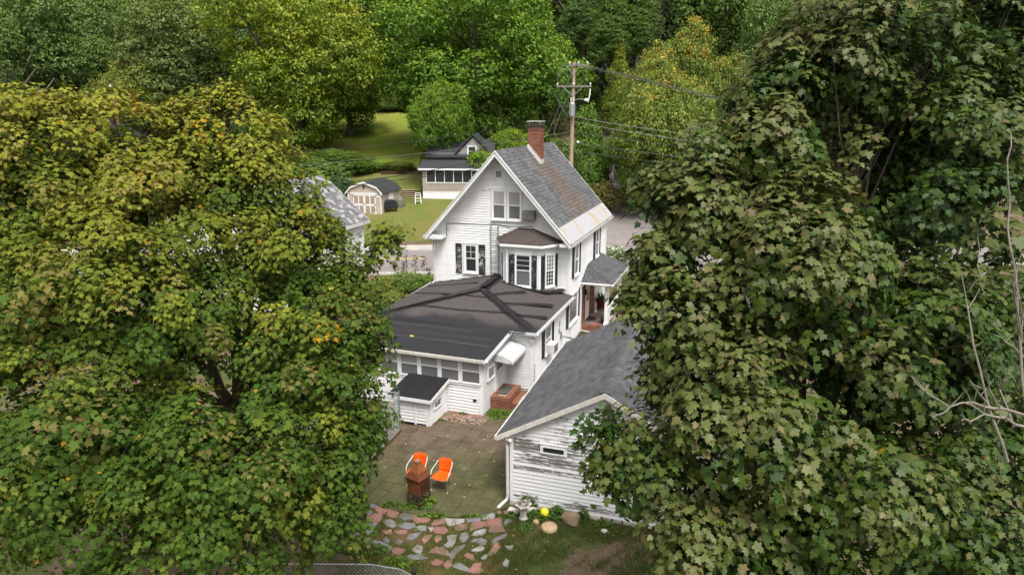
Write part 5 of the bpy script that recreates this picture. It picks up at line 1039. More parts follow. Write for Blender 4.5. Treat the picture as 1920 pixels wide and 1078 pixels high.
# entry porch things
def potplant(loc, label, name='potted_plant', s=1., fl=None):
    t = thing(name, label, 'potted plant', loc)
    MB().lathe([(.10*s, 0), (.14*s, .20*s), (.155*s, .21*s), (.155*s, .25*s), (.13*s, .25*s), (.12*s, .22*s)], 12).build('pot', M['pot'], t)
    V = []; F = []; C_ = []; rr = random.Random(int(s*100)+len(label))
    for i in range(60):
        a = rr.uniform(0, 6.28); e = rr.uniform(.3, 1.3); L = s*rr.uniform(.15, .32); d = Vector((math.cos(a)*math.cos(e), math.sin(a)*math.cos(e), math.sin(e))); sd_ = Vector((-math.sin(a), math.cos(a), 0))*.02*s
        p = Vector((0, 0, .23*s)); n = len(V); V += [tuple(p), tuple(p+d*L*.6+sd_), tuple(p+d*L-Vector((0, 0, .05*s))), tuple(p+d*L*.6-sd_)]; F.append((n, n+1, n+2, n+3))
        c = fl if fl and rr.random() < .4 else (.07*rr.uniform(.7, 1.4), .10*rr.uniform(.8, 1.3), .025); C_ += [c]*4
    stuff(link('leaves', np_mesh('leaves', V, F, M['weedleaf'], C_), t)); return t
potplant(hw(1.02, 2.72, .392), 'small green plant in a dark red pot at the front edge of the entry porch', fl=(.25, .26, .03))
potplant(hw(.35, 5.35, .392), 'arching fern in a pot at the back of the entry porch', s=1.9)
potplant(hw(.85, 5.7, .392), 'dark leafy potted plant behind the entry porch column', s=1.5)
t = thing('doormat', 'dark half round doormat in front of the entry door', 'doormat', hw(.06, 3.3, .393), -HYAW)
MB().prism([(0, -.42, 0)]+[(.46*math.cos(a), .42*math.sin(a), 0) for a in np.linspace(-1.5, 1.5, 12)]+[(0, .42, 0)], (0, 0, .014)).build('mat', M['doormat'], t)
st = MB().lathe([(.11, 0), (.10, .06), (.06, .16), (.075, .26), (.055, .33), (.03, .36), (.05, .42), (.045, .48), (.01, .51)], 10).build('garden_statue', M['urn'], None, hw(.22, 4.5, .392)); tag(st, 'small white statue on the entry porch floor by the brick wall', 'statue')

# ---------------------------------------------------------------- neighbours across the yard and the road
NB = thing('neighbour_house', 'pale neighbour house with lichen-spotted grey roof behind the near maple', 'house', (-9.3, 44.2, 0), R(-19))
nz, nzr, nw, nL = 3.45, 6.25, 3.3, 10.0
MB().box(-2*nw+.25, -.25, -nL+.3, -.3, 0, nz-.05).build('wall', M['siding'], NB)
nwall = MB().prism([(-.25, -.302, nz-.05), (-2*nw+.25, -.302, nz-.05), (-nw, -.302, nzr-.25)], (0, .02, 0)).build('gable_wall', M['siding'], NB)
MB().prism([(-.25, -nL+.302, nz-.05), (-2*nw+.25, -nL+.302, nz-.05), (-nw, -nL+.302, nzr-.25)], (0, -.02, 0)).build('gable_wall', M['siding'], NB)
nr = MB(); NS = (nzr-nz)/nw
nr.prism([(0, 0, nz), (-nw+.001, 0, nzr), (-nw+.001, -nL, nzr), (0, -nL, nz)], (0, 0, .12)); nr.prism([(-2*nw, 0, nz), (-nw-.001, 0, nzr), (-nw-.001, -nL, nzr), (-2*nw, -nL, nz)], (0, 0, .12))
nr = nr.build('roof', M['darkroof'], NB)
nls = math.hypot(1, NS)
shingled(nr, (0, -nL, nz+.122), (0, 1, 0), Vector((-1, 0, NS)).normalized(), Vector((NS, 0, 1)).normalized(), nL, nw*nls-.02, M['nshingle'], M['nshingle'], ex=.16, tab=.32)
MB().box(0, .06, -nL, 0, nz-.1, nz+.1).build('gutter', M['metal_white'], NB)
MB().prism([(0, .002, nz+.13), (-nw, .002, nzr+.13), (-nw, .002, nzr-.1), (0, .002, nz-.1)], (0, .03, 0)).build('rake_board', M['trim'], NB)
MB().prism([(0, -nL-.03, nz+.13), (-nw, -nL-.03, nzr+.13), (-nw, -nL-.03, nzr-.1), (0, -nL-.03, nz-.1)], (0, .028, 0)).build('rake_board', M['trim'], NB)
for i in range(3): window(NB, -8.6+i*2.6, 1.5, .7, 1.2, (-.25, 0, 0), RT, panes=('glass', 'glass'))
nc = MB().box(-4.0, -3.3, -9.2, -8.5, 5.0, 7.3).build('chimney', M['mortar'], NB)
bb = MB(); k = 0; z = 5.4
while z < 7.25:
    for i in range(4):
        o = .1 if k % 2 else 0; bb.box(-4.01+max(0, i*.205-o), -4.01+min(.72, i*.205-o+.19), -9.22, -9.17, z, z+.062); bb.box(-3.31, -3.28, -9.21+max(0, i*.205-o), -9.21+min(.72, i*.205-o+.19), z, z+.062)
    z += .075; k += 1
stuff(bb.build('brick_courses', M['brick'], nc)); MB().box(-4.03, -3.27, -9.23, -8.47, 7.3, 7.36).build('chimney_crown', M['brick'], nc)

# garden shed with barn roof
G2 = thing('garden_shed', 'beige barn-roofed garden shed with white double doors and a dark roof', 'shed', (-13.15, 60.9, 1.45), R(-14))
sw, sL, sz = 1.62, 4.0, 1.95
prof = [(-sw, 0), (-sw, sz), (-1.22, sz+.42), (0, sz+.86), (1.22, sz+.42), (sw, sz), (sw, 0)]
shf = MB().prism([(x, 0, z) for x, z in prof], (0, .08, 0)).build('front_wall', M['shedwall'], G2)
boards(shf, lambda z: (-sw+.09, sw-.09) if z <= sz else ((-sw+(z-sz)*.95+.05, sw-(z-sz)*.95-.05) if z < sz+.42 else (-1.22+(z-sz-.42)*2.77, 1.22-(z-sz-.42)*2.77)), .05, sz+.8, M['shedwall'], ex=.15, out=.016)
MB().box(sw-.08, sw, .08, sL, 0, sz).build('side_wall', M['shedwall'], G2); MB().box(-sw, -sw+.08, .08, sL, 0, sz).build('side_wall', M['shedwall'], G2); MB().prism([(x, sL, z) for x, z in prof], (0, .08, 0)).build('back_wall', M['shedwall'], G2)
MB().box(sw+.002, sw+.03, 1.6, 2.6, .05, 1.8).build('side_door', M['trim'], G2)
rp_ = [(-sw-.18, sz-.12), (-1.25, sz+.45), (0, sz+.90), (1.25, sz+.45), (sw+.18, sz-.12)]
r3 = MB()
for i in range(4):
    (x0, z0), (x1, z1) = rp_[i], rp_[i+1]; r3.hexa([(x0, -.15, z0), (x1, -.15, z1), (x1, sL+.2, z1), (x0, sL+.2, z0), (x0, -.15, z0+.06), (x1, -.15, z1+.06), (x1, sL+.2, z1+.06), (x0, sL+.2, z0+.06)])
r3.build('roof', M['darkroof'], G2)
for i in range(4):
    (x0, z0), (x1, z1) = rp_[i], rp_[i+1]; MB().prism([(x0, -.152, z0+.065), (x1, -.152, z1+.065), (x1, -.152, z1-.07), (x0, -.152, z0-.07)], (0, -.03, 0)).build('rake_board', M['trim'], G2)
for s in (-1, 1):
    x0, x1 = sorted((s*.01, s*1.08)); d = MB().box(x0, x1, -.05, -.018, .06, 1.78).build('door', M['trim'], G2)
    for i in range(2):
        for z0, z1 in ((.14, .80), (.95, 1.68)):
            w = (1.07-.27)/2; xx = x0+.09+i*(w+.09); MB().box(xx, xx+w, -.056, -.0505, z0, z1).build('panel', M['shedpanel'], d)
    MB().box(*sorted((s*.06, s*.09)), -.085, -.051, .82, 1.0).build('handle', M['paint_black'], d)
    for z in (.45, .88, 1.6): MB().box(*sorted((s*.95, s*1.12)), -.075, -.058, z, z+.05).build('hinge', M['paint_black'], d)
MB().box(-1.25, 1.25, -.07, -.02, 1.82, 1.92).build('door_lintel', M['trim'], G2); MB().box(-.09, .09, -.10, -.02, 2.36, 2.58).build('gable_lantern', M['paint_black'], G2)
for s in (-1, 1): MB().box(*sorted((s*sw, s*(sw-.09))), -.03, -.001, 0, sz).build('corner_board', M['trim'], G2)
MB().box(1.16, 1.24, -.03, -.018, 1.52, 1.72).box(1.29, 1.37, -.03, -.018, 1.52, 1.72).box(1.42, 1.50, -.03, -.018, 1.52, 1.72).build('number_plate', M['trim'], G2)
GR = thing('covered_grill', 'black covered grill standing beside the garden shed', 'grill', (-10.9, 61.2, 1.62), R(20))
MB().prism([(-.6, -.3, .35), (.6, -.3, .35), (.55, -.28, .95), (.3, -.25, 1.12), (-.3, -.25, 1.12), (-.55, -.28, .95)], (0, .6, 0)).build('cover', M['tarp'], GR, bevel=.05)
for x in (-.5, .5):
    for y in (-.2, .2): MB().box(x-.03, x+.03, y-.03, y+.03, 0, .36).build('leg', M['tarp'], GR)
ST = thing('garden_stairs', 'timber garden stairs climbing the lawn between shed and cottage', 'stairs', (-9.45, 63.1, 1.86), R(8))
for i in range(8):
    MB().box(-.85, .85, i*.55, i*.55+.56, i*.13, i*.13+.15).build('step', M['stair'], ST); MB().box(-.87, .87, i*.55-.06, i*.55-.002, i*.13-.02, i*.13+.16).build('riser', M['timber'], ST)
so = thing('step_stool', 'white folding step stool on the lawn beside the stairs', 'step stool', (-8.75, 63.6, 2.02), R(10))
for s in (-.28, .28):
    MB().bar((s, -.25, 0), (s*.8, .0, 1.0), .07).build('leg', M['stool'], so); MB().bar((s, .3, 0), (s*.8, .02, 1.0), .06).build('leg', M['stool'], so)
for i in range(3): MB().box(-.27, .27, -.22+i*.07, -.02+i*.07, .25+i*.28, .29+i*.28).build('tread', M['stool'], so)
MB().box(-.26, .26, -.08, .1, 1.0, 1.04).build('top', M['stool'], so)
bn = MB().lathe([(.42, 0), (.46, .3), (.40, .7), (.2, .95), (.05, 1.0)], 12).build('compost_bin', mat('olive_grey_plastic', (.14, .14, .10), rough=.6), None, (-10.3, 62.6, 1.85)); tag(bn, 'grey-green domed bin between the shed and the garden stairs', 'bin')
rwl = thing('retaining_wall', 'long dark timber retaining wall at the near edge of the field', 'wall', (-13.6, 72.6, 3.7), R(3))
for k in range(3):
    for i in range(3): MB().box(-.2+i*2.4, -.2+i*2.4+2.38, 0, .2, k*.2, k*.2+.19).build('beam', M['timber'], rwl)
CT = thing('grey_cottage', 'grey shingled cottage with screened porch half hidden by a bright green tree', 'cottage', (-8.45, 64.9, 2.1), R(-4))
cw, cd = 6.4, 5.2
cwl = MB().box(0, cw, 0, .15, .75, 3.05).build('porch_wall', M['cottage'], CT)
boards(cwl, lambda z: (.02, cw-.02), 1.0, 1.75, M['cottage'], ex=.15, out=.02)
MB().box(0, .15, .15, cd, .75, 3.05).build('side_wall', M['cottage'], CT); MB().box(cw-.15, cw, .15, cd, .75, 3.05).build('side_wall', M['cottage'], CT)
sk = MB().box(0, cw, .0, .1, 0, .75).build('skirting', M['trim'], CT)
s = MB()
for i in range(52): s.box(i*.123+.01, i*.123+.10, -.03, -.001, -.1, .96)
stuff(s.build('skirting_slats', M['trim'], sk))
for i in range(7):
    x = .42+i*.86; w = MB(); w.box(x-.06, x, -.06, -.001, 1.75, 3.0); w.box(x+.80, x+.86-.06, -.06, -.001, 1.75, 3.0); w.box(x, x+.8, -.055, -.001, 1.75, 1.82); w.box(x, x+.8, -.055, -.001, 2.93, 3.0)
    w = w.build('window', M['trim'], CT); MB().poly([(x, -.02, 1.82), (x+.8, -.02, 1.82), (x+.8, -.02, 2.93), (x, -.02, 2.93)]).build('pane', M['glass'], w)
pr_ = MB().prism([(-.3, -.35, 3.02), (cw+.3, -.35, 3.02), (cw+.3, 2.0, 3.75), (-.3, 2.0, 3.75)], (0, 0, .12)).build('porch_roof', M['darkroof'], CT)
MB().box(-.32, cw+.32, -.39, -.352, 2.98, 3.12).build('fascia', M['trim'], CT)
MB().box(.4, cw-.4, 2.0, 6.5, .75, 4.4).build('main_wall', M['cottagegrey'], CT)
dm = MB().prism([(3.0, 1.95, 3.7), (6.2, 1.95, 3.7), (6.2, 1.95, 4.3), (4.6, 1.95, 5.9), (3.0, 1.95, 4.3)], (0, 3., 0)).build('dormer', M['cottagegrey'], CT)
boards(dm, lambda z: (3.05, 6.15) if z < 4.3 else (3.05+(z-4.3), 6.15-(z-4.3)), 3.72, 5.8, M['cottagegrey'], ex=.16, out=.02, y=1.95)
window(CT, 4.15, 4.15, .7, .85, y=1.93, panes=('glass', 'glass'), casing=.1)
r4 = MB(); r4.prism([(2.75, 1.75, 4.2), (4.6, 1.75, 6.05), (4.6, 6.5, 6.05), (2.75, 6.5, 4.2)], (0, 0, .12)); r4.prism([(6.45, 1.75, 4.2), (4.601, 1.75, 6.05), (4.601, 6.5, 6.05), (6.45, 6.5, 4.2)], (0, 0, .12)); r4.build('dormer_roof', M['darkroof'], CT)
MB().prism([(0, 1.6, 4.0), (6.6, 1.6, 4.0), (6.6, 4.3, 5.5), (0, 4.3, 5.5)], (0, 0, .12)).prism([(0, 7, 4.0), (6.6, 7, 4.0), (6.6, 4.301, 5.5), (0, 4.301, 5.5)], (0, 0, .12)).build('roof', M['darkroof'], CT)
# far house behind the trees, only its chimney shows
FH = thing('far_house', 'distant house hidden in the trees, only its brick chimney with a pale cap showing', 'house', (-42.5, 73, 3.8), R(10))
MB().box(-3, 3, 0, 6, 0, 4.0).build('wall', M['cottagegrey'], FH); MB().prism([(-3.3, -.3, 4.0), (3.3, -.3, 4.0), (0, -.3, 6.0)], (0, 6.6, 0)).build('roof', M['darkroof'], FH)
c5 = MB().box(.55, 1.1, 1.2, 1.8, 4.5, 9.0).build('chimney', M['brick'], FH); MB().box(.5, 1.15, 1.15, 1.85, 9.0, 9.1).box(.6, .8, 1.3, 1.7, 9.1, 9.35).build('chimney_cap', M['urn'], c5)
# hidden parts of yard: a pale canopy glimpsed through the left maple is not built

# ---------------------------------------------------------------- utility poles and wires
P1 = thing('utility_pole', 'tall wooden utility pole with two crossarms and a grey transformer behind the house', 'utility pole', (4.62, 54.4, .25))
MB().tube([(0, 0, -.3), (.03, 0, 7), (.1, 0, 13.75)], [.19, .165, .12], 10).build('pole', M['polewood'], P1)
for z, x0, x1, yo in ((11.92, -1.25, 1.45, -.16), (13.45, -.35, 1.2, -.15)):
    am = MB().box(x0, x1, yo-.05, yo+.05, z, z+.13).build('crossarm', M['greywood'], P1)
    for s in (-1, 1): MB().bar((s*.75 if z < 13 else s*.5, yo-.06, z+.02), (.05, -.13, z-.65), .04).build('brace', M['galv'], am)
    for x in np.linspace(x0+.1, x1-.1, 3): MB().lathe([(.03, 0), (.055, .06), (.07, .12), (.03, .2)], 8, (x, yo, z+.13)).build('insulator', M['ceramic'], am)
tf = MB().lathe([(.22, 0), (.24, .04), (.24, .95), (.20, 1.0), (.12, 1.06)], 14, (-.02, -.42, 9.75)).build('transformer', M['galv'], P1)
for a in (-.1, .1): MB().lathe([(.03, 0), (.05, .1), (.03, .3), (.015, .4)], 6, (-.02+a, -.45, 10.8)).build('bushing', M['ceramic'], tf)
MB().bar((-.02, -.2, 10.3), (0, 0, 10.3), .12).build('bracket', M['galv'], tf)
la = MB().tube([(.1, -.1, 10.98), (.6, -.35, 11.05), (.95, -.5, 11.0)], .03, 6).build('lamp_arm', M['galv'], P1); MB().lathe([(.06, .16), (.14, .10), (.20, 0), (.16, -.06), (.04, -.10)], 10, (1.05, -.55, 10.95)).build('lamp_head', M['ceramic'], la)
MB().lathe([(.09, 0), (.11, .05), (.11, .14), (.06, .18)], 8, (.5, -.25, 7.75)).build('splice_box', M['ceramic'], P1)
MB().tube([(1.35, -.2, 11.8), (1.3, -.25, 11.3), (1.2, -.25, 10.8)], .05, 6).build('lightning_arrester', M['ceramic'], P1)
MB().tube([(-.3, -.2, 13.6), (-.8, -.2, 13.4), (-1.1, -.2, 12.9), (-1.15, -.2, 12.2)], .018, 5).tube([(.2, -.2, 13.65), (.75, -.2, 13.5), (1.0, -.2, 13.2)], .018, 5).tube([(1.15, -.2, 13.45), (.95, -.3, 12.5), (.5, -.2, 12.1)], .018, 5).build('jumper_wire', M['cablegrey'], P1)
P2 = thing('utility_pole', 'farther slim utility pole at the forest edge with a small dark top', 'utility pole', (5.3, 106, 10.4))
MB().tube([(0, 0, -.5), (-.05, 0, 8.6)], [.2, .14], 8).build('pole', M['greywood'], P2); MB().box(-.35, .35, -.25, .05, 8.6, 9.0).build('pole_top_bracket', M['tarp'], P2)
wl_ = ['topmost roadside wire running left from the transformer', 'second roadside wire running left behind the chimney', 'thick roadside cable running left past the gable', 'lowest roadside cable running left past the gable', 'upper wire running right from the transformer', 'second wire running right just below the transformer', 'third wire running right of the pole', 'thick cable running right of the pole with a pale splice', 'lowest wire running right of the pole', 'upper bundled wire from the top crossarm to the right', 'middle bundled wire from the top crossarm to the right', 'lower bundled wire from the top crossarm to the right', 'left slack wire from the far pole to the near pole', 'right slack wire from the far pole to the near pole', 'long guy wire slanting down left from the pole top', 'diagonal wire from the far pole to the transformer', 'second diagonal wire beneath the far pole', 'short guy wire slanting left below the crossarm']
for i, w in enumerate(WIRES):
    pts = []
    for a, b in zip(w[:-1], w[1:]):
        for k in range(6): q = Vector(a).lerp(Vector(b), k/6); q.z -= .10*math.sin(math.pi*k/6)*min(1, (Vector(b)-Vector(a)).length/10); pts.append(q)
    pts.append(Vector(w[-1])); thick = .026 if i in (2, 3, 7) else .016
    m = M['cable'] if i in (0, 2, 3, 6, 7, 8) else M['cablegrey']
    o = MB().tube(pts, thick, 5).build('overhead_wire', m); tag(o, wl_[i], 'wire', 'overhead wires')
# ---------------------------------------------------------------- vegetation
def nrm(a): return a/np.maximum(np.linalg.norm(a, axis=-1, keepdims=True), 1e-9)
half = [(0, .05), (.20, -.03), (.40, .07), (.30, .25), (.56, .46), (.33, .53), (.21, .60), (.24, .80), (.09, .84), (0, 1.06)]
half_s = [(0, .05), (.38, .03), (.27, .26), (.56, .47), (.24, .60), (0, 1.05)]
def leaf_template(h):
    out = h+[(-x, y) for x, y in reversed(h[1:-1])]; P = [(0, .40)]+out
    V = np.array([(x, y-.4, .10*abs(x)-.34*x*x-.30*max(0, y-.4)**2) for x, y in P], np.float32)
    n = len(out); F = np.array([(0, i+1, (i+1) % n+1) for i in range(n)], np.int32)
    return V, F
LT, LTs, LTi = leaf_template(half), leaf_template(half_s), leaf_template([(0, .0), (.46, .30), (0, 1.0)])
def place(T, pos, N, D, size, col, rng):
    """leaf template T at pos, normal N, tip direction D"""
    V, F = T; n = len(pos); D = nrm(D-N*(D*N).sum(1, keepdims=True)); X = np.cross(D, N)
    curl = rng.uniform(.6, 1.7, (n, 1, 1)); w = size[:, None, None]
    out = pos[:, None]+w*(V[None, :, 0:1]*X[:, None]*1.0+V[None, :, 1:2]*D[:, None]+curl*V[None, :, 2:3]*N[:, None])
    k = len(V); FF = F[None]+(np.arange(n)*k)[:, None, None]
    return out.reshape(-1, 3), FF.reshape(-1, 3), np.repeat(col, k, 0)
def sphere_pts(n, rng):
    i = np.arange(n)+.5; ph = np.arccos(1-2*i/n); th = math.pi*(1+5**.5)*i+rng.uniform(0, 6)
    d = np.stack([np.cos(th)*np.sin(ph), np.sin(th)*np.sin(ph), np.cos(ph)], 1); return nrm(d+rng.normal(0, .18*min(1, 6/math.sqrt(n)+.3), d.shape))
CAM = np.array([0, 0, 10.43])
def in_view(P, mx=.82, my=.50):
    q = P-CAM; a = R(14.49); d = q[:, 1]*math.cos(a)-q[:, 2]*math.sin(a); u = q[:, 1]*math.sin(a)+q[:, 2]*math.cos(a)
    return (d > 1)&(np.abs(q[:, 0]/d) < mx)&(np.abs(u/d) < my)
def bough(P, s=1.55):
    """smooth 3-D lumps about a metre across: boughs and the hollows between them"""
    x, y, z = P[:, 0]*s, P[:, 1]*s, P[:, 2]*s*1.25
    return (np.sin(x*1.1+.7*np.sin(z*1.3)+y*.4)+np.sin(z*1.55+.8*np.sin(x*.9+1.)+y*.7)+.6*np.sin(x*2.3-z*1.9+y*1.1))/1.9
def maple(name, label, cat, lobes, base, spacing, per, cr, size, T, palette, seed, singles=300, flat=.35, fill=.62):
    rng = np.random.default_rng(seed); lm0 = M['leaf_sheen' if T is LT else 'leaf']; L = np.array(lobes); C = L[:, :3]; Rr = L[:, 3]
    root = thing(name, label, cat, base); B = np.array(base)
    P = []; Dn = []; Lid = []
    for i in range(len(L)):
        n = max(6, int(4*math.pi*Rr[i]**2/spacing**2)); d = sphere_pts(n, rng); d = d[d[:, 2] > -.75]
        bn_ = bough(C[i]+d*Rr[i]); p = C[i]+d*Rr[i]*(rng.uniform(.86, 1.06, (len(d), 1))+.20*np.clip(bn_, -1.2, 1.0)[:, None]); ok = bn_ > -.62
        for j in range(len(L)):
            if j != i: ok &= np.linalg.norm((p-C[j])/Rr[j], axis=1) > .84
        P.append(p[ok]); Dn.append(d[ok]); Lid += [i]*ok.sum()
        # inner clumps, so that gaps close into depth
        n2 = int(n*(fill*(1.9 if T is LT else 1.8))); d = sphere_pts(n2, rng); P.append(C[i]+d*Rr[i]*rng.uniform(.40, .68, (n2, 1))); Dn.append(d); Lid += [-1 if Rr[i] > .75 else -2]*n2
    P = np.concatenate(P); Dn = np.concatenate(Dn); Lid = np.array(Lid)
    keep = in_view(P, .98, .66); far = (Dn*(nrm(CAM-P))).sum(1) < -.35; keep &= ~(far & (rng.random(len(P)) < .5)); keep &= P[:, 2] > .4
    P, Dn, Lid = P[keep], Dn[keep], Lid[keep]; nc = len(P)
    O = nrm(Dn*.75+np.array([0, 0, .45])+rng.normal(0, .25, Dn.shape))
    cr_ = cr*rng.uniform(.7, 1.25, nc); m = (per*rng.uniform(.7, 1.3, nc)*np.where(Lid < 0, .6, 1)).astype(int); idx = np.repeat(np.arange(nc), m); n = len(idx)
    a = np.cross(O, np.array([.3, .2, .9])); a = nrm(a); b = np.cross(O, a)
    th = rng.uniform(0, 6.283, n); rr = np.sqrt(rng.random(n))*cr_[idx]; rad = a[idx]*np.cos(th)[:, None]+b[idx]*np.sin(th)[:, None]
    pos = P[idx]+rad*rr[:, None]+O[idx]*((-.55*(rr/cr_[idx])**2+rng.normal(0, .20, n))*cr_[idx]*.8)[:, None]; pos[:, 2] -= .20*cr_[idx]*(rr/cr_[idx])**2
    N = nrm(O[idx]*.7+rad*(rr/cr_[idx])[:, None]*.55+np.array([0, 0, .35])+rng.normal(0, .26, (n, 3)))
    D = rad*.7+np.array([0, 0, -.75])+rng.normal(0, .35, (n, 3))
    sz = size*np.exp(rng.normal(0, .22, n))*rng.uniform(.85, 1.1, nc)[idx]
    col = palette(P, Dn, Lid, idx, pos, rng)
    # the leaves that show largest become parts of their own
    facing = (nrm(CAM-pos)*N).sum(1); dist = np.linalg.norm(pos-CAM, axis=1); d2 = (Dn*nrm(CAM-P)).sum(1)[idx]
    score = dist/sz*.1-1.2*np.clip(facing, 0, 1)-d2*1.0+np.where(Lid[idx] < 0, 99, 0)-(rr/cr_[idx])*.3+np.where(in_view(pos, .74, .42), 0, 99)+rng.random(n)*1.5
    order = np.argsort(score)[:singles]; mask = np.ones(n, bool); mask[order] = False
    fine = mask & (Lid[idx] >= 0) & (d2 > -.1) & in_view(pos, .78, .46); rest = mask & ~fine & (Lid[idx] != -1); deep = mask & (Lid[idx] == -1)
    V, F, Cc = place(T, pos[fine]-B, N[fine], D[fine], sz[fine], col[fine], rng); V2, F2_, C2 = place(LTs, pos[rest]-B, N[rest], D[rest], sz[rest], col[rest], rng)
    V3, F3, C3 = place(LTi, pos[deep]-B, N[deep], D[deep], sz[deep]*1.05, col[deep], rng); F2_ = np.concatenate([F2_, F3+len(V2)]); V2 = np.concatenate([V2, V3]); C2 = np.concatenate([C2, C3])
    F = np.concatenate([F, F2_+len(V)]); V = np.concatenate([V, V2]); Cc = np.concatenate([Cc, C2])
    stuff(link('foliage', np_mesh('foliage', V, F, lm0, Cc, True), root))
    for i in order:
        V, F, Cc = place(LT, np.zeros((1, 3)), N[i:i+1], D[i:i+1], sz[i:i+1], col[i:i+1], rng)
        o = link('leaf', np_mesh('leaf', V, F, lm0, Cc, True), root, tuple(pos[i]-B))
    # trunk, limbs, twigs
    top = C.mean(0); tk = MB(); q = [Vector((0, 0, -.2)), Vector((.05, .05, 1.2)), Vector((.12, .1, 2.6)), Vector(tuple((top-B)*.75))]; tk.tube(q, [.34, .27, .23, .12], 10); tk.build('trunk', M['bark'], root)
    pr2 = random.Random(seed)
    for i in range(len(L)):
        e = Vector(tuple(C[i]-B)); s0 = q[2].lerp(q[3], pr2.uniform(0, .7)); mid = s0.lerp(e, .5)+Vector((pr2.uniform(-.3, .3), pr2.uniform(-.3, .3), pr2.uniform(-.2, .4)))
        lb = MB(); lb.tube([s0, mid, e], [.10, .065, .03], 6)
        for c in np.where(Lid == i)[0]:
            if pr2.random() < .55:
                t = Vector(tuple(P[c]-B)); s = mid.lerp(e, pr2.uniform(.2, 1)); k = s.lerp(t, .55)+Vector((pr2.uniform(-.12, .12),)*3); lb.tube([s, k, t], [.022, .013, .005], 4, False)
        lb.build('limb', M['bark'], root)
    print(name, 'clumps', nc, 'leaves', n)
    return root
def pick(tab, k): tab = np.array(tab); return tab[k]
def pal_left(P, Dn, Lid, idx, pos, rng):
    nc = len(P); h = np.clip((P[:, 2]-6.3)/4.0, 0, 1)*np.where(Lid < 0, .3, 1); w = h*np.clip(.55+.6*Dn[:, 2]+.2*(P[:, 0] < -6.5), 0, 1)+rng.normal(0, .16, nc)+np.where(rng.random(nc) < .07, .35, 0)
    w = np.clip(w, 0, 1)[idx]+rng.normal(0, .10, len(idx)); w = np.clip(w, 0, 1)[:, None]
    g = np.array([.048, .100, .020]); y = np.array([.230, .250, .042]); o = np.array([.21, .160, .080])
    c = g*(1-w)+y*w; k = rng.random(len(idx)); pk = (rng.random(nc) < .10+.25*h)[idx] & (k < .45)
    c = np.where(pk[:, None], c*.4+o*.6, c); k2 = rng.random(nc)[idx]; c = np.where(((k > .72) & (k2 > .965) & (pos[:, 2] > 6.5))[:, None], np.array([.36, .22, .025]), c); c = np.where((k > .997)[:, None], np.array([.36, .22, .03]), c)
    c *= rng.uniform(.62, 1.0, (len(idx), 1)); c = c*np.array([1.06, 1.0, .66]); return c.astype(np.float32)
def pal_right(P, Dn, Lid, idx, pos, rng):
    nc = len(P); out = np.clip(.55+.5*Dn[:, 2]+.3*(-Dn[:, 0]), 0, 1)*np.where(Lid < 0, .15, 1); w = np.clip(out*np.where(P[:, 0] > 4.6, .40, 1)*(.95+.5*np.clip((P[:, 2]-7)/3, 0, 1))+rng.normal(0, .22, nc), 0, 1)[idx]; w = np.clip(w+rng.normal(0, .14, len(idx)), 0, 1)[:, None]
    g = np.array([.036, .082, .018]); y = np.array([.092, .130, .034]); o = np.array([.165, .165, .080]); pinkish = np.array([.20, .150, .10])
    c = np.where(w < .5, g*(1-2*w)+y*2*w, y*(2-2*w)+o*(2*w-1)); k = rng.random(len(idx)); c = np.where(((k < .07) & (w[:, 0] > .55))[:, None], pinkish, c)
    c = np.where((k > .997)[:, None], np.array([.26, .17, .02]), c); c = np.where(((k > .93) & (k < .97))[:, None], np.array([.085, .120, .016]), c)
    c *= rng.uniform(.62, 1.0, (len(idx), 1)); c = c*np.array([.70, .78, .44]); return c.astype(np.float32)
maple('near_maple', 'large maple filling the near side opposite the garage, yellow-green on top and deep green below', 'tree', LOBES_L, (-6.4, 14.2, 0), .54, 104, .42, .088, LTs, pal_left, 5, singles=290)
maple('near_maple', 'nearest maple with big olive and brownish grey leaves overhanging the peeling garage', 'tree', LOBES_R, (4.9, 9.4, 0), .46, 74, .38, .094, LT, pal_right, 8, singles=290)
BT = thing('bare_tree', 'dead leafless sapling with pale forked branches in front of the nearest maple', 'tree', tuple(BARE[0][0][:2])+(0,))
bo = Vector((BARE[0][0][0], BARE[0][0][1], 0))
for i, pl_ in enumerate(BARE):
    pts = [Vector(p)-bo for p in pl_]
    if i == 0: pts = [Vector((.05, -.05, -.1)), Vector((.03, 0, pts[0].z*.5))]+pts
    n = len(pts); r0 = .022 if i == 0 else (.017 if i in (1, 4, 7) else .010); mb = MB(); q = []
    for a, b in zip(pts[:-1], pts[1:]): q += [a, a.lerp(b, .5)+Vector((random.uniform(-.02, .02), random.uniform(-.02, .02), random.uniform(-.02, .02)))]
    q.append(pts[-1]); mb.tube(q, [r0*(1-.75*k/(len(q)-1)) for k in range(len(q))], 6)
    if i:
        for k in range(2, len(q)-1, 2):
            d = Vector((random.uniform(-1, 1), random.uniform(-.6, .3), random.uniform(0, 1))).normalized()*random.uniform(.08, .22); mb.tube([q[k], q[k]+d*.6, q[k]+d+Vector((0, 0, .03))], [r0*.4, r0*.3, r0*.15], 4)
    mb.build('trunk' if i == 0 else 'branch', M['barkdead'], BT)

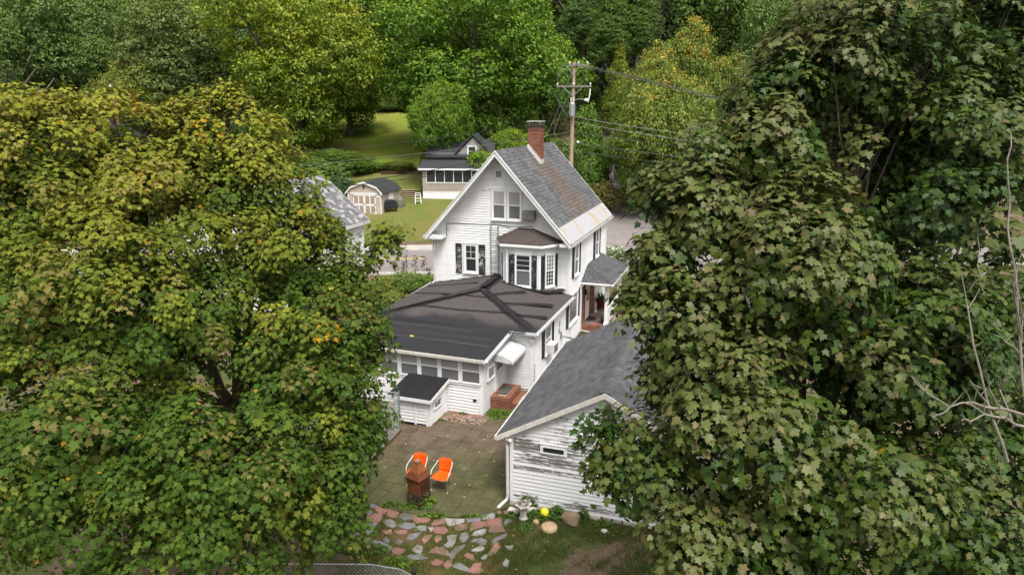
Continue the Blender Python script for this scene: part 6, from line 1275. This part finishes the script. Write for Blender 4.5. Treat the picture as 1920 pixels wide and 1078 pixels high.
# prototypes of the trees beyond: crown about 9 wide and 10 high from z=2.5 to z=12
def crown_mesh(name, seed, nleaf, lobef, leaf=.175, drop=.3):
    rng = np.random.default_rng(seed); lob = lobef(rng); C = lob[:, :3]; Rr = lob[:, 3]; P = []; Dn = []
    for i in range(len(lob)):
        d = sphere_pts(max(8, int(95*Rr[i]**2/1.6)), rng); d = d[d[:, 2] > -.7]; p = C[i]+d*Rr[i]*rng.uniform(.75, 1.15, (len(d), 1)); ok = np.ones(len(d), bool)
        for j in range(len(lob)):
            if j != i: ok &= np.linalg.norm(p-C[j], axis=1) > .78*Rr[j]
        P.append(p[ok]); Dn.append(d[ok])
    P = np.concatenate(P); Dn = np.concatenate(Dn); nc = len(P); idx = rng.integers(0, nc, nleaf); cr = rng.uniform(.35, .7, nc)
    off = rng.normal(0, 1, (nleaf, 3)); off = off/np.maximum(np.linalg.norm(off, axis=1, keepdims=True), .4)*cr[idx][:, None]*rng.random((nleaf, 1))**.5; off[:, 2] *= .55
    pos = P[idx]+off; N = nrm(Dn[idx]*.6+np.array([0, 0, .5])+rng.normal(0, .55, (nleaf, 3))); D = nrm(off+np.array([0, 0, -.3])+rng.normal(0, .5, (nleaf, 3))); D = nrm(D-N*(D*N).sum(1, keepdims=True)); X = np.cross(D, N)
    s = (leaf*rng.uniform(.6, 1.35, nleaf))[:, None]; q = np.stack([pos-D*s*.55, pos+X*s*.30+D*s*.05, pos+D*s*.6-N*s*.12, pos-X*s*.30+D*s*.05], 1).reshape(-1, 3)
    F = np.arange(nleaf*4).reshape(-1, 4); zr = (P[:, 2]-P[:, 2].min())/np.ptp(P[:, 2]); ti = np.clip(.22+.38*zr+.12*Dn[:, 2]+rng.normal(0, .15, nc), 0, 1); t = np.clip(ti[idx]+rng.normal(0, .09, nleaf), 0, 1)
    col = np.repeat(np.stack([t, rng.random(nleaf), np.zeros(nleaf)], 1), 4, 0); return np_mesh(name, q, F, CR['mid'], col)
def round_l(rx, rz, zc, n, r0, r1):
    def f(rng):
        d = sphere_pts(n, rng); k = rng.uniform(.55, .95, n)[:, None]; c = d*np.array([rx, rx, rz])*k+np.array([0, 0, zc]); return np.concatenate([c, rng.uniform(r0, r1, (n, 1))], 1)
    return f
def cone_l(rng):
    n = 26; z = np.linspace(2.0, 11.4, n); r = (12.2-z)/10*2.6+.3; a = rng.uniform(0, 6.28, n); rad = r*rng.uniform(.4, .85, n)
    return np.stack([rad*np.cos(a), rad*np.sin(a), z, .75+r*.22], 1)
PROTO = []
specs = [(round_l(4.0, 4.7, 7.0, 24, 1.0, 1.9), 46000), (round_l(3.7, 4.4, 7.2, 30, .8, 1.5), 42000), (round_l(4.1, 4.0, 6.6, 20, 1.1, 2.0), 40000), (round_l(4.2, 5.0, 6.8, 34, .8, 1.6), 48000), (round_l(4.2, 3.6, 6.2, 22, .9, 1.8), 38000), (cone_l, 32000)]
for i, (f, n) in enumerate(specs):
    cm = crown_mesh('crown', 40+i, n, f); mb = MB(); rr = random.Random(i); mb.tube([(0, 0, -1.2), (.1, 0, 2.5), (.15, .1, 6), (.1, .2, 10.5)], [.33, .26, .18, .05], 7)
    tm = mb.mesh('trunk'); tm.materials.append(M['barkpale' if i in (1, 5) else 'bark'])
    lm_ = MB()
    for k in range(9):
        a = k*2.4; z0 = rr.uniform(2.6, 7); L = rr.uniform(2, 3.6); lm_.tube([(.12, .05, z0), (L*.5*math.cos(a), L*.5*math.sin(a), z0+.9), (L*math.cos(a), L*math.sin(a), z0+2.2+rr.random())], [.13, .08, .03], 5)
    lmm = lm_.mesh('limb'); lmm.materials.append(M['barkpale' if i in (1, 5) else 'bark']); PROTO.append((cm, tm, lmm))
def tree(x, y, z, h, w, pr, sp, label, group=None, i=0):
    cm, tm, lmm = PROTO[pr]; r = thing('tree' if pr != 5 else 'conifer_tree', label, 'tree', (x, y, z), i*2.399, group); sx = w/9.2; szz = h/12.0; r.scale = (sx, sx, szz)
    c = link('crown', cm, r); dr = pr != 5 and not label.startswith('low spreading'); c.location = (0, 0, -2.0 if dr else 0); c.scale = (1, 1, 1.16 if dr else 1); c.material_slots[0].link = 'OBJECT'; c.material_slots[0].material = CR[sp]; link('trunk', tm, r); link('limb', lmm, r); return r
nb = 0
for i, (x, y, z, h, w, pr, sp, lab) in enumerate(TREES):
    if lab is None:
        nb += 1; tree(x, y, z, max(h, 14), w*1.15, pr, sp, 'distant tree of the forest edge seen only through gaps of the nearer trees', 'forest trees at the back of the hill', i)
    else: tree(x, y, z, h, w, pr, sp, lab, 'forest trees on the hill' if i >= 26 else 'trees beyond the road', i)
# tall bare-trunked trees standing in the gap behind the pole
for i, (x, y, h, sp, lab) in enumerate([(12.6, 92, 19, 'mid', 'tall pale grey trunk with high crown right behind the pole arms'), (14.1, 96, 21, 'dark', 'tall bare dark trunk between the two pale trunks behind the pole'), (16.2, 94, 20, 'mid', 'double pale trunk beside the yellowing tree behind the pole'), (9.6, 99, 22, 'dark', 'thin dark trunk just left of the near pole top'), (18.3, 99, 21, 'greygreen', 'slim grey trunk showing above the orange-topped tree')]):
    r = thing('tree', lab, 'tree', (x, y, tz(x, y)-.2), 0, 'bare-trunked trees behind the pole'); cm, tm, lmm = PROTO[5]
    c = link('crown', cm, r); c.location = (0, 0, h*.42); c.scale = (1.0, 1.0, h*.045); c.material_slots[0].link = 'OBJECT'; c.material_slots[0].material = CR[sp]
    MB().tube([(0, 0, -.3), (.15, 0, h*.4), (.05, .1, h)], [.36, .28, .10], 8).build('trunk', M['barkpale' if i in (0, 2, 4) else 'bark'], r)
    if i == 2: MB().tube([(.1, 0, 1), (.8, .1, h*.4), (1.1, .1, h*.8)], [.26, .22, .08], 8).build('trunk', M['barkpale'], r)
# shrubs
SHP = [crown_mesh('shrub_foliage', 70+i, 5200, round_l(2.6, 3.4, 3.6, 16, 1.0, 1.7), .34) for i in range(3)]+[crown_mesh('shrub_foliage', 75, 12000, lambda rng: np.stack([rng.normal(0, .7, 40), rng.normal(0, .7, 40), np.linspace(.5, 6.6, 40), np.linspace(1.7, .7, 40)], 1), .24)]
for i, (x, y, z, h, w, sp, lab) in enumerate(SHRUBS):
    pr = 3 if sp == 'arbor' else i % 3; r = thing('shrub' if sp != 'arbor' else 'hedge', lab, 'shrub' if sp != 'arbor' else 'hedge', (x, y, z), i*1.7, 'shrubs'); k = max(h, .9)/7.2; kw = w/7.0*1.15; r.scale = (kw, kw, k)
    c = link('foliage', SHP[pr], r); c.material_slots[0].link = 'OBJECT'; c.material_slots[0].material = CR[sp]
    MB().tube([(0, 0, -.3), (.1, 0, 2), (.2, .1, 4)], [.22, .15, .06], 5).build('stem', M['bark'], r)
# dense undergrowth along the wood's edge: nobody could count it
rng = np.random.default_rng(99); pts = []
for k in range(420):
    if k < 230: x = rng.uniform(-75, 60); y = rng.uniform(105, 112)
    elif k < 330: x = rng.uniform(-62, -17); y = rng.uniform(64, 100); 
    else: x = rng.uniform(4, 40); y = rng.uniform(72, 104)
    if k >= 230 and k < 330 and x > -19-(y-74)*.18-2.5: continue
    if k >= 330 and abs(x-(11.5+max(0, y-72)*.6)) < 4.5: continue
    pts.append((x, y, tz(x, y), rng.uniform(.8, 2.2), rng.uniform(1.2, 2.6)))
pts = np.array(pts); n = 46000; idx = rng.integers(0, len(pts), n); d = nrm(rng.normal(0, 1, (n, 3))); d[:, 2] = np.abs(d[:, 2]); q = pts[idx]
pos = q[:, :3]+d*np.stack([q[:, 4], q[:, 4], q[:, 3]*1.3], 1)*rng.uniform(.75, 1.05, (n, 1)); N = nrm(d*.6+np.array([0, 0, .5])+rng.normal(0, .5, (n, 3))); D = nrm(rng.normal(0, 1, (n, 3))); D = nrm(D-N*(D*N).sum(1, keepdims=True)); X = np.cross(D, N); s_ = rng.uniform(.2, .42, (n, 1))
Vq = np.stack([pos-D*s_*.55, pos+X*s_*.32, pos+D*s_*.6, pos-X*s_*.32], 1).reshape(-1, 3); ti = np.clip(rng.normal(.45, .2, len(pts))[idx]+rng.normal(0, .1, n), 0, 1)
ug = stuff(link('undergrowth', np_mesh('undergrowth', Vq, np.arange(n*4).reshape(-1, 4), CR['weed'], np.repeat(np.stack([ti, rng.random(n), np.zeros(n)], 1), 4, 0)))); ug['label'] = 'tangled undergrowth along the edges of the wood'; ug['category'] = 'undergrowth'
# bare weed stalks between the house and the road
for i, (x, y, h) in enumerate([(-7.3, 41.5, 1.1), (-6.55, 41.2, 2.35), (-6.7, 41.0, 1.35), (-6.0, 41.4, 1.6), (-5.45, 41.2, 1.6), (-5.1, 40.9, .9)]):
    t = thing('weed_stalk', ['short reddish weed stalk nearest the maple leaves by the road', 'tallest reddish weed stalk in front of the yellow road line', 'leafy weed stalk just beside the tallest one', 'middle weed stalk against the grey road', 'weed stalk nearest the white house corner with tufted top', 'stubby weed stalk at the foot of the white house corner'][i], 'weed', (x, y, .2), 0, 'weed stalks by the road')
    MB().tube([(0, 0, 0), (.04, 0, h*.6), (.02, .03, h)], [.012, .009, .004], 5).build('stem', M['bark'], t); rng = np.random.default_rng(i); n = 46; zz = h*rng.uniform(.35, 1, n); pos = np.stack([rng.normal(0, .10, n), rng.normal(0, .10, n), zz], 1)
    V, F, Cc = place(LTs, pos, nrm(rng.normal(0, .5, (n, 3))+[0, 0, .6]), rng.normal(0, 1, (n, 3)), rng.uniform(.08, .15, n), np.tile([.075, .06, .035], (n, 1))*rng.uniform(.7, 1.5, (n, 1)), rng); stuff(link('leaves', np_mesh('leaves', V, F, M['weedleaf'], Cc), t))
# weeds, one clump one plant
def weed(x, y, rx, ry, h, n, label, c=(.085, .150, .022), z=0., cat='weed', name='weed_clump', size=.055):
    rng = np.random.default_rng(int(abs(x*100+y*37))+n); t = thing(name, label, cat, (x, y, z), 0, 'weeds around the patio'); a = rng.uniform(0, 6.28, n); r = np.sqrt(rng.random(n)); prof = 1-r**2*.7
    pos = np.stack([rx*r*np.cos(a), ry*r*np.sin(a), .015+h*prof*rng.random(n)**.6], 1); N = nrm(rng.normal(0, .45, (n, 3))+[0, 0, .9]); D = np.stack([np.cos(a), np.sin(a), rng.normal(-.2, .4, n)], 1)
    col = np.array(c)*rng.uniform(.55, 1.5, (n, 1))*np.array([1, 1, 1]); col = np.where((rng.random(n) < .08)[:, None], col*np.array([1.8, 1.3, .8]), col)
    V, F, Cc = place(LTs, pos, N, D, size*rng.uniform(.6, 1.5, n), col, rng); stuff(link('leaves', np_mesh('leaves', V, F, M['weedleaf'], Cc), t)); return t
weed(-2.62, 16.42, .50, .22, .16, 420, 'weeds growing round the fire pit legs'); weed(-2.25, 16.62, .22, .16, .26, 240, 'bright taller weed clump right of the fire pit legs', (.105, .18, .022))
weed(-3.25, 16.5, .32, .14, .16, 260, 'low weeds at the left front edge of the patio'); weed(-2.1, 16.02, .45, .10, .12, 260, 'strip of weeds along the curved front edge of the patio', (.10, .165, .022)); weed(-1.1, 16.0, .4, .07, .09, 140, 'thin weeds along the front middle edge of the patio')
weed(.05, 17.35, .22, .22, .3, 220, 'weed bush against the garage side wall', (.06, .11, .02)); weed(.05, 18.2, .13, .2, .3, 130, 'smaller weed tuft farther along the garage side wall', (.06, .11, .02)); weed(-.02, 15.98, .13, .12, .2, 130, 'weed tuft between downspout outlet and urn', (.07, .125, .02))
weed(.42, 16.42, .30, .09, .42, 260, 'vine weeds climbing the garage wall behind the urn', (.06, .115, .018)); weed(.66, 15.98, .26, .24, .22, 330, 'lush weeds between the urn and the yellow ball', (.065, .125, .018)); weed(1.18, 16.02, .26, .2, .34, 360, 'weeds between the yellow ball and the brown boulder', (.065, .13, .018)); weed(1.86, 15.8, .18, .14, .42, 240, 'upright weeds right of the brown boulder', (.06, .115, .018)); weed(2.35, 15.62, .25, .12, .2, 200, 'weeds at the garage foundation under the near maple', (.07, .13, .02)); weed(.35, 15.5, .2, .2, .1, 150, 'low weeds in front of the urn', (.065, .12, .02))
g0 = hw(-.45, -8.0); weed(g0[0], g0[1], .42, .42, .2, 700, 'bright green grass tuft below the brick landing', (.09, .17, .015), size=.05); g0 = hw(-1.7, -8.35); weed(g0[0], g0[1], .12, .1, .12, 90, 'small weed in the brick bed under the porch wall')
weed(-3.55, 14.55, .6, .22, .22, 480, 'weeds along the lower edge of the mossy path', (.075, .13, .02)); weed(-2.75, 14.05, .42, .2, .2, 360, 'weeds in front of the chain-link fence top', (.085, .14, .02)); weed(-4.2, 15.6, .3, .3, .2, 260, 'weeds at the left end of the flagstone path')
# red brick bed with fallen petals along the porch wall
bb_ = thing('brick_bed', 'narrow bed of red slabs scattered with pale chips under the porch wall', 'garden bed', hw(-1.6, -8.5), -HYAW)
for i in range(6): MB().box(-.75+i*.28, -.75+i*.28+.26, -.32+.05*i*.5, .3, 0, .04+.006*(i % 3)).build('slab', FS[0], bb_)
V = []; F = []; rr = random.Random(31)
for i in range(260):
    x = rr.uniform(-.85, .9); y = rr.uniform(-.5, .15)-.12*(abs(x) < .5); s = rr.uniform(.012, .035); a = rr.uniform(0, 6); n = len(V); z = .055+rr.uniform(0, .02)
    V += [(x+s*math.cos(a), y+s*math.sin(a), z), (x-s*math.sin(a)*.7, y+s*math.cos(a)*.7, z+.006), (x-s*math.cos(a), y-s*math.sin(a), z), (x+s*math.sin(a)*.7, y-s*math.cos(a)*.7, z+.004)]; F.append((n, n+1, n+2, n+3))
stuff(link('chips', np_mesh('chips', V, F, mat('pale_chips', (.55, .42, .34), rough=.8, island=.3, bmp=0)), bb_))
# fallen leaves
V = []; F = []; C_ = []; rng = np.random.default_rng(77); n = 130
x = rng.uniform(-3.9, -.1, n); y = rng.uniform(16.5, 21.3, n); x2 = rng.uniform(-3.5, 3.2, 110); y2 = rng.uniform(13.2, 15.8, 110); px_ = np.concatenate([x, x2]); py_ = np.concatenate([y, y2]); n = len(px_)
ccol = np.array([(.42, .33, .10), (.30, .20, .08), (.45, .40, .26), (.16, .17, .04)])[rng.integers(0, 4, n)]*rng.uniform(.7, 1.2, (n, 1))
V, F, Cc = place(LTs, np.stack([px_, py_, np.where(np.arange(n) < 130, .060, .034)], 1), nrm(rng.normal(0, .15, (n, 3))+[0, 0, 1]), rng.normal(0, 1, (n, 3))*[1, 1, .05], rng.uniform(.03, .075, n), ccol, rng)
fl_ = stuff(link('fallen_leaves', np_mesh('fallen_leaves', V, F, M['weedleaf'], Cc))); fl_['label'] = 'small yellow and brown fallen leaves scattered on the patio and soil'; fl_['category'] = 'leaves'
t = thing('fallen_leaf', 'single yellow leaf lying on the black wing roof', 'leaf', hw(-4.2, -7.2, 2.30)); rng = np.random.default_rng(3); V, F, Cc = place(LT, np.array([[0, 0, .02]]), np.array([[.1, -.3, 1.]]), np.array([[1., .2, 0]]), np.array([.16]), np.array([[.5, .36, .10]]), rng); link('blade', np_mesh('leaf_blade', V, F, M['weedleaf'], Cc), t)
# grass: short blades between the stones and over the bare yard, thinning out on the soil
def pip(px, py, poly):
    inside = np.zeros(len(px), bool); n = len(poly)
    for i in range(n):
        x1, y1 = poly[i]; x2, y2 = poly[(i+1) % n]; c = ((y1 > py) != (y2 > py)) & (px < (x2-x1)*(py-y1)/(y2-y1+1e-12)+x1); inside ^= c
    return inside
def grass(name, label, x0, x1, y0, y1, n, seed, dens, hgt, base):
    rng = np.random.default_rng(seed); x = rng.uniform(x0, x1, n); y = rng.uniform(y0, y1, n); k = dens(x, y, rng); 
    for p in STONE_POLYS+[PATIO]: 
        c = np.mean(p, 0); s = .9 if p is not PATIO else 1.; k &= ~pip(x, y, [(c[0]+(q[0]-c[0])*s, c[1]+(q[1]-c[1])*s) for q in p])
    x, y = x[k], y[k]; n = len(x); h = hgt*rng.uniform(.5, 1.5, n); a = rng.uniform(0, 6.28, n); lean = rng.uniform(.1, .9, n)*h; w = rng.uniform(.005, .010, n); zz = np.zeros(n)
    P0 = np.stack([x-w*np.sin(a), y+w*np.cos(a), zz], 1); P1 = np.stack([x+w*np.sin(a), y-w*np.cos(a), zz], 1); P2 = np.stack([x+lean*np.cos(a), y+lean*np.sin(a), h], 1)
    V = np.stack([P0, P1, P2], 1).reshape(-1, 3); col = np.array(base)*rng.uniform(.6, 1.4, (n, 1)); col = np.where((rng.random(n) < .18)[:, None], np.array([.17, .13, .05])*rng.uniform(.7, 1.2, (n, 1)), col)
    o = stuff(link(name, np_mesh(name, V, np.arange(n*3).reshape(-1, 3), M['weedleaf'], np.repeat(col, 3, 0)))); o['label'] = label; o['category'] = 'grass'
def fbm(x, y, s, seed):
    rng = np.random.default_rng(seed); v = 0
    for k in range(5):
        a = rng.uniform(0, 6.28, 3); f = s*(1.8**k); v = v+(np.sin(x*f*np.cos(a[0])+y*f*np.sin(a[0])+a[1])*np.cos(x*f*np.sin(a[2])-y*f*np.cos(a[2])+a[1]*2))/(1.5**k)
    return v
grass('grass', 'short mossy grass growing between the flagstones', -5, .4, 13.2, 17.2, 90000, 1, lambda x, y, r: (fbm(x, y, 2.2, 4)+r.normal(0, .4, len(x)) > -.25) & (y < 17.2), .045, (.085, .105, .025))
grass('yard_grass', 'patchy dark grass on the bare soil in front of the garage', -.8, 5.5, 12.2, 16.9, 120000, 2, lambda x, y, r: (fbm(x, y, 1.3, 9)+.35*(y-14.4)+r.normal(0, .35, len(x)) > .45), .07, (.068, .112, .020))
grass('verge_grass', 'grass on the shaded ground beside the garage and fence', -6, -2.2, 12.0, 15.2, 30000, 3, lambda x, y, r: (fbm(x, y, 1.3, 2)+r.normal(0, .4, len(x)) > .3), .06, (.065, .095, .02))
# stones sit in the ground, nothing else to add
for o in bpy.data.objects:
    if o.type == 'MESH' and o.name.startswith('wire_mesh'): o['kind'] = 'stuff'
